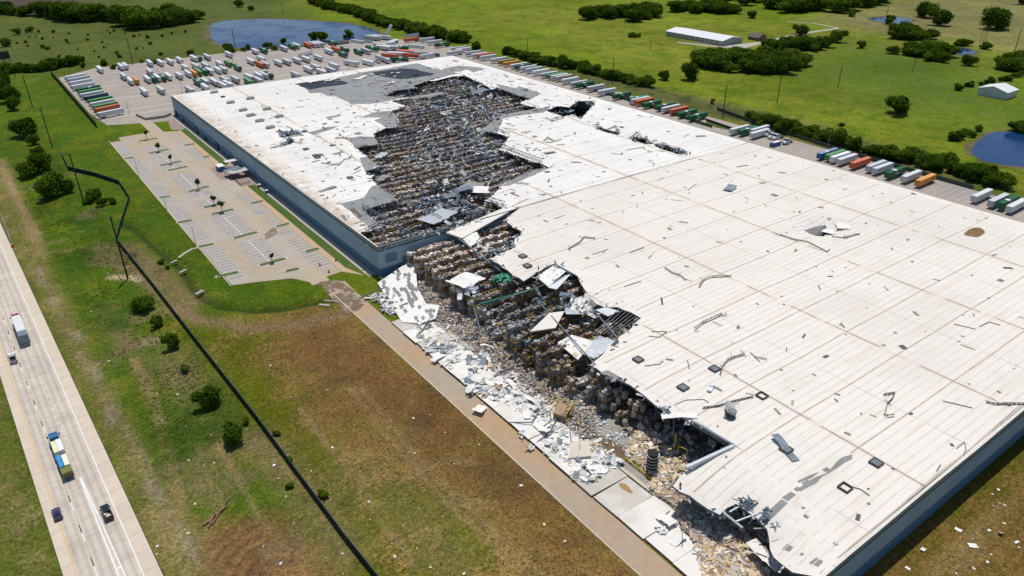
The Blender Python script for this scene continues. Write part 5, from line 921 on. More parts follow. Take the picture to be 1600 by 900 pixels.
# long green pipe, girders, columns across the racks
for a, b, w, mt, lab in [((752, 475, 8.6), (840, 450, 9.2), .5, STEELG, 'dark green sprinkler main lying across the racks'), ((700, 360, 10.5), (810, 445, 9.5), .5, STEELB, 'long grey girder slanting down across the racks'), ((780, 470, 9), (865, 440, 9.5), .3, STEELB, 'thin grey girder across collapsed racks'), ((1053, 640, 11), (1053, 700, .2), .35, STEELB, 'grey column at the dark opening'), ((740, 480, 6), (752, 522, .5), .4, STEELB, 'leaning lattice mast at the broken racks'), ((866, 412, 11.5), (906, 434, 11.5), .4, STEELB, 'girder along the slit in the cream roof'), ((925, 482, 11.2), (968, 532, 10.8), .35, GALVD, 'pale girder crossing the square pit'), ((840, 470, 9), (935, 575, 9.6), .3, STEELB, 'long thin girder along collapsed racks'), ((1128, 799, 9.2), (1160, 825, 8), .4, GALV, 'pale joist end left of the broken bay'), ((1155, 778, 10.5), (1198, 822, 8), .35, GALV, 'pale joist crossing the broken bay'), ((1140, 800, 9), (1175, 780, 10), .3, GALV, 'short joist across the broken bay'), ((1150, 815, 8.6), (1190, 800, 9.6), .3, GALV, 'second short joist across the broken bay'), ((1146, 697, 11.7), (1072, 731, 10.2), .8, GALV, 'pale flashing along the near side of dark opening'), ((1146, 696, 11.8), (1084, 660, 11.8), .6, STEELB, 'blue-grey beam edging the far side of dark opening')]:
    thing(MB().bar(P3(*a), P3(*b), w), 'girder', mt, lab, 'girder')
pit = MB()
for i in range(7): a = np.array(P3(928+i*7, 508-i*3, 11)); b = np.array(P3(955+i*7.4, 486+i*1.8, 11.3)); pit.bar(np.array(P3(925+i*6, 524-i*0.5, 10.6)), np.array(P3(968+i*5.4, 482+i*2.2, 11.3)), .22)
thing(pit, 'bare_joists', STEEL, 'row of bare joists across the square pit', 'joists')
# drum, yellow rails, crate, blue stacks, wrapped pallets
p = G(1017, 738, 0.1); t = empty('coil_drum', p, label='tall black drum wrapped in pale curved bands on the slab', cat='drum'); mb = MB(); mb.taper((0, 0, 0), (0, 0, 6.4), 1.45, 1.45, 16); fixdegen(mb.build('body', BLACK, t).data)
for q in range(6):
    mb = MB()
    for j in range(11): a0 = math.radians(150+j*16); a1 = a0+math.radians(16); z0 = .7+q*1.0+.35*(j-5.5)**2/30; z1 = .7+q*1.0+.35*(j-4.5)**2/30; mb.bar((1.55*math.cos(a0), 1.55*math.sin(a0), z0), (1.55*math.cos(a1), 1.55*math.sin(a1), z1), .16)
    mb.build('band', GALV, t)
rail = MB()
pts = [P3(u, v, 0.9) for u, v in ((977, 715), (999, 732), (1021, 750), (1034, 741), (1060, 722))]
for a, b in zip(pts[:-1], pts[1:]): rail.bar(a, b, .2); rail.bar(np.array(a)-[0, 0, .45], np.array(b)-[0, 0, .45], .16)
for a in pts: rail.bar(a, (a[0], a[1], .1), .2)
thing(rail, 'guard_rail', YELST, 'yellow guard rail round the spilled cartons', 'rail')
g = MB(); a, b = np.array(P3(1058, 716, .1)), np.array(P3(1072, 722, .1)); g.bar(a, a+[0, 0, 4], .22); g.bar(b, b+[0, 0, 4], .22); g.bar(a+[0, 0, 4], b+[0, 0, 4], .22); thing(g, 'door_guard', YELST, 'yellow goal-shaped door guard in the dark opening', 'guard')
a = np.array(P3(1053, 708, .1)); thing(MB().bar(a, a+[0, 0, 6], .35), 'yellow_column', YELST, 'yellow painted column foot in the dark opening', 'column')
t = empty('crate', G(878, 652, .1), .5, label='wrecked tan crate in a bent yellow frame among the debris', cat='crate'); mb = MB(); mb.box((0, 0, 1.4), (4.4, 3.4, 2.8), rx=.1, ry=-.15); mb.box((1.2, -1.2, .8), (3, 2.6, 1.6), rz=.5, rx=.3); mb.build('body', mat('brown crate', (.20, .14, .10), .8, .25, .8, coord='obj'), t); mb = MB(); mb.box((-.3, .4, 2.95), (4.2, 2.6, .2), rx=.2, ry=-.25); mb.box((.9, -1.0, 2.7), (2.2, 1.6, .15), rx=-.3, ry=.2, rz=.4); mb.build('lid', mat('crate lid', (.40, .27, .15), .8, .25, 1, coord='obj'), t)
for sx in (-1, 1):
    for sy in (-1, 1): MB().bar((sx*2.7, sy*2.2, 0), (sx*2.9+R.uniform(-.5, .5), sy*2.3, 3.9), .2).build('frame_post', YELST, t)
mb = MB(); mb.bar((-2.8, -2.3, 3.9), (2.9, -2.3, 3.7), .2); mb.bar((2.9, -2.3, 3.7), (2.9, 2.3, 3.9), .2); mb.bar((-2.8, 2.3, 3.9), (2.9, 2.3, 3.9), .2); mb.build('frame_rail', YELST, t)
BLUEP = mat('pale blue plastic', (.16, .27, .36), .5, .1, 1, coord='obj')
for i, (u, v) in enumerate([(823, 560), (838, 568), (843, 560), (812, 552)]):
    t = empty('bin_stack', G(u, v, .1), label=f'stack of wrapped blue-topped bins at the broken racks, {ORD[i]} of four', cat='bins', group='blue-topped bin stacks')
    for q in range(4): mb = MB(); mb.taper((0, 0, q*1.7), (0, 0, q*1.7+1.5), .95, .9, 10); fixdegen(mb.build('bin', BLUEP if q == 3 else mat(f'bin wrap {i}{q}', (.19, .18, .17), .4, .2, 1, coord='obj') if i == 0 else MATS[f'bin wrap 0{q}'], t).data)
WRAP = mat('wrapped goods', (.34, .29, .24), .45, .2, .9, coord='obj', rnd=.3); WOODPAL = mat('pallet wood', (.42, .29, .16), .9, .15, 1, coord='obj')
for i, (u, v, z) in enumerate([(951, 603, 4), (963, 618, 5.5), (970, 612, 6.5), (975, 622, 6), (966, 630, 4), (985, 632, 6.2), (992, 640, 6.2), (998, 634, 6.8), (1004, 642, 5.5), (990, 650, 4), (945, 618, 3), (957, 640, 2.4), (978, 665, 1.4), (965, 655, 1.0), (925, 585, 6), (935, 592, 6), (1000, 655, 2.5), (985, 678, .4)]):
    t = empty('pallet_load', G(u, v, z), R.uniform(-.6, .6), label='wrapped pallet load tumbling from racks above the slab', cat='pallet', group='tumbled pallet loads'); t.rotation_euler.x = R.uniform(-.25, .25); t.rotation_euler.y = R.uniform(-.25, .25)
    mb = MB(); mb.box((0, 0, .08), (1.3, 1.3, .16)); mb.build('pallet', WOODPAL, t); mb = MB(); hh = R.uniform(1.2, 1.9); mb.box((0, 0, .16+hh/2), (1.2, 1.2, hh)); mb.box((.2, .1, .25+hh), (.7, .6, .35), rz=.3); mb.build('goods', WRAP, t)
# ------------------------------------------------------------------ box trailers
TC = {'white': (.60, .62, .64), 'bright white': (.76, .76, .75), 'pale grey': (.47, .50, .53), 'green': (.010, .115, .048), 'light green': (.06, .25, .055), 'orange': (.56, .12, .035), 'yellow-orange': (.62, .26, .03), 'blue': (.03, .12, .32), 'black': (.018, .02, .025), 'navy': (.02, .06, .11), 'olive green': (.24, .27, .04), 'tan': (.50, .42, .33)}
TM = {}
wheel = MB(); wheel.taper((0, -.15, 0), (0, .15, 0), .5, .5, 12); wheel.taper((0, .15, 0), (0, -.15, 0), .5, .5, 12); WH = fixdegen(wheel.mesh('wheel', BLACK)); hub = MB(); hub.taper((0, .13, 0), (0, .19, 0), .25, .22, 8); HUB = fixdegen(hub.mesh('hub', GALV))
ROOFT = {}
def trailer_meshes(c):
    if c in TM: return TM[c]
    mt = mat('trailer paint '+c, TC[c], .45, .06, .5, coord='obj', rnd=.07, spec=.4); rt = mat('trailer roof '+c, tuple(min(.8, q*.75+.19) for q in TC[c]) if c not in ('orange', 'yellow-orange', 'light green', 'olive green') else tuple(min(.8, q*1.0+.06) for q in TC[c]), .5, .08, .4, coord='obj', rnd=.06)
    if c == 'green': rt = mat('trailer roof green.', (.015, .13, .06), .5, .1, .4, coord='obj', rnd=.25)
    b = MB(); b.box((0, 0, 2.58), (16.1, 2.58, 2.82)); 
    for q in np.arange(-7.6, 7.7, 1.27): b.box((q, 1.3, 2.58), (.06, .03, 2.7)); b.box((q, -1.3, 2.58), (.06, .03, 2.7))
    box = b.mesh('box', mt); r = MB(); r.box((0, 0, 4.02), (16.0, 2.5, .08)); roof = r.mesh('roof', rt)
    d = MB(); d.box((-8.08, .64, 2.6), (.08, 1.22, 2.6)); d.box((-8.08, -.64, 2.6), (.08, 1.22, 2.6)); d.box((-8.13, 0, 2.6), (.05, .06, 2.6)); d.box((-8.1, 0, .75), (.12, 2.4, .14)); door = d.mesh('rear_door', mt)
    TM[c] = (box, roof, door); return TM[c]
b = MB(); b.box((-5.4, 0, .95), (4.2, .9, .3)); b.box((-4.6, 0, .6), (.25, 2.0, .2)); b.box((-6.0, 0, .6), (.25, 2.0, .2)); b.box((3, 0, 1.08), (8, .8, .16)); CHAS = b.mesh('chassis', BLACK)
b = MB()
for s in (-1, 1): b.box((4.6, s*.85, .6), (.18, .18, 1.2)); b.box((4.6, s*.85, .04), (.35, .35, .08))
b.box((4.6, 0, .5), (.1, 1.6, .1)); LEG = b.mesh('landing_gear', STEEL)
b = MB(); b.taper((0, 0, 4.065), (0, 0, 4.09), 1.15, 1.15, 14); EMB = fixdegen(b.mesh('roof_emblem', PAINTW))
b = MB()
for q, (dx, dz, w, h) in enumerate([(0, 0, .9, 1.0), (1.2, .1, .5, .7), (1.9, .1, .5, .7), (-.95, -.1, .35, .5)]): b.box((dx, -1.322, 2.75+dz), (w, .012, h)); b.box((dx, 1.322, 2.75+dz), (w, .012, h))
SIDEL = b.mesh('side_lettering', PAINTW)
def trailer(p, rz, c, label, group, tip=None, emblem=None):
    t = empty('box_trailer', p, rz, label, 'trailer', group); bx_, rf, dr = trailer_meshes(c)
    link('box', bx_, t); link('roof', rf, t); link('rear_door', dr, t); link('chassis', CHAS, t); link('landing_gear', LEG, t)
    for x in (-4.6, -6.0):
        for s in (-1, 1): w = link('wheel', WH, t, (x, s*1.05, .52), 0 if s > 0 else math.pi); link('hub', HUB, w)
    if emblem if emblem is not None else c in ('green', 'blue'): link('roof_emblem', EMB, t, (1.0, 0, 0)); link('side_lettering', SIDEL, t)
    if tip: t.rotation_euler.x, t.rotation_euler.y = tip[0], tip[1]; t.location.z += tip[2]
    return t
W_, B_, P_, GR, LG, O_, YO, BL, BK, NV, OG, TN = 'white', 'bright white', 'pale grey', 'green', 'light green', 'orange', 'yellow-orange', 'blue', 'black', 'navy', 'olive green', 'tan'
def row(items, desc, group, rz, jit=.03, flip=False):
    items = sorted(items, key=lambda t: t[0])
    for i, it in enumerate(items):
        u, v, c = it[:3]; p = G(u, v, 2.6); p.z = .04; trailer(p, (it[3] if len(it) > 3 else rz)+R.uniform(-jit, jit), c, f'{c} box trailer, {ORD[i]} from the left {desc}', group)
Q = -math.pi/2
row([(156, 108, W_), (188.7, 103.7, W_), (195.6, 102.5, W_), (234, 98, W_), (250.6, 97.5, W_), (265.5, 95.8, W_), (280.5, 93.5, W_), (303, 90.5, W_), (310, 90, GR), (323.5, 88.5, P_), (357.5, 84.5, W_), (399, 80, W_), (412, 78.5, GR), (443.5, 75, W_), (457, 72.5, GR), (463, 71, W_), (481, 70, O_), (488, 69, P_), (494, 68.5, W_), (500, 68, P_), (519, 66.5, GR)], 'in the yard rank along the pond', 'yard rank by the pond', Q)
row([(193, 118.7, P_), (203.7, 126, W_), (212, 125, YO), (230, 123, W_), (238.7, 122.5, GR), (245.6, 121, W_), (254, 120.6, GR), (263, 118.7, B_), (233.7, 112, P_), (279.5, 117.5, P_), (289, 105, W_), (294, 114.5, W_), (302, 113.5, YO), (310, 112, LG), (305.5, 103, P_), (319, 111, GR), (321, 102, P_), (327, 110.5, W_), (343, 99.5, W_), (340.5, 109, W_), (348.5, 108, P_), (356.5, 98.5, LG), (371, 105, GR), (392, 95.5, W_), (406, 100, O_), (408, 91.5, W_), (414, 100, P_), (434.5, 97.5, W_), (448, 96, P_), (464, 94, W_), (478, 92, W_), (497, 89.5, W_), (514, 80, W_), (525, 76.5, O_), (538.5, 77, GR), (535.5, 84, GR), (560, 80.5, GR), (572, 79, P_)], 'in the middle yard ranks', 'middle ranks of the rear yard', Q)
row([(225, 142.5, W_), (251, 140, P_), (296.5, 140, P_), (309, 128, GR), (320, 127, P_), (320.5, 136, W_), (334.5, 127.5, W_), (348, 133, W_), (350.5, 124, P_), (355.5, 131, W_), (367.5, 123.5, P_), (389, 120, W_), (388, 127, LG), (403, 125, P_), (404, 117.5, W_), (412, 117, P_), (420, 116.5, GR), (462, 116.5, P_), (481.5, 108, W_), (493, 104.5, P_), (502, 112, W_), (517, 109, P_), (521.5, 102, W_), (549, 98, W_, Q+.35), (575, 97, B_, Q+.15), (595, 90.5, P_), (602, 93, P_)], 'in the yard rank behind the warehouse', 'yard rank nearest the warehouse', Q)
row([(118.7, 120, W_), (123, 123.5, P_), (126, 128.5, W_), (130, 134, W_), (138.7, 139, GR), (141, 142.7, LG), (143.7, 147, W_), (150.6, 151, NV), (157, 156.5, LG), (160, 161, W_), (165, 165.6, LG), (167.5, 169.6, O_), (173, 176, W_)], 'in the slanting row by the fence', 'slanting row by the yard fence', .27)
row([(717.5, 75.6, P_), (724, 77.5, W_), (740, 82.5, P_), (749, 85.6, W_), (758, 86.4, O_), (762.5, 89, W_), (779, 93, W_), (791, 96, OG), (799, 98.5, YO), (810.6, 102, W_), (817.5, 104, GR), (825.6, 106, W_), (834, 108.5, P_), (845, 112, B_), (858, 116, P_), (867.5, 118, LG), (874, 119.4, W_), (881, 121, TN), (891, 125, W_), (904.7, 130, P_), (914, 131.8, GR), (931, 136.7, P_), (948, 142.7, W_), (971.5, 148.7, GR), (997, 154, GR), (1000.5, 156, W_), (1006.7, 158, O_), (1018.7, 162, GR), (1039.7, 166, GR), (1048, 169, W_), (1060.7, 172, O_), (1074, 176.5, GR), (1090, 181.7, GR), (1155.5, 202, W_), (1169, 203.8, GR), (1187, 202.5, W_, math.pi), (1187, 208, W_), (1293, 239.5, BL), (1305, 242, LG), (1313, 245, B_), (1323.5, 248.5, W_), (1344, 254, O_), (1369, 259, P_), (1379, 262.5, W_), (1399, 269, GR), (1424, 275, W_), (1446, 281, YO), (1534, 305, W_), (1560, 312.5, P_), (1575, 316, GR), (1588, 321, W_)], 'in the dock-side row', 'trailers facing the docks', math.pi, .015)
# storm-tossed trailers
tips = [(474, 83, W_, .5, (1.35, 0, 1.0), 'overturned white trailer among the middle ranks'), (561.5, 63, W_, -1.2, (1.5, 0, 1.2), 'white trailer tipped on its side by the pond corner'), (572, 62, W_, -1.0, (1.4, 0, 1.0), 'white trailer tipped beside the pond corner'), (580, 59.5, P_, -1.2, None, 'pale trailer first in the shoved cluster by the pond corner'), (586, 59, W_, -1.25, None, 'white trailer second in the shoved cluster by the pond corner'), (593, 58, P_, -1.1, None, 'pale trailer third in the shoved cluster by the pond corner'), (601, 59, W_, -1.1, None, 'white trailer last in the shoved cluster by the pond corner'), (609, 58, W_, -.6, (0, -1.0, 5), 'white trailer reared up on end at the yard corner'),
 (583, 76, GR, -1.3, (.4, 0, .4), 'green trailer leaning against the jumbled pile'), (594, 72, P_, -1.3, None, 'pale trailer first in the jumbled pile'), (599, 75, W_, -1.15, (.15, 0, .1), 'white trailer second in the jumbled pile'), (605, 75, P_, -1.0, None, 'pale trailer third in the jumbled pile'), (611, 75, W_, -.85, (.1, 0, .1), 'white trailer last in the jumbled pile'), (604, 67.5, W_, .3, (1.5, 0, 1.2), 'white trailer on its side behind the jumbled pile'), (626, 75, GR, -1.0, (.2, 0, .1), 'green trailer beside the jumbled pile'), (617, 65.5, W_, .5, (-1.2, 0, 1), 'white trailer flipped behind the green one'),
 (609, 88, O_, -1.1, None, 'orange trailer first in the pile-up by the rear wall'), (620, 85, P_, -.9, (.3, 0, .2), 'pale trailer in the pile-up by the rear wall'), (624, 94, GR, -.9, None, 'green trailer in front of the pile-up by the rear wall'), (633, 82, O_, -.9, (.2, 0, .1), 'orange trailer in the middle of the pile-up'), (642, 87.5, O_, -1.1, None, 'orange trailer at the right of the pile-up'), (646, 83, P_, -.7, (1.2, 0, 1), 'pale trailer on its side on the pile-up'), (653, 86, NV, -1.2, None, 'dark trailer at the right end of the pile-up'), (667, 88, W_, .15, None, 'white trailer crosswise behind the rear roof corner'), (675, 83, BK, -1.0, (1.45, 0, 1), 'dark trailer on its side near the rear roof corner'), (653, 70.5, W_, -1.1, (1.5, 0, 1), 'white trailer on its side between pile and hedge'),
 (643, 62.5, O_, math.pi, None, 'orange trailer crosswise at the yard corner by the hedge'), (644, 56.5, P_, math.pi+.1, (.3, 0, .2), 'pale trailer shoved into the hedge corner'), (667, 62.5, P_, math.pi, None, 'pale trailer crosswise near the hedge corner'), (679, 66.5, W_, math.pi, None, 'white trailer crosswise near the hedge corner'), (691, 70.5, GR, math.pi, None, 'green trailer crosswise near the hedge corner'), (711, 83, W_, math.pi+.05, None, 'white trailer alone beside the rear roof corner'), (531, 65.5, BK, .1, (1.5, 0, .8), 'black trailer flat on its side by the pond bushes')]
for u, v, c, rz, tp, lab in tips: p = G(u, v, 2.0); p.z = .04; trailer(p, rz, c, lab, None, tp)
# ------------------------------------------------------------------ road vehicles
def paint(name, c, r=.25): return mat(name, c, r, .04, 1, coord='obj', spec=.6)
def loft(secs, mt, name, parent, caps=True):
    """car body from cross sections (x, half width low, half width high, z low, z mid, z high)"""
    V, F = [], []
    for x, w0, w1, z0, zm, z1 in secs: V += [(x, -w0*.92, z0), (x, -w0, zm), (x, -w1, z1), (x, w1, z1), (x, w0, zm), (x, w0*.92, z0)]
    for i in range(len(secs)-1):
        for j in range(6): a = i*6+j; b2 = i*6+(j+1) % 6; F.append([a, b2, b2+6, a+6])
    n = (len(secs)-1)*6; F += [[0, 1, 4, 5], [1, 2, 3, 4], [n+5, n+4, n+1, n], [n+4, n+3, n+2, n+1]]
    me = mesh_np(name, V, F, mt); bm = bmesh.new(); bm.from_mesh(me); bmesh.ops.recalc_face_normals(bm, faces=bm.faces); bm.to_mesh(me); bm.free(); o = link(name, me, parent); bv = o.modifiers.new('b', 'BEVEL'); bv.width = .06; bv.segments = 2; return o
def wheels(t, xs, y, r=.36):
    for x in xs:
        for s in (-1, 1): w = link('wheel', WH, t, (x, s*y, r), 0 if s > 0 else math.pi); w.scale = (r/.5, 1, r/.5); link('hub', HUB, w)
LAMPR = mat('red lamp', (.35, .01, .01), .3, 0, 1, coord='obj'); LAMPW = mat('clear lamp', (.8, .8, .78), .15, 0, 1, coord='obj')
def lamps(t, xf, xr, y, z):
    for s in (-1, 1): mb = MB(); mb.box((xf, s*y, z), (.08, .35, .16)); mb.build('headlight', LAMPW, t); mb = MB(); mb.box((xr, s*y, z+.1), (.08, .2, .25)); mb.build('tail_light', LAMPR, t)
HDG = math.atan2(-HU.y, -HU.x)   # driving away from the camera
def car(u, v, c, lab):
    t = empty('car', G(u, v), HDG, lab, 'car'); loft([(-2.25, .82, .78, .35, .62, .95), (-1.9, .9, .84, .28, .65, 1.02), (1.2, .9, .84, .26, .65, .98), (2.0, .86, .78, .28, .6, .84), (2.28, .7, .62, .36, .55, .7)], paint('car paint', c), 'body', t)
    loft([(-1.75, .76, .70, .95, .98, 1.0), (-1.1, .76, .60, .95, 1.1, 1.42), (.2, .76, .60, .95, 1.1, 1.45), (1.15, .76, .68, .93, .96, .99)], GLASSD, 'windows', t); mb = MB(); mb.box((-.45, 0, 1.45), (1.35, 1.14, .06)); mb.build('roof', MATS['car paint'], t); wheels(t, (-1.4, 1.4), .8, .33); lamps(t, 2.2, -2.26, .6, .68); return t
def pickup(u, v, c, lab, load=None, cap=False):
    nm = 'pickup paint %.2f' % c[0]; m_ = paint(nm, c); t = empty('pickup_truck', G(u, v), HDG, lab, 'pickup truck'); loft([(-2.9, .95, .93, .45, .7, 1.12), (-2.8, .98, .95, .4, .7, 1.15), (1.3, .98, .93, .4, .72, 1.15), (2.5, .95, .88, .42, .7, 1.05), (2.9, .82, .75, .48, .66, .92)], m_, 'body', t)
    loft([(-.9, .88, .74, 1.12, 1.2, 1.82), (.75, .88, .74, 1.12, 1.25, 1.84), (1.45, .9, .82, 1.1, 1.12, 1.16)], GLASSD, 'windows', t); mb = MB(); mb.box((-.1, 0, 1.86), (1.55, 1.42, .08)); mb.build('cab_roof', m_, t)
    mb = MB(); mb.box((-1.9, 0, 1.17), (1.75, 1.5, .04)); mb.build('bed_floor', BLACK, t); mb = MB()
    for s in (-1, 1): mb.box((-1.9, s*.88, 1.22), (1.95, .16, .14))
    mb.box((-2.86, 0, 1.22), (.12, 1.8, .14)); mb.build('bed_rail', m_, t)
    for s in (-1, 1): mb = MB(); mb.box((1.0, s*1.12, 1.25), (.18, .28, .2)); mb.build('mirror', BLACK, t)
    wheels(t, (-1.85, 1.85), .86, .4); lamps(t, 2.85, -2.93, .72, .9)
    if load:
        L_ = empty('cargo', G(u, v)+Vector((0, 0, 0)), HDG, 'mixed pale cargo in the bed of the black pickup', 'cargo')
        for q in range(7): mb = MB(); mb.box((-1.9+R.uniform(-.6, .6), R.uniform(-.5, .5), 1.3+R.uniform(0, .1)), (R.uniform(.3, .7), R.uniform(.3, .6), .25), rz=R.uniform(0, 3)); mb.build('box', R.choice((WSHEET, INSUL, GALV)), L_)
    return t
car(90, 806, (.025, .012, .10), 'dark purple-blue car in the left lane of the highway')
pickup(168, 804, (.012, .018, .022), 'black pickup in the right lane of the highway', load=True)
pickup(21, 563, (.34, .36, .38), 'silver white pickup in the left lane beside the semi')
mb = MB(); mb.box((2.0, 0, 1.19), (1.7, 1.7, .05)); mb.build('bonnet_sheet', B_ and PAINTW, bpy.data.objects[[o.name for o in bpy.data.objects if o.name.startswith('pickup_truck')][-1]])
def tractor(p, rz, c, lab, group=None, sleeper=True):
    nm = 'tractor paint %.2f %.2f' % (c[0], c[2]); m_ = MATS.get(nm) or paint(nm, c); t = empty('semi_tractor', p, rz, lab, 'truck', group)
    loft([(.6, 1.2, 1.1, .9, 2.0, 3.3), (2.0, 1.22, 1.1, .8, 2.0, 3.6), (2.9, 1.2, 1.05, .8, 1.9, 3.5)], m_, 'cab', t); loft([(2.85, 1.1, .95, .6, 1.4, 2.1), (4.6, 1.05, .8, .55, 1.3, 1.85), (5.0, .95, .7, .6, 1.2, 1.6)], m_, 'bonnet', t)
    mb = MB(); mb.box((2.97, 0, 2.75), (.06, 1.95, .8), ry=-.25); mb.build('windscreen', GLASSD, t); mb = MB(); mb.box((-1.6, 0, .9), (5.2, .9, .25)); mb.build('frame', BLACK, t)
    for s in (-1, 1): mb = MB(); mb.taper((.45, s*1.0, .9), (.45, s*1.0, 3.9), .1, .1, 8); fixdegen(mb.build('exhaust_stack', GALV, t).data); mb = MB(); mb.box((2.9, s*1.4, 2.4), (.15, .3, .7)); mb.build('mirror', BLACK, t)
    wheels(t, (4.0, -1.4, -2.7), 1.02, .52); return t
# semi with red cab
p = G(36, 525); p.z = .08; hd = Vector((math.cos(HDG), math.sin(HDG), 0)); tractor(p+hd*8.0, HDG, (.30, .015, .05), 'crimson semi tractor pulling the long grey trailer on the highway')
tl = trailer(p, HDG, W_, 'long pale trailer with dark tail behind the crimson tractor', None); mb = MB(); mb.box((-6.2, 0, 4.1), (3.8, 2.55, .1)); mb.box((-8.17, 0, 2.6), (.06, 2.5, 2.7)); mb.build('dark_tail_cover', GALVD, tl)
# blue semi with an open load
p = G(100, 725); p.z = .08; tractor(p+hd*7.6, HDG, (.02, .12, .30), 'blue semi tractor pulling the open load on the highway')
t = empty('flatbed_trailer', p, HDG, 'flatbed trailer with low grey sides on the highway', 'trailer'); mb = MB(); mb.box((0, 0, 1.25), (15.8, 2.55, .25)); mb.build('deck', STEEL, t)
for s in (-1, 1): mb = MB(); mb.box((0, s*1.26, 1.5), (15.8, .06, .4)); mb.build('side_rail', GALV, t)
link('chassis', CHAS, t); link('landing_gear', LEG, t); wheels(t, (-4.6, -6.0), 1.05, .52)
for (x, y, lx, ly, h), c, lab in [((4.7, -.6, 5.6, 1.2, 1.6), (.74, .76, .76), 'white tarp bundle at the front of the flatbed'), ((4.5, .6, 5.4, 1.15, 1.6), (.72, .70, .42), 'pale yellow bundle at the front of the flatbed'), ((.9, 0, 1.4, 2.2, .5), (.30, .20, .18), 'dark crate in the middle of the flatbed'), ((-2.2, .65, 5.6, 1.0, 1.5), (.02, .26, .58), 'bright blue bundle on the flatbed'), ((-2.2, -.6, 5.0, 1.2, 1.3), (.75, .75, .60), 'cream bundle beside the blue one'), ((-6.3, 0, 2.6, 2.4, 1.2), (.16, .17, .02), 'olive bundle at the tail of the flatbed')]:
    mb = MB(); mb.box((x, y, 1.38+h/2), (lx, ly, h)); 
    for q in range(4): mb.box((x-lx/2+lx*(q+.5)/4, y, 1.38+h), (.12, ly+.05, .08))
    o = mb.build('cargo_bundle', paint('bundle '+lab[:8]+str(len(MATS)), c, .5), None, p, HDG); tag(o, lab, 'cargo'); bv = o.modifiers.new('b', 'BEVEL'); bv.width = .1
# yard tractors and blue container
for i, (u, v) in enumerate([(1203.5, 212), (1209, 215.5), (1216, 217.5)]): tractor(G(u, v), math.pi+R.uniform(-.1, .1), (.66, .67, .66), f'white semi tractor parked by the docks, {ORD[i]} of the close three', 'white tractors by the docks')
tractor(G(1231, 224), math.pi+.1, (.58, .60, .60), 'white semi tractor parked alone by the docks'); tractor(G(589, 98), Q, (.5, .52, .52), 'grey semi tractor parked by the rear wall')
t = empty('dumpster', G(1211, 228), 0, 'blue roll-off dumpster with white lid by the docks', 'dumpster'); mb = MB(); mb.box((0, 0, 1.25), (7, 2.5, 2.2)); [mb.box((q, -1.3, 1.25), (.15, .12, 2.2)) for q in np.arange(-3, 3.1, 1)]; mb.build('bin', paint('dumpster blue', (.03, .12, .32), .5), t); mb = MB(); mb.box((.6, 0, 2.42), (5.4, 2.3, .15)); mb.build('lid', WSHEET, t); mb = MB(); mb.box((-3.7, 0, 1.2), (.4, 2.2, 2.4)); mb.build('end_gate', MATS['dumpster blue'], t)
# entrance plaza
t = empty('portable_cabin', G(345, 266), .0, 'small blue cabin with white roof on the entrance plaza', 'cabin'); mb = MB(); mb.box((0, 0, 1.3), (3.2, 5.5, 2.6)); mb.build('body', MATS['dumpster blue'], t); mb = MB(); mb.box((0, 0, 2.7), (3.4, 5.7, .2)); mb.build('roof', PAINTW, t); mb = MB(); mb.box((-1.62, .6, 1.1), (.05, 1, 2)); mb.build('door', GALVD, t)
SHADE = mat('canopy cloth', (.42, .43, .40), .8, .1, .6, coord='obj')
for i, (u, v, l, w, h, lab) in enumerate([(366, 261, 9, 4, 3.8, 'cream flat canopy against the wall at the entrance'), (376, 276, 11, 5, 3.2, 'grey sagging shade sail at the entrance'), (365, 274, 8, 5, 3.0, 'dark shade frame at the entrance plaza')]):
    t = empty('canopy', G(u, v), .0, lab, 'canopy'); c = bent_sheet(l, w, .12 if i else .0, 880+i).build('canopy_sheet', SHADE if i == 1 else (COPING if i == 0 else GALVD), t, (0, 0, h), math.pi/2*0)
    for sx in (-1, 1):
        for sy in (-1, 1): MB().bar((sx*l*.45, sy*w*.4, 0), (sx*l*.45, sy*w*.4, h+.1), .16).build('post', STEEL, t)
FENC = mat('patio railing', (.05, .055, .06), .7, .1, 1)
t = empty('patio_railing', G(372, 285), 0, 'dark railing round the entrance patio', 'railing'); 
pts = [G(u, v) for u, v in ((356, 268), (366, 280), (376, 290), (390, 286))]; mb = MB()
for a, b in zip(pts[:-1], pts[1:]):
    for z in (.3, .7, 1.1): mb.bar(a+Vector((0, 0, z))-t.location, b+Vector((0, 0, z))-t.location, .1)
mb.build('rail', FENC, t)
for a in pts: MB().bar(a-t.location, a-t.location+Vector((0, 0, 1.2)), .12).build('post', FENC, t)
for i, (u, v) in enumerate([(406, 292), (418, 301)]):
    t = empty('air_conditioner', G(u, v), 0, f'dark condenser unit with pale top at the wall, {ORD[i]} of two', 'condenser', 'condensers by the wall'); mb = MB(); mb.box((0, 0, .7), (1.9, 1.9, 1.3)); mb.build('body', STEEL, t); mb = MB(); mb.box((0, 0, 1.4), (1.7, 1.7, .1)); mb.build('top', COPING, t)
DKTEAL = mat('dark teal door', (.015, .07, .085), .6, .1, 1)
aw = MB()
for ya, yb in ((505, 470), (462, 430), (420, 402), (395, 365)): aw.box((106.4, (ya+yb)/2, 3.6), (1.5, ya-yb, .25)); 
wpart(aw.build('wall_awning', WALLSH))
for y in (515, 500, 468, 452, 428): mb = MB(); mb.box((0, 0, 1.8), (.9, 5, 3.4)); o = mb.build('entrance_bay', DKTEAL, ware); o.location = Vector((106.8, y, 0))-ware.location
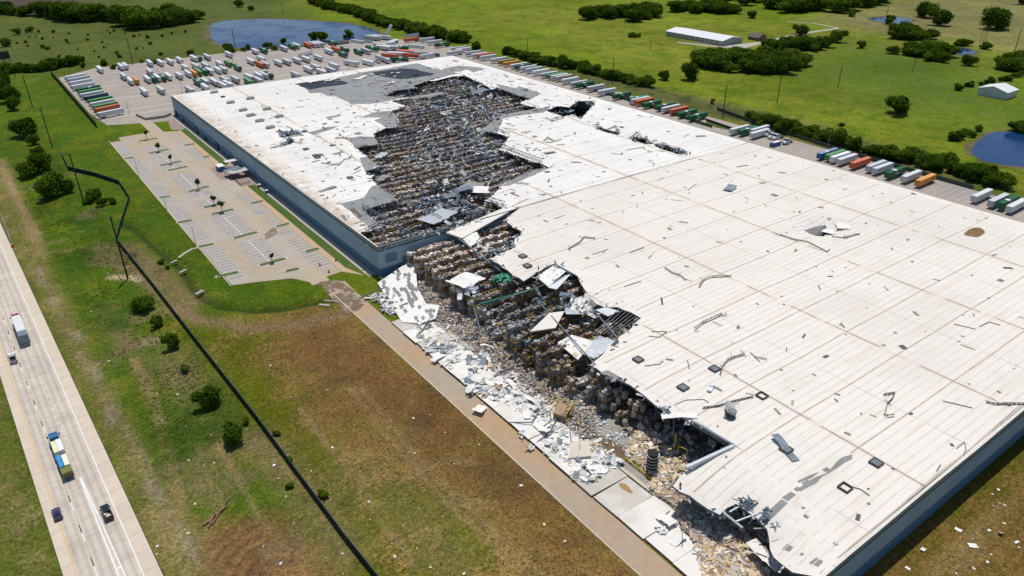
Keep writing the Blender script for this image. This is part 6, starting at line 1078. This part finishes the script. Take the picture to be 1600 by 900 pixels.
# cones, bins and small boxes on the lot
for i, (u, v, lab) in enumerate([(500, 415, 'orange barrel standing in the near parking row'), (525, 408, 'small rust barrel at the walkway edge'), (514, 426, 'small rust barrel low in the near parking row')]):
    t = empty('traffic_barrel', G(u, v), 0, lab, 'barrel'); mb = MB(); mb.taper((0, 0, .08), (0, 0, 1.1), .34, .26, 12); fixdegen(mb.build('body', mat(f'barrel orange {i}', (.55, .17, .03) if i == 0 else (.30, .12, .06), .6, .1, 1, coord='obj'), t).data); mb = MB(); mb.box((0, 0, .05), (.8, .8, .1)); mb.build('base', BLACK, t)
# ------------------------------------------------------------------ fences and guard rail
def screen_fence(px, h, label, name='screened_fence', span=4.0, mt=SCREEN, rail=SCREENE, t=.10):
    pts = [G(u, v) for u, v in px]; root = empty(name, pts[0], 0, label, 'fence'); pc = {}
    for a, b in zip(pts[:-1], pts[1:]):
        n = max(1, int((b-a).length/span)); d = (b-a)/n; L = d.length; key = round(L, 2)
        if key not in pc: m_ = MB(); m_.box((L/2, 0, h/2), (L-.08, t, h)); r_ = MB(); r_.box((L/2, 0, h+.06), (L, .16, .12)); q_ = MB(); q_.box((0, 0, h/2), (.16, .16, h+.2)); pc[key] = (m_.mesh('screen_panel', mt), r_.mesh('top_rail', rail), q_.mesh('post', rail))
        for i in range(n):
            for nm, me in zip(('screen_panel', 'top_rail', 'post'), pc[key]): link(nm, me, root, a+d*i-root.location, math.atan2(d.y, d.x))
screen_fence([(600, 920), (540, 845), (400, 655), (300, 527), (240, 449), (183, 378), (190, 352), (203, 312), (187, 288), (150, 276), (108, 266), (97, 243)], 2.1, 'long dark green screened fence kinking across the field beside the highway', span=5.0)
screen_fence([(80, 116), (152, 200)], 3.2, 'dark screened fence along the left side of trailer yard', 'yard_fence', 5)
CHAIN = mat('grey mesh fence', (.09, .10, .075), .8, .15, 1)
screen_fence([(875, 125), (940, 146), (1000, 163), (1100, 196), (1113, 200)], 1.8, 'thin chain-link fence behind the trailers at the docks', 'chain_link_fence', 6, CHAIN, CHAIN, .05)
screen_fence([(1120, 172), (1180, 194), (1260, 220), (1300, 233), (1400, 262), (1520, 296)], 2.0, 'dark fence under the hedge behind the dock trailers', 'hedge_fence', 6, CHAIN, CHAIN, .05)
screen_fence([(1103, 189), (1146, 204)], 1.6, 'low dark barrier beside the grass island', 'low_barrier', 4, FENC, FENC, .3)
screen_fence([(213, 181), (228, 188), (258, 184), (268, 180)], 1.5, 'grey gate and fence at the yard entrance', 'yard_gate', 3, mat('gate mesh', (.36, .35, .33), .7, .1, 1), METP, .04)
gr = empty('guard_rail', G(0, 340), 0, 'steel guard rail with orange end at highway edge', 'guard rail'); a, b = G(-12, 300), G(20, 386)
n = 14
for i in range(n+1): p = a+(b-a)*i/n; MB().bar((0, 0, 0), (0, 0, .8), .18).build('post', STEEL, gr, p-gr.location)
for i in range(n): p = a+(b-a)*i/n-gr.location; q = a+(b-a)*(i+1)/n-gr.location; MB().bar(p+Vector((0, 0, .65)), q+Vector((0, 0, .65)), .12, w2=.4).build('rail', GALV, gr)
mb = MB(); mb.box((0, 0, .6), (1.1, .7, 1.1)); mb.build('end_cap', mat('orange marker', (.65, .10, .02), .5, .05, 1), gr, b-gr.location)
# ------------------------------------------------------------------ poles
def upole(base, top, lab, w=.34):
    p = G(*base); d = G(base[0], base[1]); best = 8; 
    for h in np.arange(4, 26, .25):
        q = Vector((p.x, p.y, h))-Vector((0, 0, CAMH)); v = 450-FPX*q.dot(UPV)/q.dot(FWD)
        if v <= top: best = h; break
    else: best = 14
    t = empty('utility_pole', p, R.uniform(-.2, .2), lab, 'utility pole', 'utility poles'); mb = MB(); mb.taper((0, 0, 0), (0, 0, best), w/2+.05, w/2, 8); fixdegen(mb.build('pole', WOODP, t).data)
    mb = MB(); mb.box((0, 0, best-.7), (2.4, .14, .16)); mb.build('crossarm', WOODP, t)
    for x in (-1.05, -.4, .4, 1.05): MB().box((x, 0, best-.5), (.1, .1, .26)).build('insulator', GALV, t)
    return best
for b, tp, w, lab in [((51, 168), 119, .5, 'left of the yard fence, upper'), ((82, 231), 169, .5, 'left of the yard fence, lower'), ((132, 320), 240, .5, 'by the kink of the green fence'), ((200, 436), 338, .55, 'on the pale soil by the green fence'), ((208, 101), 61, .5, 'behind the trailer yard'), ((24, 122), 84, .4, 'by the billboard'), ((367, 72), 44, .5, 'standing before the pond'), ((442, 20), 2, .5, 'beyond the pond'), ((957, 131), 92, .5, 'behind the white dock trailers'), ((1129, 184), 133, .5, 'at the grass island'), ((1214, 162), 117, .4, 'in the green field left of the lone tree'), ((1309, 137), 102, .4, 'in the green field above the lone tree'), ((1426, 112), 91, .4, 'in the meadow below the small pond'), ((1382, 40), 8, .5, 'beside the far round pond'), ((1584, 84), 45, .6, 'at the far right edge'), ((1531, 67), 48, .4, 'first of the far trio'), ((1536, 66), 47, .4, 'second of the far trio'), ((1540, 65), 46, .4, 'third of the far trio'), ((824, 83), 60, .4, 'in the hedge of the right field'), ((718, 56), 38, .4, 'in the hedge near the yard corner'), ((632, 48), 20, .4, 'behind the pond corner'), ((1016, 78), 62, .4, 'in the right field beside the long shed')]: upole(b, tp, 'dark wooden utility pole '+lab, w)
for i, (u, v, h) in enumerate([(285, 145, 11), (437, 78, 9), (364, 96, 9), (545, 108, 10), (247, 112, 10), (202, 178, 9), (217, 277, 9), (262, 334, 8), (306, 383, 8), (1293, 233, 11), (1184, 192, 11), (1436, 262, 12), (700, 52, 9)]):
    t = empty('light_pole', G(u, v), 0, f'slim grey light pole, {ORD[i]} of those round the lots', 'light pole', 'lot light poles'); mb = MB(); mb.taper((0, 0, .6), (0, 0, h), .12, .08, 8); fixdegen(mb.build('pole', METP, t).data); mb = MB(); mb.taper((0, 0, 0), (0, 0, .6), .3, .3, 10); fixdegen(mb.build('base', KERB, t).data); mb = MB(); mb.box((0, .5, h), (.35, 1.1, .15)); mb.build('lamp_head', METP, t)
# billboard
t = empty('billboard', G(11, 110), 0, 'dark backed billboard on a single post at the left edge', 'billboard'); hb = 9; mb = MB(); mb.taper((0, 0, 0), (0, 0, hb), .5, .45, 10); fixdegen(mb.build('post', STEEL, t).data); mb = MB(); mb.box((-5, 0, hb+3), (20, .5, 6.0)); mb.build('back_panel', mat('billboard back', (.035, .045, .05), .7, .3, .3), t); mb = MB(); mb.box((-5, -.6, hb+.1), (20, .9, .15)); [mb.box((q, -.4, hb+3), (.25, .3, 6)) for q in np.arange(-14, 4.5, 2.5)]; mb.build('catwalk', STEEL, t)
# ------------------------------------------------------------------ far buildings
def gable(name, x0, x1, y0, y1, he, hr, ridge, wallm, roofm, label, cat, bays=0):
    c = Vector(((x0+x1)/2, (y0+y1)/2, 0)); t = empty(name, c, 0, label, cat); a, b = (x1-x0)/2, (y1-y0)/2; mb = MB(); mb.box((0, 0, he/2), (2*a, 2*b, he))
    if ridge == 'y':
        for s in (-1, 1): mb.add([(-a, s*b, he), (a, s*b, he), (0, s*b, hr), (0, s*b, hr)], [[0, 1, 2, 3]] if s > 0 else [[1, 0, 2, 3]])
    else:
        for s in (-1, 1): mb.add([(s*a, -b, he), (s*a, b, he), (s*a, 0, hr), (s*a, 0, hr)], [[0, 1, 2, 3]])
    fixdegen(mb.build('wall', wallm, t).data); e = .5
    for s in (-1, 1):
        m2 = MB(); q = [(s*(a+e), -b-e, he-.1), (s*(a+e), b+e, he-.1), (0, b+e, hr+.15), (0, -b-e, hr+.15)] if ridge == 'y' else [(-a-e, s*(b+e), he-.1), (a+e, s*(b+e), he-.1), (a+e, 0, hr+.15), (-a-e, 0, hr+.15)]
        Q_ = np.array(q); m2.add(np.vstack([Q_, Q_-[0, 0, .15]]), [[0, 1, 2, 3], [7, 6, 5, 4], [0, 4, 5, 1], [1, 5, 6, 2], [2, 6, 7, 3], [3, 7, 4, 0]]); m2.build('roof', roofm, t)
    return t, a, b
SHW = mat('shed steel wall', (.36, .37, .36), .6, .06, .3); SHR = mat('shed white roof', (.70, .71, .72), .5, .05, .2); 
t, a, b = gable('long_shed', 582, 611, 461, 532, 4.6, 6.8, 'y', SHW, SHR, 'long pale metal shed with white roof in the far green field', 'shed')
for q in np.arange(-b+3, b-2, 6): MB().box((-a-.06, q, 1.9), (.1, 4.2, 3.6)).build('roller_door', mat('shed door', (.42, .42, .40), .6, .05, 1) if 'shed door' not in MATS else MATS['shed door'], t)
for q in np.arange(-b+6, b-2, 6): MB().box((-a-.08, q, 2.3), (.12, .25, 4.5)).build('pilaster', STEEL, t)
t, a, b = gable('barn', 578.5, 595, 211, 230, 5.0, 7.6, 'x', mat('barn wall', (.50, .55, .58), .6, .05, .3), SHR, 'white metal barn standing alone in the right meadow', 'barn'); MB().box((-a-.06, 4, 1.8), (.1, 4, 3.6)).build('door', GALV, t)
t, a, b = gable('cottage', 630, 643, 457, 469, 3.0, 5.6, 'y', mat('cottage wall', (.20, .14, .11), .8, .1, 1), mat('brown shingle roof', (.13, .10, .09), .9, .15, 1), 'small brown roofed cottage beyond the long shed', 'house'); MB().box((-a-.05, 1, 1.6), (.08, 1.4, 1.2)).build('window', GLASSD, t)
def track(name, px, w, mt, z=.06):
    pts = [np.array(G2(*p)) for p in px]; L_, R_ = [], []
    for i, p in enumerate(pts): d = pts[min(i+1, len(pts)-1)]-pts[max(i-1, 0)]; d = d/np.hypot(*d); n_ = np.array([-d[1], d[0]])*w/2; L_.append(tuple(p+n_)); R_.append(tuple(p-n_))
    sheet(name, L_+R_[::-1], z, mt, kind='structure')
track('gravel_track', [(1058, 66), (1100, 71), (1140, 74), (1175, 70), (1200, 64), (1230, 57), (1270, 50), (1310, 44)], 5, GRAVEL); sheet('gravel_pad', W([(1060, 63), (1140, 73), (1165, 75), (1195, 67), (1180, 66), (1135, 71.5)]), .07, GRAVEL, kind='structure'); track('gravel_track', [(1230, 34), (1270, 36), (1310, 44)], 3, GRAVEL, .065)
rk = MB()   # broken concrete outfall pieces in the ditch
CHUNK = mat('broken concrete', (.42, .38, .33), .9, .1, 1)
for i, (u, v, l, w, lab) in enumerate([(272, 410, 3, .8, 'pale concrete sill at the ditch outfall'), (286, 425, 3, 1.0, 'broken concrete slab across the ditch'), (312, 458, 3.4, 1.1, 'broken concrete slab lower in the ditch'), (518, 472, 6, .5, 'white headwall beside the driveway'), (507, 478, 4, 1.0, 'pale riprap slab by the driveway')]):
    mb = MB(); mb.box((0, 0, .25), (l, w, .4)); mb.box((l*.2, w*.3, .5), (l*.4, w*.5, .2), rz=.2); o = mb.build('concrete_block', CHUNK, None, G(u, v), .4 if i < 3 else -.9); tag(o, lab, 'concrete')
track('concrete_flume', [(310, 387), (300, 389), (288, 396), (279, 403)], 1.1, CHUNK, .08)
t = empty('log_pile', G(335, 808), .62, 'broken reddish pole and splintered timber on the verge', 'timber')
for i in range(6): mb = MB(); mb.taper((R.uniform(-4, -1), R.uniform(-1.2, 1.2), .3), (R.uniform(2, 8) if i < 3 else R.uniform(-1, 1), R.uniform(-1.0, .4), .35+.1*i), .22, .15, 7); fixdegen(mb.build('log', mat('broken timber', (.24, .14, .085), .9, .2, 1) if i == 0 else MATS['broken timber'], t).data)
# pale scraps blown over the grass
n = 260; u_ = rng.uniform(60, 1000, n); v_ = rng.uniform(240, 900, n); PT = np.array([G2(a, b) for a, b in zip(u_, v_)]); ok = (PT[:, 0] > 5) & (PT[:, 0] < 86) & ((rng.random(n) < .35) | (v_ > 560)); PT = PT[ok]
u2 = rng.uniform(1400, 1600, 40); v2 = rng.uniform(700, 900, 40); P2 = np.array([G2(a, b) for a, b in zip(u2, v2)]); P2 = P2[P2[:, 1] < 40]; PT = np.vstack([PT, P2]); n = len(PT)
s = np.minimum(rng.exponential(.09, n)+.05, .3); v, f = boxes(np.column_stack([PT, np.full(n, .12)]), np.column_stack([s*1.3, s, np.full(n, .05)]), rotmats(rng.uniform(0, 3, n))); cs = np.array([(.72, .71, .69), (.55, .52, .47), (.6, .5, .3)])[rng.integers(0, 3, n)]
tag(link('windblown_litter', mesh_np('windblown_litter', v, f, SCRAP, col=np.repeat(cs, 6, 0))), 'pale windblown scraps scattered over the grass', 'litter', kind='stuff')
for i, (u, v, s) in enumerate([(1497, 828, 1.0), (1520, 853, 1.3), (1563, 834, .9), (1588, 848, .6), (1442, 859, .9), (1418, 888, .7)]):
    o = bent_sheet(s*1.5, s, .5, 950+i, 4).build('membrane_scrap', WSHEET, None, G(u, v, .1), R.uniform(0, 3)); tag(o, 'pale torn membrane scrap lying on the lawn by the end wall', 'debris', 'scraps on the lawn by the end wall')
# ------------------------------------------------------------------ trees and shrubs
def crown_mesh(name, seed, rx, rz, zc, n, leaf, mt, lobes=9, flat=.0):
    r = np.random.default_rng(seed); C0 = r.normal(0, 1, (lobes, 3)); C0 /= np.linalg.norm(C0, axis=1)[:, None]; C0 *= r.uniform(.35, .72, (lobes, 1)); C0[:, 2] = C0[:, 2]*.9; rad = r.uniform(.28, .50, lobes); C0 = np.vstack([C0, [[0, 0, 0]]]); rad = np.append(rad, .55)
    k = r.integers(0, lobes+1, n); d = r.normal(0, 1, (n, 3)); d /= np.linalg.norm(d, axis=1)[:, None]; rr = rad[k]*(r.random(n)**.28)*(1+.12*r.normal(0, 1, n)); P = C0[k]+d*rr[:, None]
    keep = (np.sin(P[:, 0]*9+seed)+np.sin(P[:, 1]*8+seed*2)+np.sin(P[:, 2]*9+seed*3)) < 1.75; P = P[keep]; d = d[keep]; n = len(P)
    P = P*[rx, rx, rz]; P[:, 2] += zc; P[:, 2] = np.maximum(P[:, 2], leaf*.3)
    nr = d*.7+r.normal(0, .6, (n, 3)); nr[:, 2] += .35; nr /= np.linalg.norm(nr, axis=1)[:, None]; t = np.cross(nr, r.normal(0, 1, (n, 3))); t /= np.linalg.norm(t, axis=1)[:, None]; b = np.cross(nr, t); s = leaf*r.uniform(.5, 1.15, n)[:, None]
    V = np.stack([P-t*s-b*s*.6, P+t*s*.2-b*s, P+t*s+b*s*.5, P-t*s*.3+b*s], 1).reshape(-1, 3); F = np.arange(n*4).reshape(n, 4); tone = np.clip(r.normal(.5, .22, n)+(k[keep] % 3-1)*.14, 0, 1)
    return mesh_np(name, V, F, mt, col=np.repeat(tone[:, None], 3, 1))
def trunk_mesh(name, seed, h, rb, spread):
    r = random.Random(seed); mb = MB(); mb.taper((0, 0, -.2), (.1, .05, h*.5), rb, rb*.7)
    for i in range(5): a = i*1.26+r.uniform(-.3, .3); mb.taper((.1, .05, h*r.uniform(.3, .5)), (math.cos(a)*spread*r.uniform(.5, .8), math.sin(a)*spread*r.uniform(.5, .8), h*r.uniform(.75, 1.1)), rb*.5, rb*.12, 5)
    return fixdegen(mb.mesh(name, BARK))
BIG = [(crown_mesh('crown', 10+i, 1, .78, .70, 5600, .058, LEAF, 10), trunk_mesh('trunk', i, .9, .06, .55)) for i in range(4)]
BUSH = [(crown_mesh('crown', 30+i, 1, .72, .62, 2600, .075, LEAFB, 8), trunk_mesh('trunk', 9+i, .5, .05, .5)) for i in range(4)]
ORN = [(crown_mesh('crown', 50+i, 1, 1.15, 2.6, 1500, .11, LEAFO, 7), trunk_mesh('trunk', 20+i, 2.4, .09, .4)) for i in range(2)]
def tree(name, kind, p, s, label, cat='tree', group=None, sz=1.0):
    t = empty(name, p, R.uniform(0, 6.28), label, cat, group); t.scale = (s*R.uniform(.82, 1.2), s*R.uniform(.82, 1.2), s*sz*R.uniform(.9, 1.15)); cm, tm = R.choice(kind); link('crown', cm, t); link('trunk', tm, t); return t
def at(u, v): p = G(u, v); p.z = -.05; return p
# line of trees behind the trailer yard and beyond
for i, (u, v, s) in enumerate([(62, 24, 11), (75, 26, 12), (88, 28, 12), (100, 29, 13), (112, 32, 14), (124, 33, 14), (137, 33, 15), (150, 31, 14), (165, 31, 14), (178, 32, 13), (190, 34, 13), (203, 40, 15), (216, 44, 15), (229, 44, 14), (242, 43, 13), (254, 42, 12), (268, 40, 12), (282, 38, 11), (296, 35, 10), (308, 30, 9), (250, 27, 11), (272, 26, 11), (215, 27, 11), (20, 24, 9), (5, 22, 12), (38, 25, 8)]): tree('broadleaf_tree', BIG, at(u, v), s*R.uniform(1.1, 1.45), 'dark tree in the wood at the far top left', group='trees of the far left wood', sz=.8)
for i, (u, v, s) in enumerate([(28, 54, 7), (47, 50, 6), (375, 11, 9), (393, 17, 6), (9, 73, 8)]): tree('broadleaf_tree', BIG, at(u, v), s*.8, f'small lone tree in the far left pasture, {ORD[i]} of five', group='lone trees of the far left pasture')
for i, (u, v, s) in enumerate([(30, 113, 6), (42, 113, 6), (52, 112, 6), (62, 112, 5.5), (70, 111, 6), (78, 110, 7), (86, 107, 7), (94, 105, 7), (102, 104, 7), (110, 103, 7), (118, 101, 6), (126, 100, 5), (131, 105, 4), (8, 112, 6), (18, 115, 5)]): tree('shrub', BUSH, at(u, v), s*R.uniform(.9, 1.15), 'round shrub in the hedge left of the trailer yard', 'shrub', 'hedge left of the trailer yard')
for i in range(46): u, v = R.uniform(10, 300), R.uniform(48, 100); tree('shrub', BUSH, at(u, v), R.uniform(1.2, 2.9), 'small dark shrub dotting the far left pasture', 'shrub', 'shrubs dotting the left pasture')
for i, (u, v, s, lab) in enumerate([(6, 150, 9, 'dense tree at the left edge, upper'), (18, 160, 8, 'dense tree at the left edge, lower'), (22, 172, 6, 'bushy tree at the left edge below the dense pair'), (41, 214, 7.5, 'dark lone tree with open crown on left lawn'), (53, 226, 4, 'small tree trailing below the lone tree'), (61, 243, 4, 'second small tree trailing below the lone tree'), (44, 277, 6.5, 'broad dark tree left of the kinked fence'), (70, 268, 6, 'dark tree beside the broad one near kinked fence'), (80, 308, 7, 'leafy tree nearest the kinked fence'), (104, 302, 5, 'ragged tree at the kinked fence'), (7, 135, 7, 'tree at the far left edge above the dense pair'), (223, 484, 4.0, 'dark tree just beside the fence above the dirt track'), (247, 510, 2.8, 'small tree below the dark fence tree'), (270, 545, 3.6, 'round tree midway along the fence'), (327, 636, 4.2, 'large round tree left of the fence'), (364, 692, 3.8, 'round tree low beside the fence'), (150, 312, 4, 'low bush tangled by the fence kink')]): tree('field_tree', BIG, at(u, v), s, lab, sz=1.15)
for u, v, s in [(140, 318, 3), (160, 322, 3), (175, 318, 2.4), (290, 582, 2.0), (385, 660, 1.6), (452, 762, 1.4), (505, 775, 1.8), (450, 720, 1.2), (430, 680, 1.3), (262, 420, 1.4), (252, 412, 1.6)]: tree('shrub', BUSH, at(u, v), s, 'low leafy shrub beside the screened fence', 'shrub', 'shrubs beside the screened fence')
# hedgerow along the right of the yard
def hedge(px, step, s0, s1, lab, grp, wid=4, kind=None):
    pts = [G(u, v) for u, v in px]
    for a, b in zip(pts[:-1], pts[1:]):
        n = max(1, int((b-a).length/step))
        for i in range(n): p = a+(b-a)*(i+R.random()*.6)/n+Vector((R.uniform(-wid, wid), R.uniform(-wid, wid), -.05)); tree('hedge_tree', kind or BUSH+BIG, p, R.uniform(s0, s1), lab, 'tree', grp, R.uniform(.75, 1.0))
hedge([(488, 4), (520, 14), (556, 22), (585, 34), (612, 42), (650, 52), (690, 60), (725, 68)], 5, 6, 10, 'tree in the hedgerow between the pond and the bright field', 'hedgerow by the pond', 5)
hedge([(745, 76), (762, 80)], 9, 5, 7, 'tree in the pair at the end of the hedgerow', 'pair at the hedgerow end', 2)
hedge([(790, 84), (840, 97), (890, 108), (950, 121), (1005, 134), (1022, 136)], 4, 4.8, 7.4, 'tree in the hedge behind the first dock trailers', 'hedge behind the dock trailers', 3)
hedge([(1178, 188), (1215, 202), (1262, 215), (1300, 224), (1345, 236), (1390, 247), (1440, 258), (1500, 276), (1560, 292), (1585, 296)], 3.6, 4.8, 7.4, 'tree in the tall hedge beside the right pond', 'tall hedge by the right pond', 3)
hedge([(1430, 250), (1480, 258), (1530, 272), (1580, 285)], 6, 4.5, 6.5, 'tree in the second rank of tall hedge', 'second rank of the tall hedge', 3)
hedge([(1480, 222), (1505, 214), (1530, 206)], 6, 3, 5.5, 'bush on the bank of the right pond', 'bushes on the right pond bank', 3, BUSH)
hedge([(1580, 202), (1610, 208)], 7, 6, 7, 'tree at the far bank of right pond', 'trees at the right pond bank', 3)
for u, v, s, lab in [(1037, 125, 6, 'small tree left of the big round tree in right field'), (1077, 124, 9.5, 'big round tree at the edge of the right field'), (1402, 178, 9.5, 'large lone tree leaning in the right meadow'), (1345, 75, 6, 'small tree in the meadow, left of two'), (1395, 84, 6, 'small tree in the meadow, right of two'), (1513, 103, 6, 'small round tree near the barn hedge'), (1445, 27, 15, 'tall dark tree by the far round pond'), (1466, 40, 13, 'pale green tree by the far round pond'), (1557, 46, 17, 'large dark tree in the tan hay field'), (1456, 61, 8, 'small dark tree below the far round pond'), (1390, 38, 7, 'little tree at the rim of the far round pond'), (1331, 26, 6, 'small shrub-like tree left of far round pond'), (1250, 55, 9, 'tree at the corner of the gravel track'), (1308, 66, 9, 'rounded tree right of the gravel track'), (1293, 74, 9, 'rounded tree below the gravel track'), (1175, 28, 6, 'lone bush tree at the upper field line'), (1596, 7, 12, 'tree at the far top right corner'), (1113, 163 - 1, 2.4, 'tiny dark shrub behind the dock fence'), (1314, 197, 2, 'tiny shrub beyond the tall hedge')]: tree('field_tree', BIG, at(u, v), s, lab)
def grove(poly, n, s0, s1, lab, grp):
    us = [p[0] for p in poly]; vs = [p[1] for p in poly]; k = 0
    while k < n:
        u, v = R.uniform(min(us), max(us)), R.uniform(min(vs), max(vs))
        if inpoly([(u, v)], poly)[0]: tree('grove_tree', BIG, at(u, v), R.uniform(s0, s1), lab, 'tree', grp, .85); k += 1
grove([(1088, 100), (1120, 92), (1180, 88), (1240, 96), (1262, 106), (1230, 114), (1180, 116), (1130, 113), (1100, 108)], 60, 8, 12, 'tree in the thick grove of the right field', 'grove of the right field')
grove([(1195, 72), (1230, 68), (1285, 72), (1290, 80), (1230, 82), (1200, 80)], 20, 7, 10, 'tree in the thicket below the gravel track', 'thicket below the gravel track')
grove([(910, 32), (940, 30), (970, 33), (1000, 34), (1030, 26), (1030, 22), (985, 20), (960, 24), (915, 26)], 22, 9, 14, 'tree in the copse at the top of the right field', 'copse at the top')
grove([(1050, 19), (1100, 21), (1170, 24), (1172, 20), (1110, 14), (1055, 15)], 22, 9, 13, 'tree in the strip of wood at the top', 'strip of wood at the top')
grove([(1110, 5), (1180, 10), (1250, 26), (1290, 24), (1340, 14), (1392, 4), (1390, -8), (1110, -10)], 60, 13, 19, 'tree in the big wood at the top right', 'big wood at the top right')
grove([(1380, 56), (1410, 54), (1440, 62), (1435, 64), (1395, 60)], 16, 8, 11, 'tree in the clump below far round pond', 'clump below the far round pond')
grove([(1418, 84), (1450, 80), (1485, 90), (1470, 97), (1430, 90)], 18, 8, 11, 'tree in the clump before the small pond', 'clump before the small pond')
grove([(1495, 70), (1540, 75), (1540, 78), (1495, 73)], 6, 4, 6, 'bush behind the small pond', 'bushes behind the small pond')
grove([(1530, 105), (1565, 110), (1600, 114), (1620, 106), (1560, 102)], 20, 8, 11, 'tree in the clump above the barn', 'clump above the barn')
hedge([(1490, 142), (1515, 134), (1560, 128), (1600, 118)], 7, 2.5, 5, 'bush in the hedge behind the barn', 'hedge behind the barn', 2, BUSH)
grove([(980, 60), (1004, 59), (1004, 57), (982, 55)], 5, 3, 4.5, 'bush alone in the bright field', 'bushes in the bright field')
for u, v, s in [(300, 86, 4), (355, 80, 6), (361, 82, 5), (382, 80, 3), (388, 78, 4), (418, 76, 5), (445, 68, 4), (490, 61, 6), (500, 62, 7), (508, 62, 6), (545, 57, 6), (540, 61, 4), (240, 100, 3), (164, 102, 4), (178, 108, 3), (430, 78, 4)]: tree('shrub', BUSH, at(u, v), s, 'shrub on the pond-side edge of trailer yard', 'shrub', 'shrubs between yard and pond')
for i, (u, v, s) in enumerate([(230, 218.5, 1.55), (248.5, 237.5, 1.6), (268, 256.5, 1.6), (311, 297, 1.6), (335, 321, 1.6), (347.5, 332, 1.75), (426, 411, 1.25)]): tree('parking_tree', ORN, at(u, v), s, f'small clipped tree on a planting island, {ORD[i]} from the top', group='parking lot trees')
# dead brush by the fence
for u, v, lab in [(293, 578, 'bare brush pile left of the fence'), (205, 400, 'grey brush heap by the ditch'), (150, 330, 'bare brush by the utility pole')]:
    mb = MB()
    for q in range(70): a = R.uniform(0, 6.28); r_ = R.uniform(.2, 3); p = np.array([r_*math.cos(a), r_*math.sin(a), .1]); mb.bar(p, p+[R.uniform(-1.3, 1.3), R.uniform(-1.3, 1.3), R.uniform(.2, 1.3)], .07)
    o = mb.build('brush_pile', DEADW, None, G(u, v)); tag(o, lab, 'brush')
# weeds and grass tufts: uncountable
def weeds(name, label, n, region, mt, r0, r1):
    xs = [p[0] for p in region]; ys = [p[1] for p in region]; P = np.column_stack([rng.uniform(min(xs), max(xs), n*4), rng.uniform(min(ys), max(ys), n*4)]); ok = inpoly(P, region) & (rng.random(len(P)) < np.clip(2.6*fbm(P[:, 0], P[:, 1], 13, 91, 3)-.9, 0, 1)) & (pdist(P, DITCH, False) > 1.5)
    P = P[ok][:n]; n = len(P); k = 16; rad = rng.uniform(r0, r1, n); C3 = np.repeat(np.column_stack([P, np.zeros(n)]), k, 0); rr = np.repeat(rad, k); a = rng.uniform(0, 6.28, n*k); q = np.sqrt(rng.random(n*k)); N_ = n*k
    pos = C3+np.column_stack([np.cos(a)*q*rr, np.sin(a)*q*rr, rr*.5*(1-q*q)+.03]); nr = np.column_stack([np.cos(a)*q*.5, np.sin(a)*q*.5, np.ones(N_)])+rng.normal(0, .28, (N_, 3)); nr /= np.linalg.norm(nr, axis=1)[:, None]; t = np.cross(nr, rng.normal(0, 1, (N_, 3))); t /= np.linalg.norm(t, axis=1)[:, None]; b = np.cross(nr, t); s = (rr*rng.uniform(.25, .5, N_))[:, None]
    V = np.stack([pos-t*s-b*s*.5, pos+t*s*.2-b*s, pos+t*s+b*s*.5, pos-t*s*.3+b*s], 1).reshape(-1, 3); tone = np.repeat(np.clip(rng.normal(.5, .25, n), 0, 1), k)+rng.normal(0, .12, N_)
    return tag(link(name, mesh_np(name, V, np.arange(N_*4).reshape(-1, 4), mt, col=np.repeat(np.clip(tone, 0, 1)[:, None], 3, 1))), label, 'grass', kind='stuff')
GRS = leaf_mat('coarse grass', (.050, .088, .010), (.105, .125, .022)); GRD = leaf_mat('dry grass', (.095, .105, .022), (.24, .19, .085))
weeds('grass_clumps', 'coarse green weeds between highway and fence', 2600, [(14, 170), (37, 170), (35, 260), (33, 330), (30, 470), (6, 470)], GRS, .12, .4)
weeds('dry_grass_clumps', 'dry patchy grass in the field beside the driveway', 2600, [(42, 55), (86, 50), (86, 222), (42, 250)], GRD, .1, .32)
weeds('lawn_clumps', 'rough grass in front of the end wall', 1200, [(105, -5), (210, -5), (210, 40), (105, 40)], GRD, .1, .32)
